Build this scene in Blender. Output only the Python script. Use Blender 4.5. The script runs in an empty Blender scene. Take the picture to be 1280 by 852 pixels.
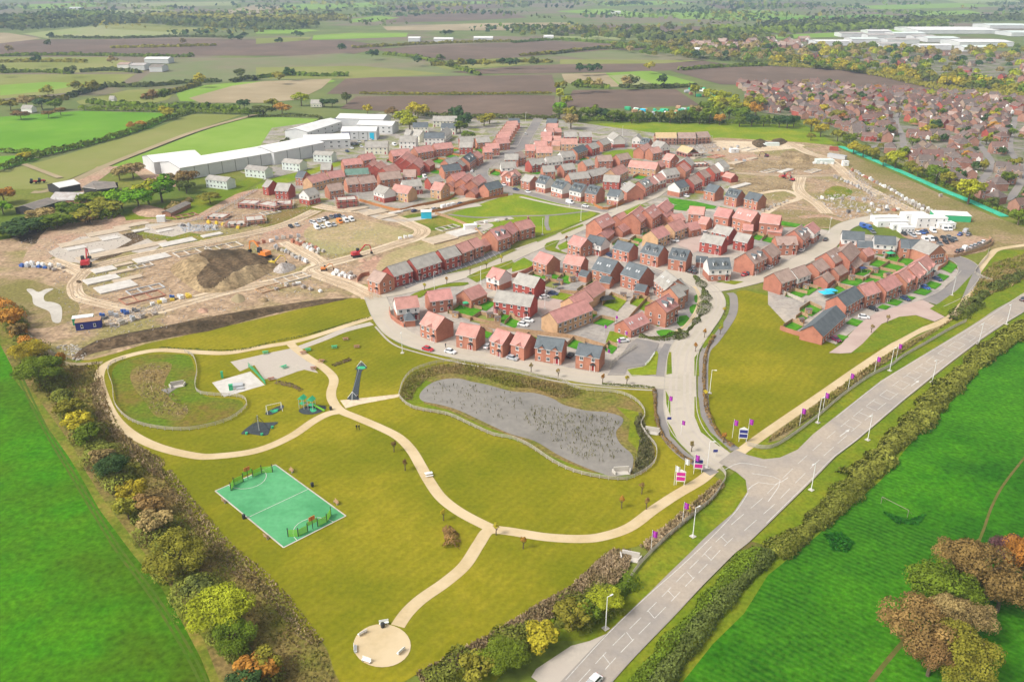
import bpy, bmesh, math, random
import numpy as np
from mathutils import Vector, Matrix
from mathutils.geometry import tessellate_polygon
random.seed(7); RNG = np.random.default_rng(7)
S = bpy.context.scene
COL = S.collection
D = bpy.data
R = math.radians

# ---------------------------------------------------------------- camera, sky, sun, exposure
FPX, HOR, CAMZ = 1040.0, -35.0, 120.0            # focal length in photo pixels, horizon row, height of the drone
PITCH = math.atan((426 - HOR) / FPX)
cam = D.cameras.new('camera'); cam.sensor_width = 36; cam.lens = 36 * FPX / 1280
cam.clip_start = 1; cam.clip_end = 40000
camo = D.objects.new('camera', cam); COL.objects.link(camo)
camo.location = (0, 0, CAMZ); camo.rotation_euler = (math.pi/2 - PITCH, 0, 0)
S.camera = camo
HAZE = 0.00013
SUN_EL, SUN_AZ = R(46), R(-62)                     # sun high, from the left and a little behind the drone
world = D.worlds.new('World'); S.world = world; world.use_nodes = True
nt = world.node_tree; bg = nt.nodes['Background']
sky = nt.nodes.new('ShaderNodeTexSky'); sky.sky_type = 'NISHITA'; sky.sun_disc = False
sky.sun_elevation = SUN_EL; sky.dust_density = 4.0; sky.ozone_density = 1.0; sky.air_density = 1.0
hs = nt.nodes.new('ShaderNodeHueSaturation'); hs.inputs['Saturation'].default_value = 0.12
nt.links.new(sky.outputs[0], hs.inputs['Color']); nt.links.new(hs.outputs[0], bg.inputs[0])
bg.inputs[1].default_value = 0.118
sd = Vector((math.sin(R(-115)) * math.cos(SUN_EL), math.cos(R(-115)) * math.cos(SUN_EL), math.sin(SUN_EL)))
sky.sun_rotation = math.atan2(sd.x, sd.y)
sun = D.lights.new('sun', 'SUN'); sun.energy = 1.7; sun.angle = R(15); sun.color = (1, .94, .84)
suno = D.objects.new('sun', sun); COL.objects.link(suno)
suno.rotation_euler = sd.to_track_quat('Z', 'Y').to_euler()
S.view_settings.view_transform = 'Standard'; S.view_settings.look = 'None'
S.view_settings.gamma = 1; S.view_settings.exposure = 0.7
S.cycles.max_bounces = 4; S.cycles.volume_bounces = 0; S.cycles.use_denoising = True

# ---------------------------------------------------------------- helpers
cP, sP = math.cos(PITCH), math.sin(PITCH)
def G(px, py, z=0.0):
    """the place on the level z that lies along a sight line of the survey photograph"""
    u = (px - 640) / FPX; v = (426 - py) / FPX
    t = (z - CAMZ) / (-sP + v * cP)
    return Vector((u * t, (cP + v * sP) * t))
def gp(pts, z=0.0): return [G(x, y, z) for x, y in pts]
def ppm(py):
    """pixels per metre, sideways, at a ground row"""
    g = G(640, py); return FPX / (g.y * cP + CAMZ * sP)

MATS = {}
def N(nt, t, **kw):
    n = nt.nodes.new(t)
    for k, v in kw.items():
        if k in n.inputs: n.inputs[k].default_value = v
        else: setattr(n, k, v)
    return n
def mat(name, c1, c2=None, scale=1.0, c3=None, scale3=.05, rough=.9, bump=0, rnd=0, space='pos', detail=6,
        stripe=None, spec=.06, metal=0, cut=(.38, .62), cut3=(.4, .6), fine=None):
    """noise-mottled surface: c1/c2 at one scale, c3 in larger patches, optional bands"""
    if name in MATS: return MATS[name]
    m = D.materials.new(name); m.use_nodes = True; MATS[name] = m
    nt = m.node_tree; b = nt.nodes['Principled BSDF']; L = nt.links
    b.inputs['Roughness'].default_value = rough; b.inputs['Specular IOR Level'].default_value = spec
    b.inputs['Metallic'].default_value = metal
    m.diffuse_color = (*c1, 1)
    if c2 is None and not rnd:
        b.inputs['Base Color'].default_value = (*c1, 1); return m
    if space == 'pos': co = N(nt, 'ShaderNodeNewGeometry').outputs['Position']
    else: co = N(nt, 'ShaderNodeTexCoord').outputs['Object']
    def noise(sc, det=detail):
        n = N(nt, 'ShaderNodeTexNoise', Scale=sc, Detail=det, Roughness=.62); L.new(co, n.inputs['Vector']); return n.outputs['Fac']
    def ramp(src, a, z):
        r = N(nt, 'ShaderNodeMapRange'); r.inputs[1].default_value = a; r.inputs[2].default_value = z; L.new(src, r.inputs[0]); return r.outputs[0]
    def mix(fac, a, c, typ='MIX'):
        x = N(nt, 'ShaderNodeMix', data_type='RGBA', blend_type=typ)
        if isinstance(fac, float): x.inputs[0].default_value = fac
        else: L.new(fac, x.inputs[0])
        for i, q in ((6, a), (7, c)):
            if isinstance(q, tuple): x.inputs[i].default_value = (*q, 1)
            else: L.new(q, x.inputs[i])
        return x.outputs[2]
    col = c1
    f = None
    if c2 is not None:
        f = noise(scale); col = mix(ramp(f, *cut), c1, c2)
    if c3 is not None: col = mix(ramp(noise(scale3, 4), *cut3), col, c3)
    if stripe:                                     # (angle, width in m, strength, distortion, colour)
        mp = N(nt, 'ShaderNodeMapping'); mp.inputs['Rotation'].default_value = (0, 0, stripe[0]); L.new(co, mp.inputs[0])
        w = N(nt, 'ShaderNodeTexWave', Scale=.314 / stripe[1], Distortion=stripe[3], Detail=3.0); w.inputs['Detail Scale'].default_value = .03 / (.314/stripe[1])
        L.new(mp.outputs[0], w.inputs[0])
        q = N(nt, 'ShaderNodeMath', operation='MULTIPLY'); L.new(w.outputs['Fac'], q.inputs[0]); q.inputs[1].default_value = stripe[2]
        n2 = noise(.02, 3); q2 = N(nt, 'ShaderNodeMath', operation='MULTIPLY'); L.new(q.outputs[0], q2.inputs[0]); L.new(ramp(n2, .3, .52), q2.inputs[1])
        col = mix(q2.outputs[0], col, stripe[4])
    if fine:                                       # (scale, strength): fine light and dark grain
        n3 = noise(fine[0], 2); r3 = N(nt, 'ShaderNodeMapRange'); r3.inputs[1].default_value = .3; r3.inputs[2].default_value = .7; r3.inputs[3].default_value = 1 - fine[1]; r3.inputs[4].default_value = 1 + fine[1]
        L.new(n3, r3.inputs[0]); h3 = N(nt, 'ShaderNodeHueSaturation'); L.new(r3.outputs[0], h3.inputs['Value'])
        if isinstance(col, tuple): h3.inputs['Color'].default_value = (*col, 1)
        else: L.new(col, h3.inputs['Color'])
        col = h3.outputs[0]
    if rnd:
        oi = N(nt, 'ShaderNodeObjectInfo'); h = N(nt, 'ShaderNodeHueSaturation')
        r = N(nt, 'ShaderNodeMapRange'); r.inputs[3].default_value = 1 - rnd; r.inputs[4].default_value = 1 + rnd
        L.new(oi.outputs['Random'], r.inputs[0]); L.new(r.outputs[0], h.inputs['Value'])
        r2 = N(nt, 'ShaderNodeMapRange'); r2.inputs[3].default_value = .5 - rnd * .06; r2.inputs[4].default_value = .5 + rnd * .06
        mm = N(nt, 'ShaderNodeMath', operation='FRACT'); m5 = N(nt, 'ShaderNodeMath', operation='MULTIPLY'); m5.inputs[1].default_value = 7.3
        L.new(oi.outputs['Random'], m5.inputs[0]); L.new(m5.outputs[0], mm.inputs[0]); L.new(mm.outputs[0], r2.inputs[0]); L.new(r2.outputs[0], h.inputs['Hue'])
        if isinstance(col, tuple): h.inputs['Color'].default_value = (*col, 1)
        else: L.new(col, h.inputs['Color'])
        col = h.outputs[0]
    if isinstance(col, tuple): b.inputs['Base Color'].default_value = (*col, 1)
    else: L.new(col, b.inputs['Base Color'])
    if bump and f is not None:
        bp = N(nt, 'ShaderNodeBump', Strength=bump, Distance=.3); L.new(f, bp.inputs['Height']); L.new(bp.outputs[0], b.inputs['Normal'])
    return m

def mesh(name, v, f, mats, mi=None, smooth=False):
    me = D.meshes.new(name); me.from_pydata([tuple(p) for p in v], [], f)
    for m in (mats if isinstance(mats, (list, tuple)) else [mats]): me.materials.append(m)
    if mi: me.polygons.foreach_set('material_index', mi)
    if smooth: me.polygons.foreach_set('use_smooth', [True] * len(f))
    me.update(); return me
def link(name, me, parent=None, loc=(0, 0, 0), rz=0, sc=None):
    o = D.objects.new(name, me); COL.objects.link(o); o.location = loc
    if rz: o.rotation_euler = (0, 0, rz)
    if sc is not None: o.scale = sc if hasattr(sc, '__len__') else (sc,) * 3
    if parent: o.parent = parent
    return o
def tag(o, label=None, cat=None, group=None, kind=None):
    if label: o['label'] = label
    if cat: o['category'] = cat
    if group: o['group'] = group
    if kind: o['kind'] = kind
    return o
def thing(name, label, cat, loc=(0, 0, 0), rz=0, group=None):
    return tag(link(name, None, None, loc, rz), label, cat, group)
def copy_tree(o, parent=None):
    c = o.copy(); COL.objects.link(c); c.parent = parent
    for ch in o.children: copy_tree(ch, c)
    return c
class MB:
    """collects shapes into one mesh"""
    def __init__(s): s.v = []; s.f = []; s.m = []
    def add(s, v, f, m=0):
        n = len(s.v); s.v += [tuple(p) for p in v]; s.f += [tuple(i + n for i in q) for q in f]; s.m += [m] * len(f)
    def box(s, c, d, m=0, rz=0, taper=1.0):
        cx, cy, cz = c; a, b, h = d[0] / 2, d[1] / 2, d[2] / 2; ca, sa = math.cos(rz), math.sin(rz); v = []
        for z, t in ((-h, 1), (h, taper)):
            for x, y in ((-a, -b), (a, -b), (a, b), (-a, b)):
                x *= t; y *= t; v.append((cx + x * ca - y * sa, cy + x * sa + y * ca, cz + z))
        s.add(v, [(0, 3, 2, 1), (4, 5, 6, 7), (0, 1, 5, 4), (1, 2, 6, 5), (2, 3, 7, 6), (3, 0, 4, 7)], m)
    def prism(s, prof, x0, x1, m=0, axis='x'):
        n = len(prof)
        if axis == 'x': v = [(x0, p[0], p[1]) for p in prof] + [(x1, p[0], p[1]) for p in prof]
        else: v = [(p[0], x0, p[1]) for p in prof] + [(p[0], x1, p[1]) for p in prof]
        s.add(v, [tuple(range(n))[::-1], tuple(range(n, 2 * n))] + [(i, (i + 1) % n, (i + 1) % n + n, i + n) for i in range(n)], m)
    def tube(s, p, q, r0, r1=None, n=6, m=0):
        p, q = Vector(p), Vector(q); r1 = r0 if r1 is None else r1
        d = (q - p).normalized(); a = d.orthogonal().normalized(); b = d.cross(a); v = []
        for c, r in ((p, r0), (q, r1)):
            for i in range(n):
                t = 2 * math.pi * i / n; v.append(c + a * (r * math.cos(t)) + b * (r * math.sin(t)))
        s.add(v, [(i, (i + 1) % n, (i + 1) % n + n, i + n) for i in range(n)] + [tuple(range(n))[::-1], tuple(range(n, 2 * n))], m)
    def mesh(s, name, mats): return mesh(name, s.v, s.f, mats, s.m)
    def build(s, name, mats, parent=None, loc=(0, 0, 0), rz=0): return link(name, s.mesh(name, mats), parent, loc, rz)

def smooth(pts, k=6, closed=False):
    P = [Vector(p) for p in pts]; n = len(P); out = []
    for i in range(n if closed else n - 1):
        if closed: a, b, c, d = P[i - 1], P[i], P[(i + 1) % n], P[(i + 2) % n]
        else: a, b, c, d = P[max(i - 1, 0)], P[i], P[i + 1], P[min(i + 2, n - 1)]
        for j in range(k):
            t = j / k
            out.append(.5 * ((2 * b) + (c - a) * t + (2 * a - 5 * b + 4 * c - d) * t * t + (3 * b - a - 3 * c + d) * t ** 3))
    if not closed: out.append(P[-1])
    return out
LAY = {}
def zl(layer):
    LAY[layer] = LAY.get(layer, 0) + 1
    return -.12 + .024 * layer + .0007 * LAY[layer]
def sheet(name, pts, layer, m, sm=0, world=False, kind='structure'):
    P = pts if world else gp(pts)
    if sm: P = smooth(P, sm, True)
    z = zl(layer)
    tri = tessellate_polygon([[Vector((p.x, p.y, 0)) for p in P]])
    v = [(p.x, p.y, z) for p in P]; f = []
    for t in tri:
        a, b, c = (Vector(v[i]) for i in t)
        if (b - a).cross(c - a).z < 0: t = t[::-1]
        f.append(tuple(t))
    return tag(link(name, mesh(name, v, f, m)), kind=kind)
def offs(P, closed=False):
    n = len(P); T = []
    for i in range(n):
        a = P[i - 1] if (closed or i) else P[i]; b = P[(i + 1) % n] if (closed or i < n - 1) else P[i]
        d = (b - a).normalized(); T.append(Vector((-d.y, d.x)))
    return T
def ribbon(name, pts, w, layer, m, sm=6, world=False, closed=False, kind='structure', z=None):
    P = pts if world else gp(pts)
    P = [Vector((p[0], p[1])) for p in P]
    if sm: P = smooth(P, sm, closed)
    T = offs(P, closed); n = len(P); z = zl(layer) if z is None else z
    W = [w] * n if not isinstance(w, (tuple, list)) else [w[0] + (w[1] - w[0]) * i / (n - 1) for i in range(n)]
    v = []
    for p, t, ww in zip(P, T, W):
        v += [(p.x + t.x * ww / 2, p.y + t.y * ww / 2, z), (p.x - t.x * ww / 2, p.y - t.y * ww / 2, z)]
    f = [(2 * i, 2 * i + 1, (2 * i + 3) % (2 * n), (2 * i + 2) % (2 * n)) for i in range(n if closed else n - 1)]
    return tag(link(name, mesh(name, v, f, m)), kind=kind)
def kerb(pts, w, sm=6, h=.12):
    """kerb stones as a real step along both edges of a carriageway"""
    P = smooth(gp(pts), sm); T = offs(P)
    for s in (-1, 1):
        mb = MB()
        Q = [(p + t * (s * (w / 2 + .12))) for p, t in zip(P, T)]; TT = T
        v = []
        for q, t in zip(Q, TT):
            for o, z in ((-.13, -.05), (-.13, h), (.13, h), (.13, -.05)): v.append((q.x + t.x * o, q.y + t.y * o, z))
        f = []
        for i in range(len(Q) - 1):
            for j in range(3): f.append((4 * i + j, 4 * i + j + 1, 4 * i + j + 5, 4 * i + j + 4))
        tag(link('kerb', mesh('kerb', v, f, M('kerb'))), kind='structure')

# ---------------------------------------------------------------- materials
def M(n): return MATS[n]
mat('ground_far', (.17, .195, .06), (.12, .16, .045), .02, (.2, .16, .11), .0022, cut3=(.48, .56))
mat('grass_base', (.15, .18, .025), (.21, .2, .045), .12, (.11, .16, .02), .015, bump=.3, fine=(.6, .2))
mat('grass_park', (.225, .2, .007), (.29, .245, .016), .22, (.16, .168, .005), .02, bump=.3, stripe=(R(35), 2.3, .32, 10.0, (.14, .15, .005)), cut=(.3, .7), fine=(.9, .14))
mat('grass_verge', (.16, .2, .01), (.22, .22, .015), .3, (.12, .18, .008), .05, bump=.3, fine=(.9, .22))
mat('grass_lush', (.026, .145, .002), (.055, .205, .004), .16, (.018, .1, .003), .03, bump=.4, stripe=(R(-50), 1.4, .35, 14.0, (.09, .23, .015)), cut=(.3, .7), cut3=(.42, .62), fine=(.8, .34))
mat('grass_lush_left', (.034, .17, .002), (.07, .215, .004), .12, (.06, .11, .004), .022, bump=.4, cut=(.3, .7), cut3=(.42, .66), fine=(.7, .3))
mat('grass_margin', (.18, .2, .02), (.28, .21, .05), .35, (.11, .16, .012), .06, bump=.4, fine=(.9, .25))
mat('grass_garden', (.08, .25, .012), (.12, .3, .02), 1.2, (.05, .2, .01), .3)
mat('grass_green', (.2, .255, .01), (.26, .28, .02), .15, (.15, .23, .01), .03, bump=.2, fine=(.7, .2))
mat('grass_rough', (.19, .18, .03), (.12, .14, .018), .4, (.22, .155, .055), .06, bump=.5, fine=(1.0, .4))
mat('wetland', (.15, .15, .012), (.18, .13, .03), .3, (.11, .17, .01), .05, bump=.4, fine=(.9, .3))
mat('field_bright', (.13, .3, .015), (.17, .32, .03), .03, (.11, .26, .015), .008)
mat('field_lime', (.21, .33, .045), (.24, .35, .06), .03, (.18, .3, .035), .008)
mat('field_olive', (.235, .25, .07), (.26, .25, .085), .03, (.2, .22, .05), .008)
mat('field_pale', (.27, .31, .12), (.24, .29, .09), .02, (.3, .3, .14), .006)
mat('field_brown', (.165, .115, .085), (.195, .135, .1), .05, (.14, .1, .075), .01, stripe=(R(80), 6, .25, 3.0, (.15, .1, .07)))
mat('field_stubble', (.2, .175, .1), (.23, .2, .12), .03, (.17, .2, .08), .006)
mat('field_tan', (.36, .28, .17), (.4, .32, .2), .03, (.3, .24, .14), .008)
mat('dirt', (.44, .31, .2), (.29, .2, .125), .2, (.26, .22, .085), .03, bump=.6, cut3=(.47, .6), fine=(.6, .35))
mat('dirt_red', (.46, .28, .2), (.36, .22, .15), .2, (.4, .29, .19), .03, bump=.4, fine=(.6, .3))
mat('dirt_dark', (.1, .065, .035), (.16, .11, .065), .5, (.07, .05, .028), .08, bump=.8, fine=(.8, .45))
mat('soil', (.3, .21, .115), (.18, .125, .065), .5, (.34, .25, .14), .07, bump=.8, fine=(.6, .4))
mat('scrubby', (.26, .205, .085), (.33, .23, .14), .2, (.2, .175, .055), .03, bump=.5, fine=(.8, .3))
mat('track', (.6, .46, .31), (.48, .36, .24), .3, (.64, .52, .37), .05, fine=(.7, .15))
mat('sand_path', (.56, .43, .25), (.5, .385, .225), .8, (.6, .475, .3), .08)
mat('estate_road', (.47, .415, .33), (.42, .37, .295), .25, (.5, .44, .36), .04)
mat('pavement', (.5, .44, .37), (.44, .39, .33), .8, (.47, .41, .35), .1)
mat('asphalt', (.245, .225, .215), (.21, .195, .19), .5, (.28, .25, .225), .05)
mat('asphalt_dark', (.17, .165, .165), (.145, .14, .14), .6, (.2, .19, .185), .08)
mat('main_road', (.36, .315, .27), (.31, .275, .245), .3, (.42, .35, .28), .03, cut3=(.45, .6), fine=(1.2, .08))
mat('worn_tracks', (.27, .245, .225), (.33, .295, .26), .2, (.36, .31, .26), .03)
mat('estate_mix', (.4,.35,.3), (.2,.22,.05), .09, (.3,.27,.24), .05, cut=(.46,.54), fine=(.5, .2))
mat('estate_yard', (.36,.325,.29), (.27,.25,.235), .12, (.44,.38,.32), .05, cut=(.44,.56), fine=(.6, .15))
mat('town_mix', (.21,.18,.145), (.1,.14,.025), .09, (.26,.225,.19), .06, cut=(.4,.5), fine=(.5, .3))
mat('paving_pink', (.47, .35, .3), (.42, .31, .27), .8, (.5, .38, .33), .1)
mat('kerb', (.45, .41, .35), (.38, .34, .29), 1.5)
mat('white_paint', (.7, .68, .64), (.5, .48, .45), 1.8)
mat('concrete', (.5, .46, .4), (.42, .38, .33), .5, (.56, .52, .46), .1)
mat('slab_tan', (.54, .44, .33), (.46, .37, .27), .35)
mat('slab_white', (.62, .58, .53), (.52, .48, .43), .35)
mat('court', (.1, .35, .15), (.12, .385, .175), .3, (.075, .29, .12), .08, cut3=(.42, .65), fine=(.8, .08))
mat('court_edge', (.3, .4, .22))
mat('rubber', (.05, .06, .065), (.07, .08, .085), 1)
mat('pond', (.2, .18, .155), (.165, .15, .125), .1, (.25, .225, .19), .03, rough=.07, spec=.9, bump=.015, fine=(.5, .1))
mat('mulch', (.13, .085, .06), (.19, .13, .09), 1.5)
for nm, c in dict(brick=(.44, .19, .125), brick_red=(.37, .095, .07), tan_brick=(.52, .33, .19), brick_brown=(.36, .175, .12), town_tan=(.38, .28, .21), town_brick=(.36, .19, .14)).items():
    mat(nm, c, tuple(x * .82 for x in c), 1.3, tuple(min(1, x * 1.12) for x in c), .3, rnd=.07, space='obj')
mat('render_white', (.78, .75, .71), (.72, .69, .65), .8, rnd=.03, space='obj')
mat('render_cream', (.72, .7, .58), (.66, .63, .52), .8, rnd=.03, space='obj')
mat('cladding_white', (.66, .72, .68), (.6, .66, .62), .8)
for nm, c in dict(roof_red=(.5, .25, .215), roof_grey=(.36, .335, .3), roof_slate=(.125, .14, .15), roof_brown=(.37, .265, .22), roof_green=(.16, .26, .21),
                  roof_old=(.19, .12, .1), roof_old_grey=(.17, .135, .12), roof_pink=(.5, .265, .22)).items():
    mat(nm, c, tuple(x * .84 for x in c), 2.2, tuple(min(1, x * 1.14) for x in c), .35, rnd=.08, space='obj', bump=.3)
mat('roof_timber', (.6, .44, .25), (.5, .36, .2), 1.2, space='obj')
mat('window_frame', (.8, .8, .78)); mat('glass', (.035, .045, .055), rough=.15, spec=.6)
mat('dark_trim', (.06, .055, .055)); mat('fascia', (.66, .63, .6)); mat('door_red', (.3, .03, .03), rnd=.3, space='obj')
mat('timber', (.46, .3, .18), (.36, .225, .13), 1.1, rnd=.08); mat('timber_orange', (.5, .22, .08), (.42, .18, .07), 1.1)
mat('fence_pale', (.5, .45, .37), (.4, .36, .3), .8); mat('timber_grey', (.27, .235, .19), (.2, .17, .14), 1)
mat('metal_light', (.55, .56, .57), rough=.5, metal=.3); mat('metal_dark', (.05, .05, .05), rough=.5)
mat('white_metal', (.78, .78, .76), rough=.5); mat('lime_metal', (.22, .55, .05), rough=.5); mat('play_green', (.06, .42, .2), rough=.5)
mat('warehouse_wall', (.6, .6, .6), (.54, .545, .55), .2, (.64, .64, .63), .04); mat('warehouse_roof', (.74, .73, .71), (.68, .67, .65), .15)
mat('barn_roof', (.2, .18, .16), (.27, .23, .2), .3); mat('barn_metal', (.5, .48, .46), (.38, .33, .3), .3)
mat('netting', (.05, .42, .26), (.08, .5, .33), .3); mat('barrier_orange', (.65, .22, .06), rough=.6)
mat('tyre', (.02, .02, .02)); mat('purple', (.42, .05, .42)); mat('navy', (.045, .05, .22)); mat('magenta', (.6, .04, .3))
mat('skin', (.5, .3, .22)); mat('cloth_dark', (.02, .02, .03)); mat('bark', (.11, .08, .055), (.16, .12, .08), 3)
for nm, c in dict(white=(.75, .75, .75), silver=(.45, .46, .48), black=(.025, .025, .03), grey=(.16, .17, .18), blue=(.04, .12, .4), red=(.5, .03, .04),
                  dark_blue=(.03, .05, .13), maroon=(.16, .02, .06), orange=(.75, .24, .04), yellow=(.75, .55, .05), sky_blue=(.03, .5, .75), green=(.05, .35, .2)).items():
    mat('paint_' + nm, c, rough=.3, spec=.5)
def leafmat(name, c, k=.35, dark=.5):
    c = tuple(x * 1.12 for x in c)
    c2 = tuple(x * dark for x in c); c3 = tuple(min(.9, x * 1.35) for x in c)
    m = mat(name, c, tuple(x * .72 for x in c), .45, c3, .22, rnd=k * .4, rough=.9, spec=.05, detail=3, cut=(.4, .6), cut3=(.5, .66)); return m
for nm, c in dict(leaf_green=(.125, .175, .015), leaf_dark=(.05, .09, .025), leaf_lush=(.13, .27, .012), leaf_olive=(.215, .2, .025), leaf_yellow=(.38, .31, .025),
                  leaf_lime=(.3, .32, .02), leaf_orange=(.42, .2, .035), leaf_brown=(.215, .135, .045), leaf_tan=(.3, .225, .085), leaf_grey=(.105, .125, .028), leaf_hedge=(.175, .185, .03), leaf_purple=(.13, .06, .06)).items(): leafmat(nm, c)
mat('rut', (.47, .35, .235), (.4, .29, .19), .5); mat('tractor_line', (.06, .14, .008), (.1, .13, .02), .4); mat('trodden', (.16, .12, .04), (.1, .12, .02), .5); mat('nettle', (.02, .13, .01), (.035, .17, .015), .8); mat('dirt_tan', (.44, .325, .19), (.36, .27, .14), .12, (.33, .29, .13), .03, fine=(.6, .25), bump=.4)
mat('reed', (.36, .26, .14), (.25, .2, .08), .5, (.44, .33, .2), .2, cut=(.4, .6)); mat('rush', (.12, .12, .05), (.19, .17, .08), .6)
mat('tuft', (.22, .2, .04), (.15, .155, .02), .5, (.3, .22, .09), .1)
mat('debris', (.5, .47, .44), (.3, .24, .2), 1.2)
# ---------------------------------------------------------------- the ground: fields, lawns, roads, paths
def quad(x0, y0, x1, y1): return [Vector((x0, y0)), Vector((x1, y0)), Vector((x1, y1)), Vector((x0, y1))]
o = link('ground', mesh('ground', [(-14000, -400, -.7), (14000, -400, -.7), (14000, 24000, -.7), (-14000, 24000, -.7)], [(0, 1, 2, 3)], M('ground_far'))); tag(o, kind='structure')
# near ground slab, everything of the estate lies on it
sheet('meadow', [(-300,300),(0,236),(60,236),(120,216),(190,214),(300,206),(400,150),(720,149),(1010,157),(1050,178),(1300,262),(1500,300),(1700,1000),(-500,1000)], 0, M('grass_base'))
FIELDS = []          # (photo outline, material, hedge?)
def fld(m, pts, hedge=0): FIELDS.append((m, pts, hedge))
fld('field_bright', [(-60,150),(100,138),(222,141),(190,158),(120,178),(56,193),(0,189),(-60,190)], 1)
fld('field_olive', [(55,200),(190,161),(240,142),(302,143),(250,160),(185,184),(120,209),(60,234),(-30,240),(-30,214),(0,213)])
fld('field_lime', [(118,214),(190,187),(250,164),(312,144),(398,148),(380,165),(330,187),(270,200),(190,212),(100,222)])
fld('field_bright', [(-40,196),(28,193),(50,198),(0,211),(-40,214)])
fld('field_olive', [(-60,93),(170,92),(150,104),(135,108),(100,114),(0,123),(-60,124)], 1)
fld('field_lime', [(0,119),(60,113),(110,104),(60,102),(0,106)])
fld('field_olive', [(-60,71),(135,71),(175,80),(180,90),(-60,91)], 1)
fld('field_stubble', [(205,77),(240,72),(330,72),(330,97),(275,103),(165,108),(188,90)], 1)
fld('field_brown', [(-60,54),(60,49),(330,49),(430,50),(488,57),(430,70),(240,69),(-60,70)], 1)
fld('field_tan', [(-60,40),(10,41),(52,48),(0,54),(-60,55)])
fld('field_pale', [(28,42),(130,31),(228,36),(226,46),(60,48)], 1)
fld('field_olive', [(124,30),(180,29),(260,36),(226,41),(140,36)])
fld('field_lime', [(220,116),(240,108),(290,103),(410,98),(420,101),(350,118),(300,126),(225,126)])
fld('field_tan', [(236,122),(290,107),(330,101),(415,98),(402,110),(372,124),(330,128),(250,128)])
fld('field_olive', [(95,126),(160,112),(225,110),(210,124),(180,131),(100,130)], 1)
fld('field_stubble', [(320,72),(430,66),(470,70),(530,76),(590,94),(440,97),(320,100)])
fld('field_olive', [(320,84),(450,82),(560,92),(440,98),(320,98)])
fld('field_brown', [(432,98),(470,96),(690,93),(697,115),(560,117),(408,117)], 1)
fld('field_brown', [(445,120),(640,118),(694,119),(690,143),(520,141),(425,135)], 1)
fld('field_brown', [(716,112),(845,111),(875,131),(770,135),(706,133)], 1)
fld('field_tan', [(702,92),(757,91),(776,108),(730,108),(706,102)])
fld('field_lime', [(757,91),(812,88),(840,95),(870,103),(835,108),(776,108)], 1)
fld('field_pale', [(762,94),(790,92),(815,104),(778,107)])
fld('field_brown', [(838,88),(905,81),(965,82),(1046,86),(1110,97),(1172,112),(1100,111),(1020,108),(900,105)], 1)
fld('field_brown', [(560,90),(640,83),(760,77),(880,76),(912,80),(830,88),(700,91),(600,92)])
fld('field_brown', [(468,61),(560,56),(690,51),(772,55),(760,62),(640,72),(530,76),(490,67)], 1)
fld('field_olive', [(535,80),(560,76),(640,72),(700,75),(640,82),(560,87)])
fld('field_stubble', [(690,68),(740,64),(860,66),(905,70),(880,75),(750,76)])
fld('field_olive', [(700,74),(880,75),(830,79),(700,80)])
fld('field_tan', [(478,33),(600,29),(712,28),(706,33),(640,38),(484,38)])
fld('field_lime', [(392,44),(440,41),(510,41),(508,46),(390,50)], 1)
fld('field_lime', [(320,38),(380,36),(400,38),(360,42),(320,42)])
fld('field_olive', [(320,48),(390,46),(385,50),(320,55)])
fld('field_tan', [(266,17),(320,6),(352,8),(345,14),(312,19)])
fld('field_brown', [(470,22),(560,15),(640,16),(660,22),(560,27),(480,28)])
fld('field_lime', [(440,24),(470,20),(500,22),(470,27),(440,28)])
fld('field_brown', [(700,36),(760,31),(880,33),(870,41),(790,44),(700,42)])
fld('field_pale', [(680,46),(800,43),(830,49),(740,50)], 1)
fld('field_brown', [(770,57),(860,59),(830,63),(740,61)])
fld('field_lime', [(695,14),(760,11),(800,16),(840,20),(800,22),(700,15)])
fld('field_lime', [(830,14),(960,13),(1010,20),(960,25),(850,24)], 1)
fld('field_bright', [(960,22),(1100,18),(1140,22),(1060,28),(970,28)])
fld('field_olive', [(960,26),(1050,25),(1060,32),(960,34)])
fld('field_lime', [(1120,16),(1210,13),(1230,17),(1150,20)])
fld('field_lime', [(860,50),(920,48),(960,53),(900,57),(850,56)])
fld('field_lime', [(970,44),(1060,40),(1120,36),(1150,34),(1140,39),(1050,46),(970,48)])
fld('field_pale', [(100,14),(200,11),(220,14),(130,18)])
fld('field_lime', [(20,6),(120,3),(130,8),(30,12)]); fld('field_pale', [(150,4),(300,2),(290,7),(160,9)])
fld('field_lime', [(350,6),(470,3),(480,8),(360,13)]); fld('field_brown', [(480,8),(620,5),(640,10),(500,13)])
fld('field_brown', [(0,28),(90,22),(130,26),(40,33),(0,34)]); fld('field_lime', [(500,3),(620,1),(640,4),(520,6)])
fld('field_brown', [(560,-2),(700,-4),(720,1),(580,2)]); fld('field_lime', [(740,3),(850,1),(870,5),(760,8)])
fld('field_brown', [(880,5),(1000,2),(1030,7),(900,11)]); fld('field_lime', [(1040,8),(1200,4),(1260,8),(1100,12)])
fld('field_pale', [(1180,0),(1300,-3),(1330,2),(1200,4)]); fld('field_lime', [(1150,22),(1280,18),(1300,24),(1170,28)])
fld('field_brown', [(200,20),(250,17),(262,22),(210,26)]); fld('field_lime', [(60,-2),(200,-5),(220,-1),(80,1)])
for i, (m, pts, h) in enumerate(FIELDS):
    P = gp(pts); z = -.55 + .0045 * i
    v = [(p.x, p.y, z) for p in P]
    if sum((a.x * b.y - b.x * a.y) for a, b in zip(P, P[1:] + P[:1])) < 0: v = v[::-1]
    far = min(q[1] for q in pts) < 75
    tag(link('field', mesh('field', v, [tuple(range(len(v)))], M(m))), kind='structure')
sheet('field', [(714,158),(780,152),(1005,156),(1046,180),(1010,180),(860,173),(740,169),(700,166)], 1, M('grass_green'))
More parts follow.
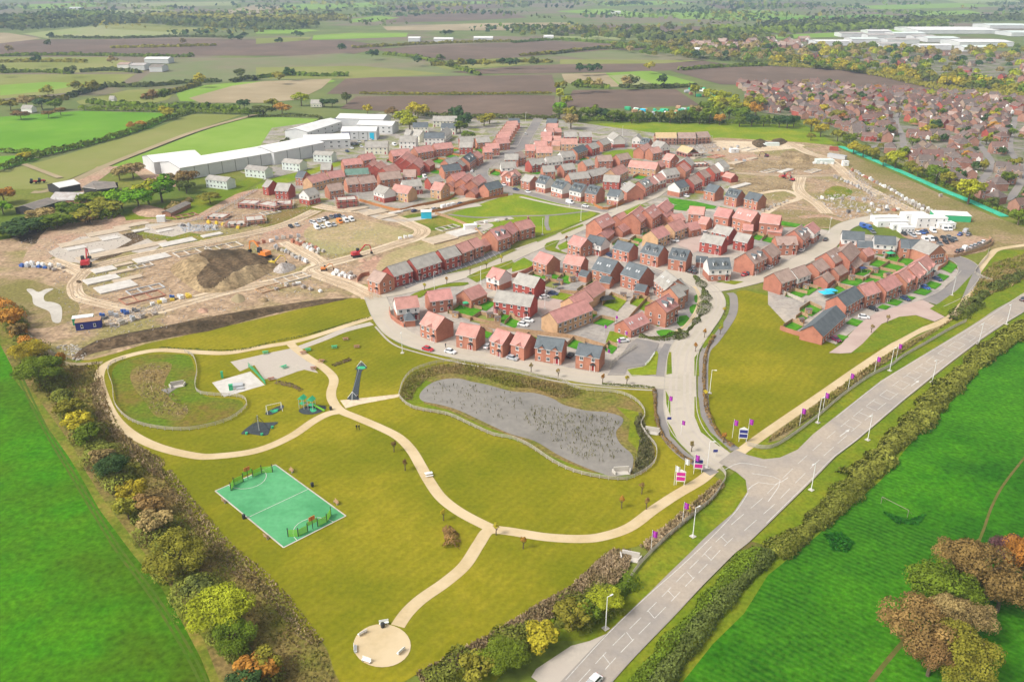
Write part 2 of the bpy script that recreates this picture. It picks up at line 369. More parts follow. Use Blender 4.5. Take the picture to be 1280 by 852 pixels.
# bright pasture left and right of the park
sheet('field', [(-60,415),(0,420),(11,433),(17,473),(37,498),(56,529),(85,569),(104,600),(124,636),(166,692),(201,733),(225,772),(251,822),(263,852),(290,930),(-80,930),(-80,600)], 2, M('grass_lush_left'))
sheet('field_margin', [(-60,395),(0,405),(14,425),(30,468),(52,490),(74,520),(100,556),(118,590),(140,625),(182,680),(216,722),(240,760),(268,812),(284,852),(310,930),(200,930),(160,850),(100,620),(40,530),(-60,450)], 1, M('grass_margin'), 3)
sheet('field', [(1400,350),(1280,416),(1230,456),(1205,484),(1174,518),(1140,551),(1101,600),(1063,632),(1019,671),(978,701),(960,718),(930,766),(891,804),(853,852),(800,930),(1500,930)], 2, M('grass_lush'))
for o_ in (0, 1.8): ribbon('tractor_line', [G(22 + o_ * 3, 470), G(52 + o_ * 3, 532), G(92 + o_ * 3.4, 600), G(140 + o_ * 4, 680), G(188 + o_ * 4.5, 745), G(235 + o_ * 5, 822), G(262 + o_ * 5, 880)], .55, 3, M('tractor_line'), 5, True)
ribbon('trodden_path', [(1088,852),(1105,830),(1126,805),(1140,790)], .9, 3, M('trodden')); ribbon('trodden_path', [(1218,690),(1230,660),(1240,632),(1256,603),(1290,560)], .6, 3, M('trodden'))
sheet('bare_gateway', [(925,685),(940,676),(958,684),(950,694)], 3, M('trodden'), 2)
# rough strip behind the hedge on the left
sheet('rough_ground', [(0,380),(30,412),(70,442),(100,455),(128,452),(122,470),(135,510),(170,545),(197,568),(200,585),(225,618),(246,647),(266,671),(296,692),(320,718),(350,742),(367,766),(379,789),(403,801),(412,819),(424,852),(430,930),(300,930),(275,852),(255,800),(228,755),(206,722),(172,680),(130,625),(108,590),(90,556),(64,520),(42,490),(20,468),(0,430)], 2, M('grass_rough'))
# the mown park
sheet('park_lawn', [(100,452),(180,430),(250,415),(350,392),(430,371),(456,375),(462,394),(474,408),(492,426),(520,437),(583,451),(640,460),(700,473),(753,482),(820,485),(823,520),(834,546),(852,570),(880,590),(903,600),(891,612),(865,636),(829,659),(806,680),(767,688),(744,704),(714,733),(670,757),(640,778),(616,792),(586,807),(545,828),(521,842),(480,862),(430,860),(412,819),(403,801),(379,789),(367,766),(350,742),(320,718),(296,692),(266,671),(246,647),(225,618),(205,600),(197,572),(150,535),(122,490),(122,462)], 3, M('grass_park'), 2)
sheet('road_verge', [(903,600),(925,585),(936,605),(934,620),(918,640),(888,671),(847,710),(806,746),(758,792),(737,800),(690,800),(640,830),(600,870),(500,880),(545,828),(616,792),(670,757),(744,704),(780,735),(829,677),(865,646),(891,624)], 2, M('grass_verge'))
sheet('road_verge', [(905,400),(925,362),(960,366),(990,378),(1050,440),(1064,441),(1090,419),(1125,397),(1170,402),(1190,395),(1216,342),(1232,320),(1280,300),(1330,300),(1280,366),(1228,399),(1157,442),(1101,476),(1044,521),(1000,563),(960,576),(940,572),(920,562),(905,552),(893,535),(884,515),(880,487),(881,445),(893,420)], 2, M('grass_verge'))
sheet('park_lawn', [(921,364),(945,366),(980,378),(1042,430),(1052,440),(1064,442),(1090,430),(1125,420),(1150,412),(1120,428),(1072,458),(1030,488),(960,536),(922,563),(902,548),(890,528),(883,505),(881,465),(883,440),(895,423),(910,400)], 3, M('grass_park'), 2)
sheet('road_verge', [(1280,392),(1241,415),(1185,458),(1129,503),(1073,550),(1044,573),(1016,601),(960,656),(936,679),(877,735),(800,808),(765,852),(700,930),(860,930),(853,852),(891,804),(930,766),(960,718),(1019,671),(1063,632),(1101,600),(1140,551),(1174,518),(1230,456),(1280,416),(1400,350),(1400,330)], 2, M('grass_verge'))
sheet('rough_ground', [(1280,345),(1240,360),(1205,386),(1185,404),(1128,440),(1087,466),(1053,490),(1016,520),(977,549),(960,553),(965,542),(1030,495),(1072,464),(1115,436),(1171,408),(1205,384),(1235,350),(1280,330)], 4, M('scrubby'))
# construction site ground, left and right
sheet('bare_earth', [(-40,302),(0,300),(80,287),(160,277),(235,274),(262,265),(290,247),(330,234),(400,235),(470,250),(560,262),(640,250),(668,268),(640,300),(560,322),(475,346),(463,372),(430,372),(350,392),(250,415),(180,430),(110,450),(70,440),(30,410),(0,380),(-40,360)], 3, M('dirt'), 2)
sheet('bare_earth', [(818,182),(860,175),(900,172),(1005,178),(1040,182),(1060,200),(1110,240),(1160,268),(1245,302),(1232,314),(1190,322),(1130,290),(1080,278),(1050,286),(1000,284),(950,268),(915,255),(880,232),(845,210)], 3, M('dirt'))
sheet('bare_slope', [(1043,183),(1089,204),(1140,226),(1175,242),(1209,256),(1240,270),(1300,290),(1300,312),(1240,312),(1200,300),(1160,276),(1115,250),(1070,222)], 4, M('scrubby'))
sheet('grass_bank', [(0,300),(0,290),(60,276),(140,262),(240,250),(330,215),(345,215),(290,247),(262,265),(235,272),(160,277),(80,286)], 4, M('grass_verge'))
sheet('scrub_patch', [(0,345),(40,350),(80,365),(100,385),(80,405),(30,408),(0,380)], 4, M('scrubby'), 3)
sheet('scrub_patch', [(170,290),(215,286),(255,295),(260,300),(220,305),(180,298)], 4, M('grass_rough'), 3)
sheet('grass_patch', [(170,292),(215,288),(262,296),(255,302),(215,300)], 5, M('grass_margin'), 3)
sheet('soil_patch', [(118,312),(150,294),(175,290),(180,300),(200,305),(165,312),(140,322),(115,325)], 4, M('dirt_dark'), 3)
sheet('soil_patch', [(15,295),(60,284),(100,281),(70,298),(40,305)], 4, M('dirt_dark'), 3)
sheet('reddish_ground', [(320,312),(345,275),(395,265),(430,268),(440,280),(410,290),(350,310)], 4, M('dirt_red'), 3)
sheet('reddish_ground', [(60,285),(110,275),(150,268),(155,280),(120,292),(75,310),(60,325),(40,320)], 4, M('dirt_red'), 3)
sheet('reddish_ground', [(420,350),(450,332),(470,322),(495,325),(480,345),(462,355)], 4, M('dirt_red'), 3)
sheet('reddish_ground', [(880,188),(930,184),(945,195),(940,205),(900,196)], 4, M('dirt_red'), 3)
sheet('scrub_patch', [(380,288),(420,272),(470,278),(515,292),(512,300),(470,306),(420,318),(395,310)], 4, M('dirt_tan'), 3)
sheet('scrub_patch', [(470,335),(490,315),(560,298),(600,296),(590,306),(540,320),(490,338)], 4, M('dirt_tan'), 3)
sheet('scrub_patch', [(325,272),(390,256),(408,262),(380,275),(330,284)], 4, M('grass_rough'), 3)
sheet('grass_patch', [(495,274),(530,266),(560,272),(585,280),(545,288),(520,285)], 4, M('grass_margin'), 3)
sheet('grass_patch', [(1030,240),(1045,232),(1065,238),(1060,246),(1040,247)], 4, M('grass_margin'), 3)
sheet('scrub_patch', [(940,282),(975,262),(1040,268),(1060,278),(1040,284),(990,284)], 4, M('scrubby'), 3)
sheet('pale_ground', [(890,178),(905,176),(1000,180),(990,186),(920,190)], 4, M('track'), 3)
for pts in ([(985,188),(1020,196),(1045,210),(1000,212),(975,200)], [(905,205),(960,200),(1000,206),(985,214),(920,212)], [(915,224),(985,224),(995,236),(950,240)]): sheet('soil_patch', pts, 5, M('soil'), 3)
# dark bank along the foot of the site
sheet('earth_bank', [(91,450),(100,436),(121,425),(154,417),(201,408),(260,396),(330,384),(400,374),(440,372),(400,381),(345,391),(260,414),(216,421),(169,430),(122,440)], 5, M('dirt_dark'))
# green garden ground inside the estate blocks
for P in ([(484,362),(520,350),(640,326),(700,290),(775,268),(830,252),(905,245),(990,280),(1050,290),(1030,310),(990,330),(930,350),(880,360),(850,345),(820,330),(868,350),(874,370),(880,385),(864,414),(848,432),(840,468),(820,474),(740,464),(640,446),(560,432),(505,414),(486,388)],
          [(960,362),(990,346),(1035,318),(1060,300),(1050,290),(1120,296),(1180,322),(1200,340),(1190,362),(1150,384),(1080,402),(1045,430),(990,412),(960,380)]):
    sheet('estate_ground', P, 3, M('estate_yard'))
sheet('estate_ground', [(320,238),(400,212),(440,198),(500,190),(590,150),(700,150),(860,172),(905,200),(915,240),(960,262),(900,252),(840,250),(790,262),(740,262),(690,250),(640,240),(650,262),(560,258),(500,262),(440,262),(380,250)], 3, M('estate_mix'))
# the green with its grey paths, above the pond houses
sheet('village_green', [(560,270),(600,255),(645,243),(690,252),(740,264),(742,270),(720,279),(690,290),(650,298),(610,292),(575,284)], 4, M('grass_green'), 3)
sheet('estate_ground', [(340,160),(480,140),(600,150),(560,190),(490,205),(400,208),(330,225),(300,215),(320,190)], 3, M('estate_mix'))
# --- estate roads
def road(pts, w, m='estate_road', k=1, layer=7, name='road'):
    ribbon(name, pts, w, layer, M(m));
    if k: kerb(pts, w)
def walk(pts, w=2.6, m='pavement', layer=6, name='pavement'): ribbon(name, pts, w, layer, M(m))
SPINE = [(908,579),(898,574),(880,560),(860,538),(851,515),(850,490),(851,462),(856,436),(872,412),(886,392),(891,376),(884,362),(866,350),(840,341),(818,334)]
road(SPINE, 9.6)
road([(850,480),(820,478),(790,476),(740,472),(690,463),(640,452),(600,446),(560,438),(522,428),(496,415),(482,399),(474,383),(469,370)], 8.4)
road([(466,370),(500,364),(535,356),(571,346),(612,334),(652,316),(690,300),(720,287),(750,273),(768,264)], 7.5)
road([(880,361),(905,358),(950,347),(985,333),(1010,321),(1032,308),(1046,291),(1060,281),(1090,273),(1120,271)], 8.5)
road([(600,236),(648,240),(666,243),(692,250),(718,256),(743,261),(768,265)], 7, 'asphalt')
road([(765,266),(800,252),(818,244),(832,233),(845,225),(863,217),(885,208)], 7)
road([(673,148),(667,159),(660,170),(653,183),(640,190),(622,199),(606,208),(602,218),(612,228),(632,235),(650,239)], 8, 'asphalt')
road([(650,171),(640,186),(622,193)], 5, 'asphalt', 0)
road([(690,208),(722,201),(745,193),(768,184),(782,173)], 7, 'asphalt')
road([(560,222),(590,215),(604,212)], 6, 'asphalt', 0)
road([(820,252),(870,260),(905,266),(960,275),(1010,285),(1040,293)], 4.5, 'pavement', 0)
road([(790,345),(812,338),(830,345)], 6, 'asphalt', 0); road([(860,262),(870,280),(880,300),(868,312),(840,320)], 5, 'paving_pink', 0)
road([(1216,341),(1206,353),(1190,367),(1165,379)], 9, 'asphalt', 1)
road([(1183,320),(1200,325),(1210,333),(1210,345),(1196,362)], 8.5, 'asphalt', 1)
sheet('parking_bays', [(497,352),(530,345),(562,334),(596,322),(618,312),(640,306),(634,313),(600,328),(566,339),(535,350),(508,361)], 8, M('asphalt_dark'))
for i in range(20):
    t_ = i / 19; a_ = G(502 + 120 * t_, 351.5 - 38 * t_); b_ = G(509 + 118 * t_, 358.5 - 38.5 * t_); ribbon('bay_marking', [a_, b_], .12, 9, M('white_paint'), 0, True)
# wheel tracks worn into the pale carriageways
SPP = smooth(gp(SPINE), 6); SPT = offs(SPP)
for o_, w_ in ((-3.2, .9), (-1.4, .9), (1.2, .8), (3.0, .9)): ribbon('wheel_track', [p + t * o_ for p, t in zip(SPP, SPT)], w_, 8, M('pavement'), 0, True)
WPP = smooth(gp([(838,479),(790,476),(740,472),(690,463),(640,452),(600,446),(560,438),(522,428),(496,415),(482,399)]), 6); WPT = offs(WPP)
for o_ in (-1.6, 1.4): ribbon('wheel_track', [p + t * o_ for p, t in zip(WPP, WPT)], .7, 8, M('pavement'), 0, True)
# pavements
walk([(469,408),(490,429),(520,440),(583,455),(640,464),(700,477),(760,484),(822,488)][::1], .8, 'kerb')
walk([(645,312),(690,296),(733,277),(752,269),(748,265),(700,257),(650,246)], 2.6)
walk([(560,268),(600,272),(650,270),(690,269),(735,264)], 2.2, 'asphalt', 7)
walk([(684,270),(683,280),(686,288)], 2.2, 'asphalt', 7)
walk([(823,484),(825,518),(834,546),(854,568),(879,583),(893,592)], 3.2, 'asphalt'); walk([(827,470),(829,447),(838,430)], 4, 'asphalt')
walk([(912,366),(917,372),(915,394),(894,425),(881,442),(879,487),(882,523),(894,543),(919,562)], 3.2, 'asphalt')
# green strips between carriageway and pavement
for p in ([(832,488),(833,505),(838,520),(838,500)], [(833,525),(838,545),(860,565),(884,580),(870,572),(848,552),(840,535)], [(835,440),(839,440),(840,467),(833,468)],
          [(868,447),(873,440),(874,470),(868,470)], [(868,496),(873,496),(876,520),(888,540),(910,560),(914,563),(898,557),(876,540),(868,520)], [(877,430),(890,416),(893,421),(880,436)],
          [(898,405),(904,398),(904,410)], [(905,372),(911,372),(912,382)]): sheet('verge_strip', p, 8, M('grass_verge'))
sheet('verge_strip', [(670,300),(695,290),(696,293),(672,303)], 8, M('grass_verge')); sheet('verge_strip', [(700,290),(728,280),(730,282),(703,293)], 8, M('grass_verge'))
sheet('verge_strip', [(512,370),(530,362),(560,354),(585,353),(580,357),(548,360),(525,372)], 8, M('grass_verge'), 2)
sheet('verge_strip', [(583,346),(600,338),(640,325),(645,333),(610,346),(596,353)], 8, M('grass_verge'))
sheet('verge_strip', [(683,304),(700,300),(694,310),(712,318),(700,316),(682,312)], 8, M('grass_verge'), 2); sheet('lawn', [(697,307),(709,301),(712,309),(700,313)], 8, M('grass_green'))
sheet('lawn', [(640,330),(655,322),(666,328),(664,334),(640,340)], 8, M('grass_green'))
sheet('lawn', [(835,247),(870,252),(896,258),(893,261),(865,262),(838,254)], 8, M('grass_garden')); sheet('lawn', [(842,256),(862,259),(858,264),(842,262)], 8, M('grass_garden'))
sheet('lawn', [(930,352),(918,356),(895,352),(905,350)], 8, M('grass_verge')); sheet('lawn', [(975,276),(1010,282),(1005,286),(975,281)], 8, M('grass_garden'))
sheet('lawn', [(755,190),(785,187),(800,192),(802,197),(770,198),(754,194)], 8, M('grass_green'), 2)
sheet('lawn', [(775,266),(800,255),(806,257),(782,270)], 8, M('grass_green')); sheet('lawn', [(900,258),(918,262),(912,266),(898,263)], 8, M('grass_garden'))
sheet('grass_bank', [(320,232),(345,222),(400,208),(430,200),(432,205),(400,214),(350,232),(318,240)], 5, M('grass_green'))
# paving and car parks
sheet('pink_paving', [(670,377),(713,368),(731,368),(723,381),(704,399),(688,401),(677,391)], 8, M('paving_pink'))
sheet('parking_court', [(645,408),(668,391),(698,402),(698,414),(667,413)], 8, M('asphalt')); sheet('parking_court', [(669,373),(685,366),(700,368),(686,377)], 8, M('asphalt'))
sheet('parking_court', [(596,372),(620,362),(645,372),(625,378)], 7, M('estate_road')); sheet('pink_paving', [(843,301),(872,296),(900,303),(905,318),(880,316),(850,308)], 8, M('paving_pink'))
sheet('car_park', [(786,430),(796,423),(824,429),(821,436),(805,457),(784,460),(781,469),(759,469)], 8, M('asphalt'))
for P_ in ([(845,398),(858,394),(862,402),(850,408)], [(862,384),(870,380),(872,388),(864,392)], [(868,370),(875,368),(875,376),(869,378)], [(820,414),(836,412),(846,417),(830,422)], [(814,400),(830,396),(838,404),(822,408)], [(812,380),(822,374),(832,378),(820,388)]): sheet('show_garden', P_, 8, M('grass_garden'), 2)
ribbon('garden_path', [(845,414),(856,408),(866,396),(872,384),(874,370),(868,358)], 1.4, 8, M('sand_path'), 4)
sheet('lawn', [(784,462),(805,458),(821,438),(823,443),(820,468),(790,470)], 8, M('grass_green')); sheet('lawn', [(762,414),(778,414),(785,422),(770,428),(757,428)], 8, M('grass_green'))
sheet('pink_paving', [(1036,441),(1052,430),(1059,421),(1078,402),(1095,391),(1129,381),(1153,375),(1170,383),(1162,386),(1181,396),(1168,402),(1145,394),(1124,396),(1102,405),(1089,418),(1078,430),(1064,441),(1050,442)], 8, M('paving_pink'))
sheet('lawn', [(1064,441),(1078,430),(1089,418),(1102,405),(1124,396),(1145,394),(1165,402),(1120,426),(1090,440)], 7, M('grass_verge'))
sheet('lawn', [(1162,386),(1182,396),(1200,378),(1212,350),(1216,342),(1196,363),(1175,378)], 8, M('grass_verge'))
sheet('site_car_park', [(1116,283),(1166,281),(1237,299),(1231,311),(1199,319),(1181,318),(1150,305),(1128,295)], 5, M('dirt_red'))
sheet('tarmac_stub', [(760,180),(778,173),(786,180),(782,192),(765,190)], 6, M('asphalt'))
# --- sand and dirt tracks on the site
def track(pts, w, m='track', layer=6):
    ribbon('dirt_track', pts, w, layer, M(m))
    if w >= 6 and m == 'track':
        P = smooth(gp(pts), 6); T = offs(P)
        for o_ in (-1.9, -.9, 1.0, 2.1): ribbon('wheel_rut', [a + t * (o_ + .3 * math.sin(i * .7 + o_)) for i, (a, t) in enumerate(zip(P, T))], .45, 9, M('rut'), 0, True)
track([(470,373),(440,358),(412,348),(390,338),(402,332),(428,325),(458,317),(495,305),(520,297),(528,288),(515,281),(495,273),(457,264),(425,262),(395,257)], 8.5)
track([(388,340),(345,352),(290,362),(240,375),(180,392),(130,402)], 9); track([(357,302),(370,310),(395,325),(402,332)], 8); track([(470,372),(466,362)], 12)
track([(395,263),(360,279),(320,290),(260,302),(180,318),(125,331),(105,340)], 7.5); track([(106,340),(96,350),(93,360),(100,372),(130,380),(165,388)], 6, 'track')
track([(38,330),(45,312),(62,300),(92,290),(130,281),(180,276),(220,277),(247,272),(274,258),(305,242),(330,237)], 7, 'dirt_red'); track([(60,325),(90,335),(105,342)], 8)
track([(450,262),(490,275),(530,272),(560,262),(600,256)], 6, 'pavement'); track([(590,290),(610,282),(600,278),(640,272)], 6, 'pavement')
track([(985,178),(1008,190),(1032,198),(1050,211),(1065,226),(1089,238),(1115,252),(1140,264),(1156,273)], 8); track([(905,214),(919,216),(954,218),(998,220),(1052,219)], 6)
track([(1001,221),(998,235),(1005,244),(1022,255),(1034,267)], 7); track([(862,190),(907,187),(925,189)], 7); track([(1000,272),(1030,270),(1056,276)], 5, 'dirt_red')
track([(950,242),(980,238),(1000,247),(975,256),(955,268)], 4, 'track'); track([(320,143),(250,162),(180,188),(130,208),(100,222),(60,238),(40,240)], 6, 'field_tan', 4)
track([(135,208),(110,225),(90,240),(200,235),(190,220),(170,205)], 14, 'dirt_red', 3); track([(30,205),(75,222)], 4, 'field_tan', 4)
track([(-5,410),(14,378),(28,408),(42,424),(62,440),(78,452),(98,456)], 1.6, 'track', 6) if 0 else None
track([(0,395),(33,418),(52,434),(70,448),(88,455),(128,453)], 2.2, 'field_tan', 6)
# bare pool of mud, left edge
sheet('mud_pool', [(33,362),(40,361),(48,365),(58,361),(67,361),(56,368),(56,376),(68,378),(77,384),(76,402),(66,402),(62,390),(52,385),(42,380),(40,370)], 6, M('concrete'), 3)
# --- the main road
ROADL = [(1400,310),(1280,366),(1228,399),(1157,442),(1101,476),(1044,521),(1016,543),(997,562),(975,572),(955,574),(935,569),(919,562),(898,578),(920,590),(932,600),(934,615),(918,639),(888,671),(847,710),(806,746),(758,792),(706,851),(650,930)]
ROADR = [(700,930),(765,851),(806,807),(847,764),(877,733),(918,692),(936,678),(960,655),(1016,600),(1044,571),(1073,549),(1129,501),(1185,456),(1242,413),(1280,390),(1400,332)]
sheet('main_road', ROADL + ROADR, 9, M('main_road'))
sheet('layby', [(758,792),(737,801),(714,807),(670,836),(664,846),(672,852),(650,930),(640,930),(706,852)][::-1], 8, M('pavement'))
MID = [(1400,321),(1280,378),(1235,406),(1171,449),(1115,490),(1058,536),(1010,578),(975,612),(960,627),(924,658),(900,680),(880,701),(854,727),(828,754),(800,782),(770,812),(744,840),(690,900)]
mp = smooth(gp(MID), 8); mt = offs(mp)
def lane(off, w, m, layer, dash=None, a=0, b=1, name='road_marking'):
    """painted line beside the middle of the carriageway"""
    n = len(mp); i0, i1 = int(a * (n - 1)), int(b * (n - 1)); Q = [mp[i] + mt[i] * off for i in range(i0, i1 + 1)]; T = mt[i0:i1 + 1]
    s = 0; v, f = [], []; z = zl(layer)
    for k in range(len(Q) - 1):
        p, q = Q[k], Q[k + 1]; l = (q - p).length; t0 = 0
        steps = max(1, int(l / .5))
        for j in range(steps):
            u0, u1 = j / steps, (j + 1) / steps; d = s + l * u0
            if dash is None or (d % (dash[0] + dash[1])) < dash[0]:
                A, B = p.lerp(q, u0), p.lerp(q, u1); t = T[k]; c = len(v)
                v += [(A.x + t.x * w / 2, A.y + t.y * w / 2, z), (A.x - t.x * w / 2, A.y - t.y * w / 2, z), (B.x - t.x * w / 2, B.y - t.y * w / 2, z), (B.x + t.x * w / 2, B.y + t.y * w / 2, z)]; f.append((c, c + 1, c + 2, c + 3))
        s += l
    tag(link(name, mesh(name, v, f, M(m))), kind='structure')
for o_ in (-2.6, 2.6): lane(o_, 2.4, 'worn_tracks', 10, name='worn_lane')
lane(1.1, .11, 'white_paint', 11, (4, 2), .56, .98); lane(-1.1, .11, 'white_paint', 11, (4, 2), .56, .98)
lane(1.7, .11, 'white_paint', 11, (6, 3), .1, .55); lane(-1.7, .11, 'white_paint', 11, (6, 3), .1, .55)
def hatch(a, b, step, half, skew=0):
    n = len(mp); v, f = [], []; z = zl(11); s = 0; nxt = 0; i = int(a * (n - 1))
    while i < int(b * (n - 1)):
        p, q = mp[i], mp[i + 1]; l = (q - p).length
        while nxt <= s + l:
            c = p.lerp(q, max(0, (nxt - s)) / l); t = mt[i]; d = (q - p).normalized()
            A = c + t * half + d * skew; B = c - t * half - d * skew; e = d * .07; k = len(v)
            v += [(P.x, P.y, z) for P in (A - e, B - e, B + e, A + e)]; f.append((k, k + 1, k + 2, k + 3)); nxt += step
        s += l; i += 1
    tag(link('road_marking', mesh('hatching', v, f, M('white_paint'))), kind='structure')
hatch(.58, .92, 8, 1.05, .5); hatch(.12, .30, 5, 1.6, .3)
for c, a_ in (((1144,479), 0), ((1056,541), 1)):     # turn arrows
    g = G(*c); d = (G(c[0] + 30, c[1] - 22) - g).normalized(); t = Vector((-d.y, d.x)); z = zl(11)
    P = [g - d * 3 - t * .12, g + d * 1 - t * .12, g + d * 1 - t * .5, g + d * 3, g + d * 1 + t * .5, g + d * 1 + t * .12, g - d * 3 + t * .12]
    tag(link('road_marking', mesh('arrow', [(p.x, p.y, z) for p in P], [tuple(range(7))], M('white_paint'))), kind='structure')
for pts in ([(905,588),(925,579),(958,584)], [(960,627),(975,600),(940,592)]): ribbon('road_marking', pts, .16, 11, M('white_paint'), 3)
EDGE = [(958,654),(1014,599),(1042,571),(1071,549),(1127,501),(1183,456),(1240,413),(1278,391)]
ribbon('road_marking', EDGE, .12, 11, M('white_paint'), 3); ribbon('road_marking', [(707,850),(760,792),(808,746),(849,710),(890,671),(920,639),(935,616)], .12, 11, M('white_paint'), 3); ribbon('road_marking', [(1277,368),(1229,400),(1158,443),(1102,477),(1045,522)], .12, 11, M('white_paint'), 3)
ribbon('road_marking', [(935,612),(948,603),(968,606),(985,597)], .16, 11, M('white_paint'), 2)
# --- sand paths of the park
def path(pts, w=3.0): ribbon('footpath', pts, w + .5, 4, M('grass_margin'), 8, name='footpath') if 0 else ribbon('footpath', pts, w, 5, M('sand_path'), 8)
path([(470,396),(461,398),(433,407),(390,421),(362,428),(337,432),(320,435),(282,441),(239,439.5),(197,437.5),(158,445),(132,456),(124,470),(128,490),(141,519),(163,541),(197,558),(239,568.5),(268,570),(320,563),(362,546),(392,526),(410,517),(424,514)])
path([(362,428),(369,435),(385,447),(404,459),(417,473),(414,490),(416,501),(426,513),(447,522),(475,534),(498,546),(514,562),(526,582),(536,600),(551,621),(574,639),(604,655),(619,661),(640,664),(684,671),(729,673),(758,669),(788,658),(818,636),(847,617),(876,600),(892,586)])
path([(622,661),(609,664),(598,680),(581,706),(557,727),(527,748),(509,765),(497,782)])
path([(922,567),(960,539),(1030,491),(1073,461),(1115,433),(1143,416),(1171,405),(1188,396),(1201,384),(1213,360),(1217,347),(1228,331),(1237,320),(1250,311),(1300,304)])
sheet('seating_circle', [(477.6 + 36 * math.cos(t * math.pi / 14), 806.5 + 27 * math.sin(t * math.pi / 14)) for t in range(28)], 6, M('sand_path'))
walk([(340,447),(400,425),(430,413),(465,404)], 3.4, 'pavement', 4); sheet('paved_yard', [(300,464),(288,452),(340,440),(365,435),(372,440),(398,466),(377,461),(345,470),(330,474),(318,456)], 4, M('pavement'))
sheet('paved_yard', [(349,461),(343,452),(356,446),(371,444),(396,458),(372,464),(345,474),(330,473)], 5, M('pavement'))
sheet('pump_station_slab', [(265,478),(313,464),(331,481),(280,496)], 5, M('slab_white'))
sheet('worn_grass', [(425,500),(455,497),(500,492),(498,496),(450,505),(432,510)], 4, M('track'))
# wetland basin, pond
sheet('wetland', [(140,475),(143,459),(158,450),(190,443),(230,443),(240,450),(245,470),(247,488),(262,496),(298,499),(303,510),(280,524),(240,533),(200,532),(168,524),(150,508)], 4, M('wetland'), 3)
sheet('wetland_mud', [(165,462),(190,452),(215,455),(205,480),(215,500),(235,510),(225,525),(195,520),(180,500),(165,480)], 5, M('grass_rough'), 3)
sheet('wetland_water', [(201,487),(214,484),(222,478),(226,482),(210,492)], 6, M('pond'))
sheet('pond_bank', [(501,500),(500,490),(505,477),(517,464),(545,455),(573,453),(602,456),(640,465),(668,471),(696,474),(724,487),(767,491),(789,498),(801,509),(806,521),(801,532),(808,546),(819,560),(818,577),(806,590),(786,599),(770,599),(740,596),(719,590),(691,578),(662,559),(640,549),(616,544),(588,532),(559,519),(517,511)], 4, M('grass_rough'))
sheet('pond_bank', [(503,498),(512,480),(530,474),(540,478),(528,490),(530,504),(560,512),(600,530),(640,545),(690,570),(740,590),(790,594),(800,585),(795,560),(785,550),(788,525),(770,508),(800,515),(802,540),(815,565),(812,582),(790,597),(740,594),(700,580),(660,556),(616,542),(560,517),(515,508)], 5, M('grass_verge'))
POND = [(525,492),(528,501),(551,506),(574,513),(602,526),(619,534),(640,543),(668,551),(697,568),(724,581),(753,592),(767,595),(786,592),(791,582),(790,568),(775,554),(770,540),(778,529),(777,521),(758,515),(733,513),(705,506),(691,498),(668,491),(640,489),(610,481),(590,477),(573,473),(554,474),(537,480)]
sheet('pond', POND, 7, M('pond'), 4)
# sports court
CC = gp([(268.9,613.4),(344,580.5),(432.4,644.6),(354.4,684.1)])
sheet('court_surface', CC, 6, M('court'), world=True)
def cpt(u, v): return CC[0].lerp(CC[1], u).lerp(CC[3].lerp(CC[2], u), v)
for a, b in (((0,0),(1,0)), ((1,0),(1,1)), ((1,1),(0,1)), ((0,1),(0,0))): ribbon('court_edging', [cpt(*a), cpt(*b)], .35, 7, M('concrete'), 0, True)
ribbon('court_marking', [cpt(0, .5), cpt(1, .5)], .14, 8, M('white_paint'), 0, True)
CL, CW = (CC[3] - CC[0]).length, (CC[1] - CC[0]).length
for e in (0, 1): ribbon('court_marking', [cpt(.5 + 5 / CW * math.cos(t * math.pi / 12), (5.6 / CL) * math.sin(t * math.pi / 12) if e == 0 else 1 - (5.6 / CL) * math.sin(t * math.pi / 12)) for t in range(13)], .14, 8, M('white_paint'), 0, True)
# slabs poured for the next houses: raised concrete, things of their own
YAW = math.atan2((G(320,290) - G(175,320)).y, (G(320,290) - G(175,320)).x)
def slab(cx, cy, w, d, m, label, h=.3, yaw=None):
    h += .012 * (LAY.setdefault('slab', 0)); LAY['slab'] += 1
    g = G(cx, cy); mb = MB(); w *= .84; d *= .84; mb.box((0, 0, h / 2), (w, d, h)); o = mb.build('foundation_slab', [M(m)], None, (g.x, g.y, 0), YAW if yaw is None else yaw)
    tag(o, label, 'foundation slab', 'concrete house slabs on the building site')
TN, WH = 'bare tan house slab on the building site', 'white poured house slab on the building site'
for i, (cx, cy, w, d, m) in enumerate([(100,303,22,9,'t'),(95,310.5,10,6,'w'),(120,314,8,6,'w'),(115.6,321,15,8,'t'),(154,313,21,9,'t'),(137.5,298,10,7,'w'),(136,290,24,9,'t'),(164,282,20,7,'t'),
        (176,288,9,5,'w'),(192,306,16,7,'t'),(222,303,20,8,'w'),(190,323,18,9,'w'),(206,283,14,7,'t'),(206,288.5,9,5,'w'),(265,294,12,5,'w'),
        (130,337.5,11,8,'w'),(127,349.5,16,9,'w'),(145,359,18,11,'w'),(160,349,14,5,'t'),(152,340,12,4,'t'),(155,331,9,4,'t'),(468,266,16,9,'t'),(446,261,14,8,'t'),(484,271,13,6,'t'),(495,266,9,4,'w'),(526,261,12,8,'t'),(551,257,22,9,'t'),(579,251,18,8,'t'),
        (578,291,16,12,'w'),(550,299.5,18,12,'t'),(508,262,9,5,'w'),(400,274,10,3,'t'),(920,204,14,7,'t'),(940,199,11,5,'t'),(908,212,12,7,'t'),(982,214,16,5,'w'),(925,233,22,5,'w'),(870,197,10,6,'t')]):
    where = 'left' if cx < 320 else ('middle' if cx < 700 else 'right hand')
    slab(cx, cy, w, d, 'slab_tan' if m == 't' else 'slab_white', f"{'tan' if m == 't' else 'white'} concrete house slab on the bare earth of the {where} building site" if where != 'middle' else f"{'tan' if m == 't' else 'white'} concrete house slab beside the car parking of the middle building site")
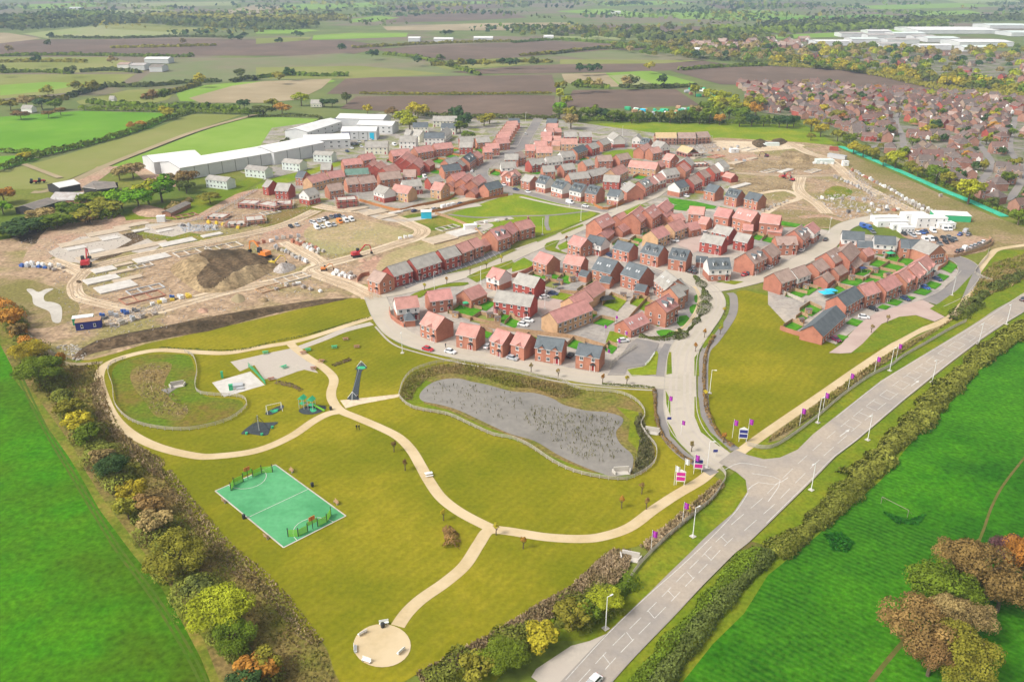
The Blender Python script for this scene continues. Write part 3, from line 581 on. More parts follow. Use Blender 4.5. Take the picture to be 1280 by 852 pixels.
# aprons of crushed stone round the slabs
for p in ([(60,315),(100,296),(150,292),(165,300),(110,330),(75,326)], [(160,308),(185,298),(200,308),(185,318),(165,315)], [(105,296),(140,286),(150,292),(120,300)], [(182,280),(225,278),(260,284),(215,296),(180,290)]): sheet('stone_apron', p, 5, M('pavement'))
# ---------------------------------------------------------------- vegetation
def quads_mesh(name, c, nrm, size, m, up=0.0):
    """many small leaf-clump faces: centres c, facing nrm, half-size size"""
    n = len(c); r = RNG.normal(size=(n, 3)); r /= np.linalg.norm(r, axis=1)[:, None] + 1e-9
    nn = nrm / (np.linalg.norm(nrm, axis=1)[:, None] + 1e-9)
    a = np.cross(nn, r); a /= np.linalg.norm(a, axis=1)[:, None] + 1e-9; b = np.cross(nn, a)
    s = size[:, None]; k1 = RNG.uniform(.7, 1.2, (n, 1)); k2 = RNG.uniform(.5, 1.0, (n, 1))
    v = np.stack([c - a * s * k1 - b * s * k2 * .6, c + a * s * .3 - b * s * k2, c + a * s * k1 + b * s * k2 * .4, c - a * s * .2 + b * s * k1], 1).reshape(-1, 3)
    me = D.meshes.new(name); me.vertices.add(4 * n); me.vertices.foreach_set('co', v.ravel())
    me.loops.add(4 * n); me.loops.foreach_set('vertex_index', np.arange(4 * n, dtype=np.int32))
    me.polygons.add(n); me.polygons.foreach_set('loop_start', np.arange(0, 4 * n, 4, dtype=np.int32)); me.polygons.foreach_set('loop_total', np.full(n, 4, dtype=np.int32))
    me.materials.append(m); me.update(); me.validate(); return me
def crown(n, lobes, leaf, seed, flat=1.0, gap=0):
    rg = np.random.default_rng(seed); L = rg.normal(size=(lobes, 3)); L[:, 2] = np.abs(L[:, 2]) * .9 - .25; L /= np.linalg.norm(L, axis=1)[:, None]
    L *= rg.uniform(.5, .78, (lobes, 1)); rad = rg.uniform(.2, .38, lobes)
    L = np.vstack([L, [[0, 0, .05]]]); rad = np.append(rad, .6)
    w = rad ** 2; k = rg.choice(lobes + 1, n, p=w / w.sum()); d = rg.normal(size=(n, 3)); d /= np.linalg.norm(d, axis=1)[:, None]; d[:, 2] = np.where(rg.random(n) < .6, np.abs(d[:, 2]), d[:, 2])
    rr = rad[k] * rg.uniform(.8, 1.06, n) * (1 + .1 * np.sin(d[:, 0] * 9 + k) * np.cos(d[:, 1] * 8)); c = L[k] + d * rr[:, None]
    keep = c[:, 2] > -.8; c, d = c[keep], d[keep]
    nr = d + rg.normal(size=d.shape) * .33
    return quads_mesh('crown', c, nr, rg.uniform(.6, 1.3, len(c)) * leaf, M('leaf_green'))
CR_BIG = [crown(9500, 30, .03, 10 + i) for i in range(3)]
CR_MID = [crown(1300, 14, .08, 20 + i) for i in range(4)]
CR_LOW = [crown(300, 8, .15, 30 + i) for i in range(4)]
def trunk_mesh():
    mb = MB(); mb.tube((0, 0, -.05), (0.02, 0, .5), .045, .03, 7)
    for i in range(5):
        a = i * 1.3; mb.tube((0.02, 0, .38 + i * .03), (.25 * math.cos(a), .25 * math.sin(a), .68 + i * .03), .02, .006, 5)
    return mb.mesh('trunk', [M('bark')])
TRUNK = trunk_mesh()
def tree(px, py, h, r, leaf, label, group=None, det=None, cat='tree', name='tree', world=None, squat=None):
    """px, py: the middle of the crown in the survey photograph; or a world place"""
    if world is None and h < 13 and h > 4 and G(px, py).length > 430: h *= 1.25; r *= 1.2
    g = world if world is not None else G(px, py, h * .55)
    dist = g.length
    pool = CR_BIG if (det == 2) else CR_LOW if (det == 0 or (det is None and dist > 620)) else CR_MID
    o = thing(name, label, cat, (g.x, g.y, 0), random.uniform(0, 6.28), group)
    if pool is not CR_LOW or dist < 900:
        t = link('trunk', TRUNK, o, sc=(h, h, h))
    rz = (squat or .46) * h
    c = link('crown', random.choice(pool), o, (0, 0, h - rz * .95), 0, (r, r * random.uniform(.88, 1.1), rz))
    c.material_slots[0].link = 'OBJECT'; c.material_slots[0].material = M(leaf)
    return o
def place(px, py):
    return ('nearer ' if py > 70 else 'farther ' if py > 45 else 'farthest ') + ('far left' if px < 200 else 'left' if px < 440 else 'middle' if px < 680 else 'right' if px < 850 else 'far right')
def tree_mass(spots, h0, leafs, label):
    """a far belt of trees that reads as one mass, one object per leaf colour"""
    for lf in leafs:
        Cc, Nr, Sz = [], [], []
        for X, Y in spots[leafs.index(lf)::len(leafs)]:
            h = h0 * random.uniform(.7, 1.3); n = 150; d = RNG.normal(size=(n, 3)); d /= np.linalg.norm(d, axis=1)[:, None]; d[:, 2] = np.abs(d[:, 2]) * 1.1 - .3
            Cc.append(np.array([X, Y, h * .5]) + d * [h * .55, h * .55, h * .5] * RNG.uniform(.6, 1.05, (n, 1))); Nr.append(d + RNG.normal(size=(n, 3)) * .4); Sz.append(RNG.uniform(.6, 1.2, n) * h * .11)
        tag(link('tree_belt', quads_mesh('tree_belt', np.vstack(Cc), np.vstack(Nr), np.concatenate(Sz), M(lf))), f'{cn[lf]} part of the {label}', 'trees', kind='stuff')
def inpoly(x, y, P):
    c = False; n = len(P)
    for i in range(n):
        a, b = P[i], P[i - 1]
        if (a.y > y) != (b.y > y) and x < (b.x - a.x) * (y - a.y) / (b.y - a.y) + a.x: c = not c
    return c
def scatter_in(P, n):
    xs = [p.x for p in P]; ys = [p.y for p in P]; out = []
    t = 0
    while len(out) < n and t < n * 30:
        x, y = random.uniform(min(xs), max(xs)), random.uniform(min(ys), max(ys)); t += 1
        if inpoly(x, y, P): out.append((x, y))
    return out
def hedge(pts, w, h, leaf, label, size=.35, dens=5.0, name='hedge', cat='hedge', group=None, world=False, lump=.35, mname='leaf_clumps', kind=None):
    P = smooth(pts if world else gp(pts), 4); seg = [(b - a).length for a, b in zip(P, P[1:])]; Lt = sum(seg); n = int(Lt * (w + 2 * h) * dens)
    cum = np.cumsum([0] + seg); s = RNG.uniform(0, Lt, n); k = np.clip(np.searchsorted(cum, s) - 1, 0, len(seg) - 1)
    A = np.array([tuple(p) for p in P[:-1]]); B = np.array([tuple(p) for p in P[1:]]); f = ((s - cum[k]) / np.array(seg)[k])[:, None]
    c = A[k] * (1 - f) + B[k] * f; T = (B - A)[k]; T /= np.linalg.norm(T, axis=1)[:, None]; Nn = np.stack([-T[:, 1], T[:, 0]], 1)
    ph = RNG.uniform(0, 6, 6); lm = 1 + lump * (.45 * np.sin(s / 2.3 + ph[0]) + .35 * np.sin(s / 5.1 + ph[1]) + .4 * np.sin(s / 11 + ph[2]) + .3 * np.sin(s / 1.3 + ph[3]))
    th = RNG.uniform(0, math.pi, n); rr = RNG.uniform(.75, 1.08, n)
    off = np.cos(th) * w / 2 * lm * rr; z = np.sin(th) ** .7 * h * lm * rr
    C = np.column_stack([c + Nn * off[:, None], z]); nr = np.column_stack([Nn * np.cos(th)[:, None], np.sin(th)]) + RNG.normal(size=(n, 3)) * .35
    me = quads_mesh(mname, C, nr, RNG.uniform(.6, 1.3, n) * size, M(leaf))
    o = link(name, me); return tag(o, label, cat, group, kind)
def tufts(name, P, n, h, m, label, cat, w=.35, kind='stuff', world=False):
    P = P if world else gp(P); pts = np.array(scatter_in(P, n)); n = len(pts); a = RNG.uniform(0, 6.28, n)
    c = np.column_stack([pts, RNG.uniform(.3, .6, n) * h]); hh = RNG.uniform(.5, 1.2, n) * h
    d = np.column_stack([np.cos(a), np.sin(a), np.zeros(n)]) * w * RNG.uniform(.5, 1.3, (n, 1)); lean = RNG.normal(size=(n, 3)) * .25 * h; lean[:, 2] = 0
    b = np.column_stack([pts, np.zeros(n)]); t = b + lean; t[:, 2] = hh
    v = np.stack([b - d * .7, b + d * .7, t + d, t - d], 1).reshape(-1, 3)
    me = D.meshes.new(name); me.vertices.add(4 * n); me.vertices.foreach_set('co', v.ravel()); me.loops.add(4 * n); me.loops.foreach_set('vertex_index', np.arange(4 * n, dtype=np.int32))
    me.polygons.add(n); me.polygons.foreach_set('loop_start', np.arange(0, 4 * n, 4, dtype=np.int32)); me.polygons.foreach_set('loop_total', np.full(n, 4, dtype=np.int32)); me.materials.append(M(m)); me.update()
    return tag(link(name, me), label, cat, kind=kind)
cn = {'leaf_lime':'yellow green','leaf_lush':'bright green','leaf_green':'green','leaf_olive':'olive','leaf_grey':'grey green','leaf_tan':'tan','leaf_dark':'dark green','leaf_yellow':'yellow','leaf_orange':'orange','leaf_brown':'brown','leaf_purple':'purple brown','leaf_hedge':'dark olive'}
# rough grass, reeds and rushes that nobody could count
tufts('rough_grass', [(100,458),(124,452),(124,480),(150,535),(200,580),(225,618),(266,671),(320,718),(367,766),(403,801),(420,852),(430,900),(330,900),(290,830),(240,745),(190,690),(140,620),(100,555),(60,500),(40,470),(70,450)], 9000, .45, 'tuft', 'rough uncut grass and dead stems between the left hedge and the mown park', 'rough grass', .22)
tufts('bramble_band', [(200,590),(215,588),(246,628),(290,680),(330,712),(362,745),(380,770),(404,800),(396,812),(368,792),(345,762),(300,725),(262,690),(225,640)], 2600, .38, 'reed', 'dead stems along the left edge of the mown park', 'brambles', .18)
tufts('bramble_band', [(128,470),(140,530),(170,556),(205,575),(205,600),(185,590),(150,560),(120,520),(112,480)], 1500, .7, 'reed', 'brown dead stems outside the sand path round the wetland', 'brambles', .18)
tufts('reeds', [(505,500),(502,488),(508,477),(520,466),(546,457),(575,455),(602,458),(640,468),(668,474),(700,480),(730,490),(718,497),(700,498),(668,485),(640,484),(610,474),(590,470),(560,466),(535,472),(520,488),(515,500)], 4200, .5, 'tuft', 'olive reeds and dead stems round the top of the pond', 'reeds', .18)
tufts('reeds', [(800,515),(806,530),(815,555),(818,575),(806,588),(790,595),(795,575),(800,550),(793,530)], 1400, .8, 'rush', 'rough green stems on the bank right of the pond', 'reeds', .18)
tufts('rushes', [(665,505),(700,511),(733,517),(762,521),(774,528),(766,545),(770,555),(782,566),(760,578),(730,575),(700,560),(672,540),(655,525)], 650, .8, 'rush', 'dark rushes standing in the shallow right half of the pond', 'rushes', .12)
tufts('rushes', [(530,490),(545,480),(580,478),(620,486),(660,497),(660,520),(630,525),(580,512),(545,504)], 160, .8, 'rush', 'few dark rushes standing in the left half of the pond', 'rushes', .12)
tufts('reeds', [(640,777),(670,757),(714,733),(744,704),(767,686),(790,690),(786,712),(770,730),(740,745),(700,765),(670,785),(640,800),(600,822),(560,845),(530,860),(521,842),(586,807)], 9000, .7, 'reed', 'band of brown dead reeds below the mown park', 'reeds', .16)
tufts('reeds', [(170,460),(190,455),(212,458),(205,480),(225,500),(240,515),(215,522),(190,515),(176,495)], 500, .5, 'reed', 'dead brown reeds in the middle of the wetland hollow', 'reeds', .18)
tufts('rough_grass', [(960,553),(1016,520),(1053,490),(1087,466),(1128,440),(1185,404),(1205,386),(1240,360),(1280,345),(1280,332),(1235,352),(1205,388),(1171,412),(1115,440),(1072,468),(1030,499),(965,546)], 7000, .8, 'tuft', 'rough grass between the right sand path and the road fence', 'rough grass', .25)
tufts('long_grass', [(1300,340),(1260,360),(1220,376),(1205,384),(1226,345),(1240,330),(1280,318)], 2500, .8, 'tuft', 'long olive grass inside the bend of the right sand path', 'rough grass', .3)
tufts('rough_grass', [(835,655),(880,618),(900,600),(905,606),(890,626),(862,648),(835,672),(812,690),(800,684)], 1500, .8, 'reed', 'rough brown stems along the curved paling fence near the junction', 'rough grass', .25)
tufts('nettles', [(1030,668),(1050,664),(1068,678),(1060,690),(1040,688)], 500, .4, 'nettle', 'dark green nettle patch left of the field goal', 'nettles', .3)
tufts('nettles', [(1104,640),(1135,650),(1158,642),(1148,656),(1120,654)], 450, .4, 'nettle', 'dark green nettle patch under the field goal', 'nettles', .3)
# hedges
hedge([(1300,398),(1259,425),(1230,444),(1199,473),(1168,501),(1151,526),(1118,552),(1095,582),(1061,600)], 7.5, 1.9, 'leaf_hedge', 'long olive green hedge between the main road and the right pasture, upper length', .38, 8, lump=.3)
hedge([(1078,600),(1058,618),(1028,647),(998,671),(964,694)], 6.5, 1.9, 'leaf_hedge', 'olive hedge between the road verge and right pasture, below its middle', .24, 15, lump=.3)
hedge([(962,692),(936,718),(900,756),(872,790),(843,830),(825,858),(800,900)], 4.4, 2.0, 'leaf_grey', 'dense dark green hedge nearest the right pasture at the bottom', .22, 16, lump=.25)
hedge([(948,690),(925,712),(891,748),(858,786),(825,822),(790,870)], 4, 1.9, 'leaf_green', 'lower green hedge on the road side of the dark bottom hedge', .22, 14, lump=.35)
hedge([(1280,343),(1240,362),(1225,372),(1206,390),(1190,400)], 5, 2, 'leaf_grey', 'dark bushy hedge beside the bend of the right sand path', .3, 8, lump=.7)
hedge([(530,852),(570,838),(600,825),(640,806),(680,790),(714,772),(738,764),(761,752)], 7, 3.0, 'leaf_hedge', 'olive shrubs in a line below the brown reeds at the bottom', .24, 13, lump=.8)
hedge([(745,752),(765,748),(778,738),(790,730)], 5, 3, 'leaf_green', 'small green clump of shrubs at the end of the paling fence', .28, 9, lump=.7)
hedge([(14,392),(30,430),(60,470),(88,512),(105,535),(130,575),(160,620),(190,660),(215,700),(250,750),(285,800),(318,850),(345,900)], 7, 2.6, 'leaf_hedge', 'long overgrown hedge of bushes down the left side of the park', .25, 12, lump=.8)
hedge([(-20,372),(0,385),(14,398),(24,418),(38,440)], 5, 3, 'leaf_orange', 'orange autumn hedge at the left edge beside the scrub', .33, 7, lump=.9)
hedge([(893,420),(883,440),(880,470),(882,500),(886,520),(900,545),(916,558)], 1.2, .8, 'leaf_brown', 'low brown hedge between grey pavement and the right lawn', .22, 9)
hedge([(818,487),(819,505),(820,520),(828,545),(850,568),(866,578)], 1.2, .9, 'leaf_brown', 'low brown hedge between pond lawn and grey pavement', .22, 9)
hedge([(752,480),(790,483),(818,485)], 1, .7, 'leaf_grey', 'low clipped hedge along the road above the pond', .2, 9)
hedge([(462,397),(440,402),(390,417),(340,428),(290,438),(200,434)], .8, .4, 'leaf_grey', 'thin dark hedge line above the upper sand path', .2, 6)
for pts, lab in (([(868,345),(876,355),(882,370),(880,385),(870,402),(858,415),(846,425)], 'planted shrub border curving round the corner show gardens'), ([(800,420),(825,424),(845,420),(850,412)], 'tiered shrub beds in front of the show home office')):
    hedge(pts, 3, 1.0, 'leaf_grey', lab, .25, 9, name='shrub_border', cat='shrubs', lump=.9)
hedge([(558,660),(563,668),(566,676),(563,686)], 2.6, 1.0, 'leaf_brown', 'dark red shrub bed on the lawn left of the path junction', .25, 12, name='shrub_bed', cat='shrubs', lump=.6)
hedge([(345,478),(365,482),(377,488)], 2, .5, 'mulch', 'brown bark bed on the lawn above the play frame', .2, 9, name='shrub_bed', cat='shrubs')
hedge([(416,457),(430,452),(438,449)], 2.4, .6, 'mulch', 'brown bark bed beside the top of the zip line', .2, 9, name='shrub_bed', cat='shrubs')
# trees down the left hedge, each one its own
for px, py, h, r, lf, lab, dt in [(12,398,7,4.5,'leaf_orange','orange autumn tree at the left edge of the picture',1),(36,438,7,5.5,'leaf_yellow','yellowing tree above the large dark tree in the left hedge',2),
        (47,462,9,7,'leaf_green','large dark green tree high up in the left hedge',2),(72,452,6,3,'leaf_orange','small orange tree right of the large dark tree in the left hedge',1),(22,412,5,4,'leaf_brown','brown bushy tree just below the orange edge tree',1),
        (86,512,6,3.6,'leaf_olive','olive tree in the left hedge beside a yellow one',1),(98,528,6,4,'leaf_yellow','yellow olive tree in the left hedge level with the wetland foot',1),(106,543,6,4,'leaf_green','dark green bush tree below the yellow olive hedge tree',1),
        (127,570,5,3.2,'leaf_tan','tan tree in the hedge left of the sand path bend',1),(139,583,6,4.2,'leaf_dark','round dark green tree left of the court in the hedge',2),(164,615,6,3.6,'leaf_yellow','small yellow topped tree in the hedge below the dark round tree',1),
        (158,634,5,3.4,'leaf_olive','olive tree in the hedge left of the court',1),(185,632,5,3.5,'leaf_brown','brown thin tree beside the yellow topped hedge tree',1),(192,652,5,4,'leaf_tan','tan brown tree in the hedge above the big olive oak',1),
        (219,694,8,6.4,'leaf_olive','big round olive tree in the left hedge below the court',2),(248,735,5,3.4,'leaf_grey','grey green bush between the two big left trees',1),(274,762,8,6.6,'leaf_lime','big yellow green tree low in the left hedge',2),
        (290,795,6,4.4,'leaf_green','dark green tree below the big yellow green tree',2),(318,838,5,4,'leaf_orange','orange tree near the bottom of the left hedge',1),(332,824,5,3,'leaf_olive','small olive tree right of the bottom orange tree',1),(305,850,5,3.5,'leaf_dark','dark tree cut by the bottom edge left of the park',1),
        (628,822,5,4.5,'leaf_green','green rounded tree among the bottom shrubs',2),(600,832,5,4,'leaf_olive','olive tree left of the green tree among bottom shrubs',1),(675,795,5,3.6,'leaf_yellow','yellow bush tree in the shrubs below the reeds',1),(715,770,5,3.8,'leaf_olive','olive bush tree left of the lower lamp post',1),(733,765,4.4,3,'leaf_green','green bush tree left of the lowest lamp post',1),(758,748,4.6,3.6,'leaf_lime','bright green tree beside the end of the curved paling fence',2)]:
    tree(px, py, h * 1.15, r * 1.12, lf, lab, det=dt)
# the group at the bottom right
for px, py, h, r, lf, lab in [(1196,697,7,5.5,'leaf_brown','brown tree at the back left of the pasture group'),(1228,712,10,8.2,'leaf_brown','broad brown tree at the back of the pasture tree group'),(1178,735,9,8,'leaf_green','broad green tree in the middle of the pasture tree group'),
        (1150,782,8.5,7,'leaf_brown','reddish brown tree at the left of the pasture group'),(1186,765,8,4.6,'leaf_tan','pale tan tree in the heart of the pasture group'),(1216,772,7.5,4.5,'leaf_tan','sandy brown tree right of the pale tan one'),
        (1208,812,7.5,6.4,'leaf_olive','olive green tree at the front of the pasture group'),(1166,820,6,4.6,'leaf_brown','small russet tree at the front left of the pasture group'),(1210,848,5,4.6,'leaf_olive','low olive bush at the bottom edge below the pasture group'),
        (1254,738,7,6,'leaf_brown','dark brown tree on the right of the pasture group'),(1262,690,7,4.6,'leaf_purple','dark purple brown tree at the right edge of the picture'),(1282,697,8,5,'leaf_orange','orange brown tree cut by the right edge of the picture'),(1236,732,5,5,'leaf_grey','dark undergrowth tree between the brown trees')]:
    tree(px, py, h * 1.4, r * 1.03, lf, lab, det=2)
# trees of the farm on the left
for px, py, h, r, lf, lab in [(183,238,14,9,'leaf_lime','bright green tree left of the dark green one by the farm sheds'),(200,235,15,10.5,'leaf_lush','large bright green tree nearest the long warehouse'),(150,247,9,7,'leaf_lush','green round tree above the earth heap by the farm'),
        (172,248,9,8,'leaf_lush','green tree in the middle of the farm trees'),(112,247,7,7,'leaf_green','green bush behind the barn with a pale roof'),(128,258,7,9,'leaf_olive','olive yellow bush right of the farm track'),(108,268,6,8,'leaf_olive','olive bush above the field path at the farm'),
        (88,262,7,8,'leaf_green','green bush by the low barn'),(70,275,6,8,'leaf_green','dark bush left of the farm thicket'),(50,268,6,7,'leaf_tan','pale thin tree beside the low barn'),(35,280,6,8,'leaf_dark','dark bush at the left end of the farm thicket'),(12,287,6,9,'leaf_dark','dark hedge tree at the left edge above the site'),
        (3,243,8,7,'leaf_orange','orange tree at the left edge by the brick barn'),(2,258,6,6,'leaf_lush','green tree at the left edge below the orange one'),(222,225,9,6,'leaf_tan','bare pale tree in front of the warehouse end'),(234,222,9,6,'leaf_brown','bare brown tree right of the warehouse end'),
        (165,212,8,7,'leaf_tan','bare tree behind the dark sheds'),(148,216,7,5,'leaf_tan','thin bare tree left behind the dark sheds'),(262,247,5,6,'leaf_olive','olive bush below the white modular house row'),(112,272,5,5,'leaf_brown','brown shrub in the farm thicket beside olive ones'),(95,245,5,5,'leaf_green','small green tree beside the pale roofed barn'),(232,233,6,5,'leaf_grey','dark shrubs below the two bare trees')]:
    tree(px, py, h, r, lf, lab, det=1)
hedge([(0,292),(40,287),(75,280),(100,276),(130,272),(150,268)], 8, 4, 'leaf_green', 'thick green hedge along the top of the left building site', .6, 2.2, lump=.6)
hedge([(210,266),(225,258),(240,250)], 4, 2.5, 'leaf_tan', 'overgrown low wall and brambles above the grass bank', .4, 4, lump=.6)
# field hedges around the near green fields
for i, (pts, w, h, lf, lab) in enumerate([([(0,215),(25,202),(56,194),(110,181),(160,167),(205,150),(240,141)], 5, 3.4, 'leaf_green', 'green hedge between bright field and olive field at the left'),
        ([(0,190),(30,191),(56,194)], 4, 3, 'leaf_green', 'short green hedge under the bright left field'), ([(100,137),(160,138),(240,140),(330,143)], 6, 3.5, 'leaf_green', 'long level green hedge above the two bright fields'),
        ([(322,146),(398,146),(385,160),(350,180)], 2.5, 1.4, 'leaf_grey', 'low hedge down the right side of the lime field'), ([(520,144),(560,146),(620,147),(700,148)], 6, 3, 'leaf_grey', 'hedge under the lower ploughed field above the grey houses'),
        ([(450,117),(540,118),(690,117)], 5, 2, 'leaf_olive', 'thin hedge between the two ploughed fields'), ([(960,82),(1050,87),(1110,97),(1180,112),(1290,122)], 10, 5, 'leaf_olive', 'long olive hedge above the big ploughed field on the right')]):
    hedge(pts, w, h, lf, lab, .8, 1.2)
# tree belt behind the estate: each tree its own
k = 0
belt = [(708,125,9,'leaf_lime'),(700,133,9,'leaf_lush'),(698,140,8,'leaf_green'),(712,141,10,'leaf_olive'),(722,144,9,'leaf_grey'),(714,150,11,'leaf_tan'),(733,141,9,'leaf_green'),(742,140,10,'leaf_green'),(752,141,9,'leaf_dark'),(760,143,8,'leaf_dark'),(768,144,9,'leaf_green'),
        (778,145,7,'leaf_green'),(790,146,8,'leaf_green'),(800,145,8,'leaf_grey'),(812,145,7,'leaf_green'),(825,145,8,'leaf_grey'),(838,145,9,'leaf_olive'),(852,144,10,'leaf_grey'),(862,143,10,'leaf_green'),(875,146,9,'leaf_green'),(888,142,12,'leaf_green'),(898,136,14,'leaf_lime'),
        (905,120,13,'leaf_lime'),(888,118,12,'leaf_lime'),(912,140,13,'leaf_green'),(920,134,10,'leaf_lime'),(932,133,13,'leaf_yellow'),(945,136,10,'leaf_orange'),(900,148,8,'leaf_orange'),(925,150,8,'leaf_green'),(940,149,9,'leaf_dark'),(955,150,8,'leaf_green'),(975,150,9,'leaf_dark'),(870,112,10,'leaf_lime'),(896,126,14,'leaf_lime'),(884,134,12,'leaf_green'),(905,130,13,'leaf_olive'),(915,128,12,'leaf_lime'),(926,142,12,'leaf_green'),(938,128,11,'leaf_olive'),(950,128,10,'leaf_lime'),(870,138,9,'leaf_tan'),(985,151,9,'leaf_dark'),(993,150,8,'leaf_dark'),
        (1015,155,9,'leaf_yellow'),(1027,161,9,'leaf_yellow'),(1014,170,5,'leaf_olive'),(1048,168,8,'leaf_olive'),(1062,173,8,'leaf_green'),(1068,184,7,'leaf_yellow'),(1080,188,7,'leaf_olive'),(1092,191,7,'leaf_olive'),(1121,198,10,'leaf_lime'),(1105,200,6,'leaf_olive'),(1138,207,7,'leaf_olive'),(1172,216,10,'leaf_green'),(1184,222,8,'leaf_olive'),(1214,237,12,'leaf_lime'),(1197,232,6,'leaf_olive'),(1160,216,6,'leaf_grey'),(1275,270,7,'leaf_green'),(1130,190,7,'leaf_green'),(1148,214,6,'leaf_olive'),(1242,252,6,'leaf_grey')]
for px, py, h, lf in belt:
    w = 'in the belt behind the large grass field' if px < 1000 else 'along the edge of the older housing beside the green netting'
    tree(px, py, h, h * .62, lf, f'{cn[lf]} tree {w}', f'{cn[lf]} trees {w}', det=1)
hedge([(720,150),(780,151),(860,152),(940,155),(1000,155)], 6, 4, 'leaf_green', 'continuous dark undergrowth along the foot of the tree belt', .8, 1.5)
hedge([(1046,180),(1090,196),(1140,216),(1175,230),(1209,246),(1250,264),(1290,282)], 3, 2.2, 'leaf_green', 'low green hedge behind the green netting strip', .5, 2.5)
for px, py, h, r, lf, lab in [(503,145,13,9,'leaf_lime','yellow green tree left in the bright pair behind the grey houses'),(522,137,14,11,'leaf_yellow','large golden tree behind the grey houses'),(512,152,11,8,'leaf_lime','yellow green tree in front of the golden tree'),(570,142,12,7,'leaf_dark','tall dark conifer behind the pale houses'),(580,150,10,7,'leaf_dark','second dark conifer right of the tall one'),(575,158,8,6,'leaf_green','green tree below the dark conifers'),
        (376,122,11,8,'leaf_lime','lime green tree above the level hedge'),(352,135,8,8,'leaf_orange','orange shrub tree left of the lime green tree'),(340,128,8,8,'leaf_olive','olive tree left of the orange shrub'),(328,137,8,10,'leaf_grey','dark bushy tree at the bend of the long hedge'),(433,122,8,6,'leaf_grey','dark tree beside the small farmhouse'),(415,128,6,6,'leaf_dark','dark shrubs in front of the small farmhouse'),(405,128,6,5,'leaf_dark','small dark shrub left of the farmhouse shrubs'),
        (459,136,7,5,'leaf_yellow','small yellow tree above the white warehouse'),(490,140,7,6,'leaf_brown','brown tree left of the bright pair'),(605,150,8,6,'leaf_olive','olive garden tree among the far houses'),(612,147,8,5,'leaf_yellow','yellow garden tree behind the terraces'),(585,168,6,5,'leaf_green','green shrub among the pale houses'),(208,140,9,7,'leaf_yellow','yellow tree on the long level hedge'),(164,157,5,4,'leaf_orange','left of two small orange trees by the bright field'),(176,155,5,4,'leaf_orange','right of two small orange trees by the bright field'),(31,194,5,5,'leaf_yellow','yellow bush on the short left hedge'),
        (51,128,9,8,'leaf_dark','dark conifer beside the small white farm'),(25,143,6,7,'leaf_brown','russet round tree left of the small white farm'),(60,142,5,5,'leaf_brown','brown tree right of the small white farm'),(75,138,6,5,'leaf_brown','brown tree beside the long hedge start'),(12,130,8,9,'leaf_olive','olive tree at the left edge near the small farm'),(32,126,8,9,'leaf_tan','tan tree above the small white farm'),(68,130,8,8,'leaf_green','green tree right of the dark conifer'),(305,130,8,6,'leaf_dark','dark tree at the right of the autumn hedge'),(310,140,6,6,'leaf_green','green bush where the farm track meets the hedge')]:
    tree(px, py, h, r, lf, lab, det=1)
# countryside further out: belts that still read as single hedges and copses, and lone trees
hb = [[(85,122),(100,117),(120,112),(135,107)],[(0,130),(40,126),(85,124)],[(110,128),(150,132),(220,134),(300,136)],[(135,108),(180,108),(230,104),(276,102)],[(180,124),(215,116),(250,106)],[(0,91),(50,90),(90,92)],[(100,90),(140,88),(175,91)],[(0,78),(60,77),(107,78)],
      [(0,70),(80,69),(220,71),(240,70)],[(62,47),(150,48),(226,46),(290,47)],[(138,60),(200,59),(270,57)],[(320,98),(360,94),(400,95),(435,95)],[(290,103),(310,98),(320,100)],[(440,60),(500,57),(560,54),(640,52)],[(480,68),(530,74),(600,94)],[(690,68),(740,62),(800,60),(860,56)],
      [(650,70),(700,66),(760,60),(800,58)],[(720,108),(762,110)],[(775,109),(820,110),(870,108)],[(800,52),(870,58),(960,66),(1000,72)],[(640,54),(700,50),(780,56),(850,64)],[(860,72),(960,78),(1050,82)],[(540,82),(640,78),(690,78)],[(850,88),(900,84),(960,82)]]
for i, pts in enumerate(hb):
    d = G(*pts[0]).length
    hedge(pts, 6, 3.2, ['leaf_grey', 'leaf_olive', 'leaf_green'][i % 3], f"{['grey green', 'olive', 'green'][i % 3]} field hedge in the {place(*pts[1])} of the open farmland", 1.0 if d < 900 else 2.0, 1.3 if d < 900 else .45, name='field_hedge', group=f"{['grey green', 'olive', 'green'][i % 3]} field hedges", lump=.45)
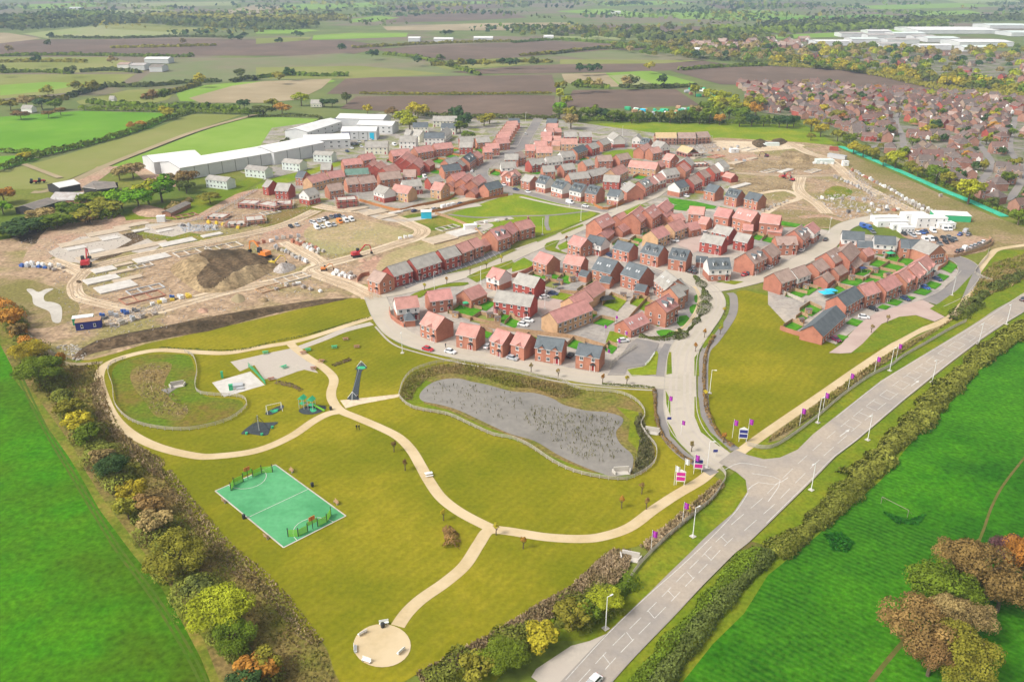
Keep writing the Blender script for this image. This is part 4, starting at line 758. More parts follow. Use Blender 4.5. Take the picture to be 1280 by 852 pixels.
lone = [(64,45,'leaf_dark'),(60,54,'leaf_grey'),(47,75,'leaf_dark'),(3,88,'leaf_grey'),(90,88,'leaf_grey'),(290,48,'leaf_dark'),(305,44,'leaf_dark'),(299,48,'leaf_dark'),(427,60,'leaf_dark'),(470,67,'leaf_dark'),(464,68,'leaf_dark'),(521,75,'leaf_dark'),(350,52,'leaf_dark'),(370,43,'leaf_dark'),(375,44,'leaf_dark'),
        (550,73,'leaf_grey'),(563,82,'leaf_grey'),(576,78,'leaf_olive'),(589,79,'leaf_dark'),(606,80,'leaf_olive'),(628,78,'leaf_dark'),(638,78,'leaf_dark'),(362,92,'leaf_dark'),(348,96,'leaf_olive'),(555,42,'leaf_dark'),(562,41,'leaf_dark'),(644,78,'leaf_dark'),(668,78,'leaf_grey'),(725,86,'leaf_dark'),(737,86,'leaf_dark'),(746,85,'leaf_dark'),(712,30,'leaf_dark'),(738,36,'leaf_dark'),(776,39,'leaf_dark'),
        (790,34,'leaf_dark'),(825,41,'leaf_dark'),(864,41,'leaf_yellow'),(855,46,'leaf_dark'),(828,101,'leaf_dark'),(792,102,'leaf_grey'),(736,105,'leaf_olive'),(748,106,'leaf_tan'),(723,107,'leaf_green'),(783,103,'leaf_tan'),(813,84,'leaf_yellow'),(846,68,'leaf_lime'),(858,70,'leaf_olive'),(870,68,'leaf_dark'),(907,68,'leaf_dark'),(920,70,'leaf_olive'),(960,60,'leaf_dark'),(300,92,'leaf_grey'),(60,115,'leaf_olive'),(140,76,'leaf_tan'),(95,108,'leaf_olive'),(115,109,'leaf_olive'),(190,121,'leaf_brown'),(205,118,'leaf_green'),(250,100,'leaf_yellow'),(12,62,'leaf_tan'),(228,52,'leaf_tan'),(700,118,'leaf_lime'),(703,108,'leaf_olive')]
for px, py, lf in lone:
    d = G(px, py, 5).length; h = 10 if d < 900 else 12 if d < 1500 else 15
    tree(px, py, h, h * .62, lf, f'lone {cn[lf]} tree in the {place(px, py)} of the open farmland', f'lone {cn[lf]} farmland trees', squat=.42)
# the hazy distance: copses and woods that read as masses
def wood(pts, w, h, lf, lab, size, dens): hedge(pts, w, h, lf, lab, size, dens, name='woodland', cat='woodland', mname='woodland', kind='stuff', lump=.5)
for i in range(140):
    py = random.choice([random.uniform(-3, 12), random.uniform(2, 26), random.uniform(10, 44)]); px = random.uniform(-40, 1320); L_ = random.uniform(25, 120)
    if py > 26 and px > 930: continue
    d = G(px, py).y; q = [(px + t * L_, py + random.uniform(-.6, .6) + t * random.uniform(-1.5, 1.5)) for t in (0, .35, .7, 1)]
    hedge(q, random.uniform(12, 40) if i % 3 else random.uniform(40, 120), random.uniform(6, 12), ['leaf_grey', 'leaf_green', 'leaf_olive', 'leaf_dark'][i % 4], 'distant strip of hedge and trees fading into the haze', d / 420, 55 / d * .7 * (420/d), name='distant_woodland', cat='woodland', mname='woodland', kind='stuff', lump=.5)
for pts, w, h, lf in (([(0,36),(60,33),(110,30),(135,27)], 150, 14, 'leaf_grey'), ([(0,28),(40,24),(90,20),(140,22)], 90, 13, 'leaf_green'), ([(140,30),(180,27),(240,30),(300,34),(380,36)], 90, 12, 'leaf_grey'), ([(200,22),(260,24),(340,26),(430,24)], 110, 12, 'leaf_olive'),
                      ([(760,44),(850,50),(960,52)], 60, 11, 'leaf_grey'), ([(880,42),(1000,40),(1080,36),(1180,32)], 60, 12, 'leaf_green'), ([(960,34),(1040,31),(1100,29),(1280,24)], 80, 12, 'leaf_grey')):
    wood(pts, w, h, lf, 'distant wood fading into the haze', 4.5, .028)
# ---------------------------------------------------------------- houses
def win_mesh(w, h, name='window', bars=1):
    mb = MB(); mb.box((0, 0, 0), (w, .12, h), 0); mb.box((0, -.03, 0), (w - .22, .12, h - .22), 1)
    if bars: mb.box((0, -.05, 0), (.07, .12, h - .2), 0)
    mb.box((0, -.05, -h / 2 - .06), (w + .15, .2, .09), 0)
    return mb.mesh(name, [M('window_frame'), M('glass')])
WIN = win_mesh(1.25, 1.3); WINN = win_mesh(.8, 1.2, bars=0)
def door_mesh():
    mb = MB(); mb.box((0, 0, 1.05), (1.1, .12, 2.1), 0); mb.box((0, -.04, 1.0), (.86, .12, 1.96), 1); mb.box((0, -.35, .06), (1.6, .7, .12), 2)
    return mb.mesh('door', [M('window_frame'), M('door_red'), M('concrete')])
DOOR = door_mesh()
def canopy_mesh():
    mb = MB(); mb.prism([(-.95, 0), (.95, 0), (0, .6)], -.9, 0, 0, 'y'); mb.box((-.8, -.8, -1.15), (.1, .1, 2.3), 1); mb.box((.8, -.8, -1.15), (.1, .1, 2.3), 1)
    return mb.mesh('porch_canopy', [M('dark_trim'), M('window_frame')])
CANOPY = canopy_mesh()
def dormer_mesh():
    mb = MB(); mb.box((0, 0, .5), (1.5, 2.2, 1.3), 0); mb.box((0, -1.13, .5), (1.1, .1, 1.0), 2); mb.box((0, -1.16, .5), (.09, .12, 1.0), 0)
    mb.prism([(-.95, 1.13), (.95, 1.13), (0, 1.9)], -1.3, 1.5, 1, 'y'); return mb.mesh('dormer', [M('window_frame'), M('roof_slate'), M('glass')])
DORMER = dormer_mesh()
def rooflight_mesh(): mb = MB(); mb.box((0, 0, 0), (.6, .95, .14), 0); mb.box((0, 0, .03), (.46, .8, .14), 1); return mb.mesh('roof_window', [M('window_frame'), M('paint_silver')])
RLIGHT = rooflight_mesh()
def chimney_mesh(): mb = MB(); mb.box((0, 0, .5), (.7, .5, 1.5), 0); mb.box((0, 0, 1.28), (.8, .6, .1), 1); mb.tube((0, 0, 1.3), (0, 0, 1.6), .13, .1, 8, 1); return mb.mesh('chimney', [M('brick_brown'), M('roof_pink')])
CHIM = chimney_mesh()
ROOFN = dict(R=('roof_red', 'red tiled'), G=('roof_grey', 'grey tiled'), S=('roof_slate', 'dark slate'), B=('roof_brown', 'brown tiled'), P=('roof_pink', 'pale red tiled'), T=('roof_timber', 'bare timber'), N=('roof_green', 'green sheeted'), W=('warehouse_roof', 'white metal'))
WALLN = dict(b=('brick', 'red brick'), r=('brick_red', 'deep red brick'), t=('tan_brick', 'tan brick'), w=('render_white', 'white rendered'), c=('render_cream', 'cream rendered'), p=('brick_brown', 'brown brick'), m=('cladding_white', 'white panelled'))
def roof_mesh(L_, D_, eh, rise, m, hip=0, over=.3, thick=.16):
    mb = MB(); ox = L_ / 2 + over * .7; oy = D_ / 2 + over; dz = over * rise / (D_ / 2)
    hx = 0 if not hip else min(D_ / 2, L_ / 2 - .1)
    for z0, flip in ((0, 0), (thick, 1)):
        v = [(-ox, -oy, eh - dz + z0), (ox, -oy, eh - dz + z0), (ox, oy, eh - dz + z0), (-ox, oy, eh - dz + z0), (-ox + hx, 0, eh + rise + z0), (ox - hx, 0, eh + rise + z0)]
        f = [(0, 1, 5, 4), (2, 3, 4, 5)]
        if hip: f += [(1, 2, 5), (3, 0, 4)]
        if not flip: f = [q[::-1] for q in f]
        mb.add(v, f, 0)
    n = len(mb.v) - 12
    for a, b in ((0, 1), (2, 3)): mb.f.append((n + a, n + b, n + b + 6, n + a + 6)); mb.m.append(1)
    if not hip:
        for a, b in ((1, 5), (5, 2), (3, 4), (4, 0)): mb.f.append((n + a, n + b, n + b + 6, n + a + 6)); mb.m.append(2)
    else:
        for a, b in ((1, 2), (3, 0)): mb.f.append((n + a, n + b, n + b + 6, n + a + 6)); mb.m.append(1)
    return mb.mesh('roof', [M(m), M('fascia'), M('dark_trim')])
def house(q1, q2, dep, label, roof='R', wall='b', eh=5.0, opt='', cat='house', name='house', group=None, base=0, rise=None):
    """q1,q2: the two ends of the front eaves; dep: depth of the house behind them"""
    A, B = G(*q1, 0 if base else eh), G(*q2, 0 if base else eh); u = (B - A); L_ = max(u.length, 3.5); u.normalize(); n = Vector((-u.y, u.x))
    mid = (A + B) / 2
    if n.dot(mid) < 0: n = -n
    c = mid + n * (dep / 2); rz = math.atan2(u.y, u.x)
    if 'g' in opt:                                   # gable end towards the viewer
        L_, dep = dep, L_; rz += math.pi / 2
    o = thing(name, label, cat, (c.x, c.y, 0), rz, group)
    rs = rise or dep / 2 * (.82 if 'q' in opt else .75); hd = dep / 2; x = L_ / 2
    wm = M(WALLN[wall[0]][0]); up = M(WALLN[wall[1]][0]) if len(wall) > 1 else wm
    def body(z0, z1, nm, m, gab):
        mb = MB()
        pr = [(-hd, z0), (hd, z0), (hd, z1)] + ([(0, z1 + rs)] if gab else []) + [(-hd, z1)]
        mb.prism(pr, -x, x); mb.build(nm, [m], o)
    if 'h' in opt: body(-.1, eh, 'wall', wm, 0)
    elif len(wall) > 1: body(-.1, 2.6, 'wall', wm, 0); body(2.602, eh, 'upper_wall', up, 1)
    else: body(-.1, eh, 'wall', wm, 1)
    link('roof', roof_mesh(L_, dep, eh, rs, ROOFN[roof][0], 'h' in opt), o)
    if 'h' not in opt and eh > 3.9:
        mb = MB(); mb.box((0, 0, eh + rs + .17), (L_ + .45, .3, .12)); mb.build('ridge_tiles', [M(ROOFN[roof][0])], o)
    if 'x' in opt: return o
    def put(nm, me, X, Z, s=0):                      # s=0 front, 1 right end, 2 left end
        if s == 0: link(nm, me, o, (X, -hd - .03, Z))
        elif s == 1: link(nm, me, o, (x + .03, X, Z), math.pi / 2)
        else: link(nm, me, o, (-x - .03, X, Z), -math.pi / 2)
    F = 0
    if 'g' in opt: F = 1 if True else 0
    span = dep if 'g' in opt else L_
    side = 2 if 'g' in opt else 0
    k = max(1, int(span / 2.7)); st = span / k; dset = {0, k - 1} if k > 3 else {k - 1} if k > 1 else set()
    if 'g' in opt:                                   # the end nearer to the viewer
        e1 = c + Vector((math.cos(rz), math.sin(rz))) * x; side = 1 if e1.length < c.length else 2
    floors = [1.35] + ([3.95] if eh > 4.2 else []) + ([6.4] if eh > 6.8 else [])
    for fi, z in enumerate(floors):
        for i in range(k):
            X = -span / 2 + st * (i + .5)
            if fi == 0 and i in dset and eh > 4 and 'n' not in opt:
                if side == 0:
                    put('door', DOOR, X, 0)
                    if dist_ok(c): link('porch_canopy', CANOPY, o, (X, -hd, 2.35))
                else: put('door', DOOR, X, 0, side)
            else: put('window', WIN if (i + fi) % 3 else WINN, X, z, side)
    if 's' in opt:                                   # windows in the visible gable as well
        r = Vector((math.cos(rz), math.sin(rz))); sd = 1 if (c + r * x).length < (c - r * x).length else 2
        for z in floors[:2]: put('window', WINN, -hd * .4, z, sd); put('window', WINN, hd * .4, z, sd)
    if 'D' in opt:
        for X in (-L_ * .22, L_ * .22): link('dormer', DORMER, o, (X, -hd * .52, eh + rs * .38))
    if 'L' in opt:
        for X in (-.36, -.24, .14, .26):
            l = link('roof_window', RLIGHT, o, (X * L_, -hd * .5, eh + rs * .5 + .2)); l.rotation_euler = (math.atan2(rs, hd), 0, 0)
    if 'F' in opt:                                   # small front gable over a bay
        for X in ((-L_ * .25, L_ * .25) if L_ > 9 else (L_ * .12,)):
            mb = MB(); mb.prism([(-1.1, 0), (1.1, 0), (0, 1.0)], -.25, 1.6, 0, 'y'); g_ = mb.build('gablet', [up], o, (X, -hd, eh - .1))
            mb = MB()
            for s in (-1, 1): mb.add([(0, -.45, 1.15), (s * 1.35, -.45, -.08), (s * 1.35, 1.7, -.08), (0, 1.7, 1.15)], [(0, 1, 2, 3) if s < 0 else (3, 2, 1, 0)])
            link('gablet_roof', mb.mesh('gablet_roof', [M(ROOFN[roof][0])]), g_)
    if 'C' in opt: link('chimney', CHIM, o, (x * .8, 0, eh + rs))
    return o
def dist_ok(c): return c.length < 420
ORD = ['first', 'second', 'third', 'fourth', 'fifth', 'sixth', 'seventh', 'eighth', 'ninth', 'tenth', 'eleventh', 'twelfth']
def rowof(desc, hs, cat='house', side='from the left'):
    """one row of houses: (x1,y1,x2,y2, roof, wall, depth, eaves, options)"""
    for i, h in enumerate(hs):
        x1, y1, x2, y2, rf, wl = h[:6]; dp = h[6] if len(h) > 6 else 8; eh = h[7] if len(h) > 7 else 5.0; op = h[8] if len(h) > 8 else ''
        small = eh < 3.4; wn = WALLN[wl[0]][1] if len(wl) == 1 else ('white upper, ' + WALLN[wl[0]][1] + ' lower')
        what = 'garage' if small else ('house')
        if len(hs) > 1: lab = f"{ROOFN[rf][1].split()[0]} roofed {wn} {what}, {ORD[i]} {side} {desc}"
        else: lab = f"{ROOFN[rf][1].split()[0]} roofed {wn} {what} {desc}"
        w = lab.split()
        house((x1, y1), (x2, y2), dp, ' '.join(w[:16]), rf, wl, eh, op, cat=what, name=what)
rowof('in the row facing the pond', [(525,404,545,411.5,'R','b',8.6,5.2,'F'),(570,417.5,594.5,422,'R','b',7.5,5,''),(612.3,425,628,430.4,'R','b',8,5,'F'),(638.4,429.5,655,434,'R','b',8,5,'F'),(668.7,434,702,438.5,'S','b',7,5,'F'),(719.7,442.7,749,447.5,'S','b',7,5,'F')])
rowof('below the terrace car bays', [(496,386.5,524,383.5,'R','bw',8,5,''),(537.5,376.8,566,373,'R','b',7.5,5,''),(589,375,608.6,367,'R','b',8,3.6,'')])
rowof('by the left bend of the pond road', [(506,400.5,519,399.5,'S','b',5,2.6,'hx')])
rowof('around the pink paved court', [(617,376,662.5,383,'G','r',8,5,''),(641.4,353,667.8,359.5,'G','r',8,5,''),(608,345.5,623.8,350,'R','bw',8,5,'F')])
rowof('above the pink paved court', [(666.5,325,683.3,331,'R','b',8,5.2,''),(704,328.5,726,332.5,'R','b',7.5,5.2,''),(740,336,763,342,'S','b',10,5.4,'Lq'),(776,342.3,799,349.4,'S','b',10,5.4,'Lq'),(818,350.5,832,362,'G','b',9.5,5.4,'Lq')])
rowof('tan pair beside the pink paved court', [(741,372,757,361.5,'R','t',8,4.4,'x'),(722,384,741,375,'R','t',8,4.4,'x'),(697,404,741,387,'R','t',0.1+8,5,'n')])
rowof('of the show homes', [(833,390,848,381,'R','b',9,6.2,'sD'),(848,372,857,368,'G','b',8,5.4,''),(853,364,861,360,'G','b',8,5.4,'')])
house((789, 412.5), (812, 402), 7.5, 'single storey red roofed sales office by the show home car park', 'R', 'b', 3.0, 'sL', 'office', 'sales_office')
rowof('in the dormered row below the red roofed cluster', [(709.8,304,726,309,'R','b',8,5.2,'s'),(731.5,303,751,307.5,'S','bw',7.5,5,'F'),(766,310,786,315,'S','b',7.5,5,''),(800.7,315,822.6,320.4,'S','b',8.5,5.2,'Dq'),(835.6,322.4,857.5,326,'S','b',8.5,5.2,'Dq'),(886.8,336.8,914.2,336,'S','bw',8.5,5.2,'Dq')])
rowof('behind the slate roofed pairs', [(750,352,762,354,'S','b',5,2.6,'x'),(793,362,806,364.5,'S','b',5,2.6,'x'),(723,343.5,733,346,'S','b',4.5,2.6,'x'),(870,327,884,328,'S','b',5,2.5,'x')], side='small block from the left')
rowof('in the tall red roofed cluster', [(752.5,285,769,277.5,'R','b',9,6.4,'Lq'),(778,278,788,273.5,'R','b',8,4.6,'x'),(801,277.5,812,268,'R','b',10,6.6,'Lq'),(816,273,827,265.5,'R','b',9,6.6,'Lq'),(832,266.5,842.5,257.5,'R','b',8,5.2,'')])
rowof('among the tall red roofed cluster', [(758,298,768,289.5,'R','b',6,2.8,'x'),(778.5,290,790.5,283.5,'R','b',6,2.8,'x'),(799,286.5,809,280,'R','b',6,2.8,'x'),(836,275,843,268,'R','b',7,2.8,'x'),(844,277,857,274.5,'R','b',7,3,'x')])
rowof('in the tan brick terrace by the paved court', [(822.6,298.5,837.5,292,'R','t',8.5,5,''),(843.5,289.5,859.5,283.5,'R','t',8.5,5,''),(863,288,876.5,285,'R','b',7,3.6,'')])
rowof('around the upper pink paved court', [(890,289.5,911,294.3,'G','r',7.5,5,''),(875,301.5,902,306.5,'G','r',7.5,5,''),(917,300,934,303.5,'G','r',7.5,4.4,'')])
rowof('in the red roofed line below the green strip', [(860.7,267,879.5,268.5,'R','b',8,5.2,''),(892.4,269.4,910.5,272.6,'R','b',9,6.4,''),(915.7,271.3,939,277,'R','b',9.5,6.6,'Lq'),(949.5,278,974,280.7,'R','b',9,6.4,'')])
rowof('in front of the red roofed line', [(872.4,278.5,883,280.5,'R','b',7,3.0,'x'),(929,287.5,941,288.2,'R','b',6,2.8,'x'),(959.4,288.6,977,290.4,'R','b',6,2.8,'x')])
rowof('north side of the bending beige road', [(943,330,959,322,'B','b',9.5,5.4,'Dq'),(965,322,976,314.5,'B','b',8.5,5,'s'),(972,306,997.5,305.5,'B','b',7.5,5,'F'),(1004,300,1013,292.5,'B','b',9.5,5.6,'Dq'),(1018,292.3,1025.5,286.5,'R','bw',8,5,'')])
rowof('between beige road and village gardens', [(977,354,995,347.8,'B','b',8.5,5,''),(998,348,1014,342,'B','bw',7.5,5,''),(1024.6,340,1037,333.6,'B','b',8,5.4,''),(1044,328.8,1056.5,322,'B','b',9,6.6,'Lq'),(1063,326.5,1075,314.5,'B','b',9,6.4,'q')])
rowof('behind the beige road houses', [(1035,353.5,1043,347.5,'B','b',6,2.8,'x'),(1049.4,344,1059.7,338.5,'B','b',6,2.8,'x'),(1069,335.7,1079.4,328,'B','b',6,2.8,'x'),(1084,320.5,1093.5,317,'P','b',6,2.8,'x')])
rowof('in the slate roofed line by the site cabins', [(1053,299,1080.4,301,'S','bw',8,5,'n'),(1093.5,305,1119.8,306.8,'S','bw',8,5,''),(1126.4,309.6,1138,310.4,'S','b',8,5,''),(1139,310.6,1153,310.8,'S','b',8,5,''),(1162,318,1182,315,'G','b',10,5.2,'gs')])
rowof('with slate roof between two white houses', [(1072,309,1091.6,309.8,'S','b',6,2.6,'x')])
rowof('in the curved terrace facing the grey street', [(1028.5,420,1057,394.5,'S','b',8,3.4,'n'),(1058,382.7,1079.4,370,'S','b',8,5,''),(1083,370,1101,364,'R','b',8,5,''),(1108,364,1127.3,355,'R','b',8,5,''),(1134,353.6,1146,345.5,'R','b',8.5,5,'F'),(1148,348,1158.3,339.5,'R','b',8.5,5,'F'),(1160,338,1169.6,330.3,'R','bw',8.5,5,'F')], side='from the bottom')
rowof('in the terrace facing the parking bays', [(459.4,349,474.3,354,'B','b',8,5,'s'),(492.8,345.3,515.7,338.3,'G','r',8.5,5,''),(521,336.5,551.8,326.8,'G','r',9,5.2,''),(556,324,576.4,318,'G','r',8.5,5.2,''),(578,316.4,592.3,311,'R','b',8,5,''),(593.6,310.4,604.6,306.5,'R','b',8,5,''),(606,308,614,304.5,'R','b',6,2.9,'x'),(622,300.4,638,295,'R','b',10,5.6,'Dq'),(640,293,649,286.5,'R','b',9,5.2,'s')])
rowof('at the corner of the village green', [(650,288,669,283,'R','b',8,5.2,'sC')])
rowof('in the row facing the village green', [(651,225,662,227.8,'G','b',8,5,''),(669.7,227.8,681.3,230.4,'S','bw',9,5.4,'Dq'),(689,233,702.7,236.8,'S','bw',9,5.4,'Dq'),(711.7,237.5,726,240.7,'S','bw',9,5.4,'Dq'),(731,240.7,745.3,243.3,'S','b',9,5.4,'Dq'),(758.9,244.6,773,246.5,'S','bw',8,5,'')])
rowof('in the second row behind the village green', [(679.4,214.9,694.3,214.2,'G','b',8,5,''),(705.2,213,720,211,'G','b',8,5,''),(733,207.8,743.4,205.8,'G','b',8,5,''),(713.6,224.5,738,222,'G','b',8,5,''),(739.5,220.7,762,216,'G','b',8,5,''),(753.7,226.5,773.7,227.8,'G','r',8,5,'')])
rowof('by the tan courtyard', [(771,220,786,213,'P','t',9,5,''),(785,208.5,819.5,212,'P','t',9,4.6,''),(747.8,201.7,765.8,201,'B','b',8,5,''),(775,200.4,789.7,197.8,'B','b',8,5,'')])
rowof('along the sandy side street', [(784,240.4,804.6,239,'G','b',10,5,'gx'),(807,235,816,230,'G','b',9,5.4,'D'),(817,231,823,228,'P','b',8,5,''),(824.6,226.2,833,223.6,'P','bw',8,5,''),(833,219.8,849.8,217,'G','bw',8,5,''),(857,214.6,863,210.7,'P','b',9,5.2,''),(864,207.5,868,203.5,'G','r',10,5.2,'')])
rowof('between courtyard and unfinished blocks', [(827.9,199,838,201,'P','b',9,5,'s'),(816,192,828,190,'P','b',8,5,''),(805,190,816,185,'P','b',8,5,''),(826,209,832,206,'P','b',7,4.4,'x')])
rowof('in the terrace climbing to the building site', [(849.8,236,861.5,232.7,'S','bw',8.5,5,''),(868,231,878,226,'B','r',9,5.2,''),(881,222.4,888.6,219.8,'B','r',9,5.2,''),(893.8,217,901,214.5,'B','r',9,5.2,''),(905,210,912,208,'G','rw',9,5.2,'x')])
rowof('in the last row before the earth works', [(880.3,238,893.6,241,'S','b',8.5,5,''),(906,244.4,921,247.5,'S','b',8.5,5.2,'Dq'),(930.3,248.3,947,252,'S','b',8.5,5,'F')])
rowof('beside the terrace end', [(903,220,914,223,'P','r',6,2.8,'x')])
rowof('at the head of the tarmac stub', [(758.7,170.7,767,175,'G','rw',9,6,''),(790.4,173.5,800.7,174,'G','rw',10,6.4,'g'),(799.5,179.7,809.5,180.8,'S','b',9,5.6,'D'),(814.3,182.3,826,185,'G','rw',9,5,'s'),(740,186.5,749.7,183.6,'G','r',8,5,''),(754,181.5,764,178.2,'G','b',8,5,''),(722,191.5,735,187,'S','b',8,5,'')])
rowof('in the pair beside the large grass field', [(705.3,171,720.8,171,'G','r',8,5,''),(724.4,171,740,171,'G','r',8,5,'')])
rowof('in the cluster right of the avenue', [(682.7,154.5,695.6,155,'S','b',9,5,'x'),(684,160,697,160.3,'P','t',8,5,'x'),(684,165.5,692.4,165,'P','w',8,5,''),(676,171,689,171.4,'P','t',8,5,''),(677.5,176,689,176.6,'P','b',8,5,''),(669,183,684,182.6,'P','bw',8,5,''),(656.8,188.4,668.5,188.4,'R','b',9,5,''),(670.4,191,690.4,191,'P','t',9,5,''),(701.4,180.4,722,180.6,'P','t',9,4.8,'')])
rowof('on the right of the avenue cluster', [(691,175.5,700.7,175.6,'P','b',7,3.6,'x'),(689.5,182,700,182.2,'P','t',7,3.4,'x'),(694,165.5,702,165.2,'P','b',7,3.8,'x')])
rowof('below the avenue cluster', [(631,199.6,647.8,199.6,'G','b',8,5,'s'),(649,198,658,196,'B','b',8,5,''),(626.5,210,645,209.5,'G','rw',8,5,''),(664.6,207,682.7,204.6,'G','r',8,5,'F'),(685.3,203.5,704,201.6,'G','rw',8,5,''),(703.4,197,719.5,195.2,'G','rw',8,5,'')])
rowof('at the corner where the avenue meets the green', [(625.8,220.4,637.5,222.9,'P','bw',7,5,'F'),(641.3,222.9,651.7,218.5,'P','b',8,5,''),(611,238,629,233.5,'S','b',8,5,''),(598,230,608,226,'R','b',8,5.2,'')])
rowof('in the stepped terrace left of the avenue', [(622+2.6*i, 174-3.4*i, 637+2.2*i, 173.4-3.4*i, 'P', 'b', 7.5, 5, '' if i < 2 else 'x') for i in range(6)], side='from the bottom')
rowof('at the top of the left avenue', [(636,153.6,649.7,153.6,'S','r',8,5,'x')])
rowof('in the red terrace curving left of the avenue', [(621.3,180,637.5,178.5,'R','b',8,5,''),(607.8,186,624.5,185.4,'R','b',8,5,''),(604.5,190.5,615.5,190.2,'R','b',8,5,''),(598,198,604,194.5,'R','b',8,5.2,''),(587,203.5,596,197,'S','b',9,5.4,'D')])
rowof('in the grey roofed pair behind the terrace', [(575,177.6,591.8,177,'G','r',8,5,''),(574.3,184.2,590.5,184.2,'G','r',8,5,''),(596.3,178.4,613,177.4,'G','b',8,5,'')])
rowof('in the red roofed arc below the pale houses', [(430,206.8,453.3,204.6,'R','b',8,5,''),(454,200.8,470,197.8,'R','b',8,5,''),(491,195.3,514,193,'R','b',8.5,5,''),(522,191.4,542,188.2,'R','b',8.5,5,''),(544.5,187,567,184.8,'R','b',8.5,5,'')])
rowof('in the narrow beige gabled rank', [(509.6,203.2,517,196,'P','r',9,5,''),(515.9,206.2,523.4,199,'P','r',9,5,''),(525,210.5,532.5,203.5,'P','r',9,5,''),(537,208,543.6,204,'P','r',7,4,'x')])
rowof('in the second beige gabled rank', [(469.7,212,476.5,206,'P','r',9,5,''),(477,214,485,208,'P','r',9,5,''),(485.5,217.5,501,212.5,'P','r',9,5,'')])
rowof('in the brown brick row of the middle estate', [(476,225,502.6,222.4,'B','b',9,5,''),(503.6,221,519.4,221,'B','b',9,4.6,''),(434.6,231,449.4,229.4,'B','b',8.5,5,''),(451,230,471,227.4,'B','b',8.5,5,'')])
rowof('behind the long curved timber fence', [(467,239,480,243,'G','rw',8,5,''),(488.4,239,509.7,242.4,'P','t',8.5,5,''),(504.6,234,527.8,232,'G','rw',8,5,''),(538,236.5,551,238.5,'P','t',9,5,'s'),(538.8,229,554.3,226.2,'G','r',7,4.4,'')])
rowof('in the red roofed fan above the fence', [(569,226,586,222,'R','b',8,5.2,''),(584,230,594.4,223,'P','b',8,5,''),(597,232.4,607,225,'P','b',8,5,'')])
rowof('among the red roofed fan', [(567,234,573,230,'P','b',6,2.8,'x'),(580,238.5,587,233.8,'P','b',6,2.8,'x'),(594,243,600,238.5,'P','b',6,2.8,'x')])
rowof('in the middle of the estate with solar panels', [(555.6,214.4,577,211.8,'S','b',8,5,'')])
rowof('behind the solar roofed house', [(561,205.5,576,201,'G','b',7,4.4,''),(578,208,585,203.5,'G','r',7,4.4,'x')])
rowof('at the end nearest the white panelled blocks', [(369,221.4,378.6,222.4,'S','b',8,5,''),(400.5,212,413.2,212,'G','b',8,5,''),(328,232.6,335,234,'G','r',8,5,''),(343.5,238,359.7,239,'G','r',9,5,''),(386,245.6,399.7,241.8,'G','rw',8,5,'s'),(390,229,412,223.7,'R','t',8.5,5,'n'),(412.5,223,431.3,220.4,'R','t',8.5,5,'n'),(412,239,430,236.5,'B','b',8,5,'')])
# pale office blocks and cottages near the warehouses
for (a, b, c_, d_, l) in [(256.6,223.8,284,227,'first from the left'),(305.8,211.2,332,213.8,'second from the left'),(352,202.6,375.4,205,'third from the left'),(391.3,193,415.2,194.4,'fourth from the left')]:
    house((a, b), (c_ - 1, d_), 7.5, f'white panelled two storey block with grey roof below the long warehouse, {l}', 'G', 'm', 5.0, 'n', 'office block', 'office_block', rise=1.7)
for q in [(456,184.2,484,184.2,'G','c',9,5,'long cream cottage row below the white office'),(499,177,519.4,177.4,'G','w',9,5,'pale grey gabled house right of the long cream cottages'),(505,168,512,168.5,'G','w',8,5.4,'tall narrow pale house behind the grey gabled one'),(530,173,555,173,'S','w',9,5,'slate roofed white house in the pale courtyard'),(516,159.2,535,159,'S','c',8,5,'slate roofed cream house below the golden tree'),
          (541,151.4,571,151.4,'G','c',9,5,'long grey roofed cream house behind the courtyard'),(551,160,569,160.4,'S','c',8,5,'cream house with slate roof left of the dark conifers'),(557,170,565,164,'G','w',8,5,'pale end house at the right of the courtyard'),(512,168,524,170,'G','c',9,5,'pale house joining the left of the courtyard')]:
    house(q[:2], q[2:4], q[6], q[8], q[4], q[5], q[7], '', 'house', 'cottage')
# warehouses
def shed(q1, q2, dep, eh, label, wall='warehouse_wall', roof='warehouse_roof', rise=2.2, bays=8, win=0, name='warehouse', cat='warehouse', strip=None):
    A, B = G(*q1, eh), G(*q2, eh); u = B - A; L_ = u.length; u.normalize(); n = Vector((-u.y, u.x)); n = n if n.dot(A) > 0 else -n; c = (A + B) / 2 + n * dep / 2
    o = thing(name, label, cat, (c.x, c.y, 0), math.atan2(u.y, u.x)); hd = dep / 2; x = L_ / 2
    mb = MB(); mb.prism([(-hd, -.1), (hd, -.1), (hd, eh), (0, eh + rise), (-hd, eh)], -x, x); mb.build('wall', [M(wall)], o)
    link('roof', roof_mesh(L_, dep, eh, rise, roof, over=.35, thick=.25), o)
    for i in range(1, bays): mb = MB(); mb.box((0, 0, eh / 2), (.25, .2, eh)); mb.build('downpipe', [M('asphalt_dark')], o, (-x + L_ * i / bays, -hd - .1, 0))
    for i in range(win):
        for z in (1.8, 4.8): link('window', WIN, o, (-x + L_ * (i + .5) / win, -hd - .04, z), 0, (1.6, 1, 1))
    if strip: mb = MB(); mb.box((0, 0, 0), (L_ * .22, .2, eh * .8)); mb.build('loading_door', [M(strip)], o, (-x * .72, -hd - .1, eh * .45)); mb = MB(); mb.box((0, 0, 0), (L_ * .12, .2, eh * .8)); mb.build('loading_door', [M('paint_sky_blue')], o, (x * .75, -hd - .1, eh * .45))
    return o
shed((224.5,210.5), (341,191), 26, 7.6, 'very long grey walled warehouse with white roof, its nearer left half', bays=7)
shed((342,191), (405,178.2), 26, 8.2, 'raised right half of the very long white roofed warehouse', bays=4)
shed((192,203.4), (252,196), 26, 7.6, 'shorter white roofed warehouse joined behind the long one', bays=2)
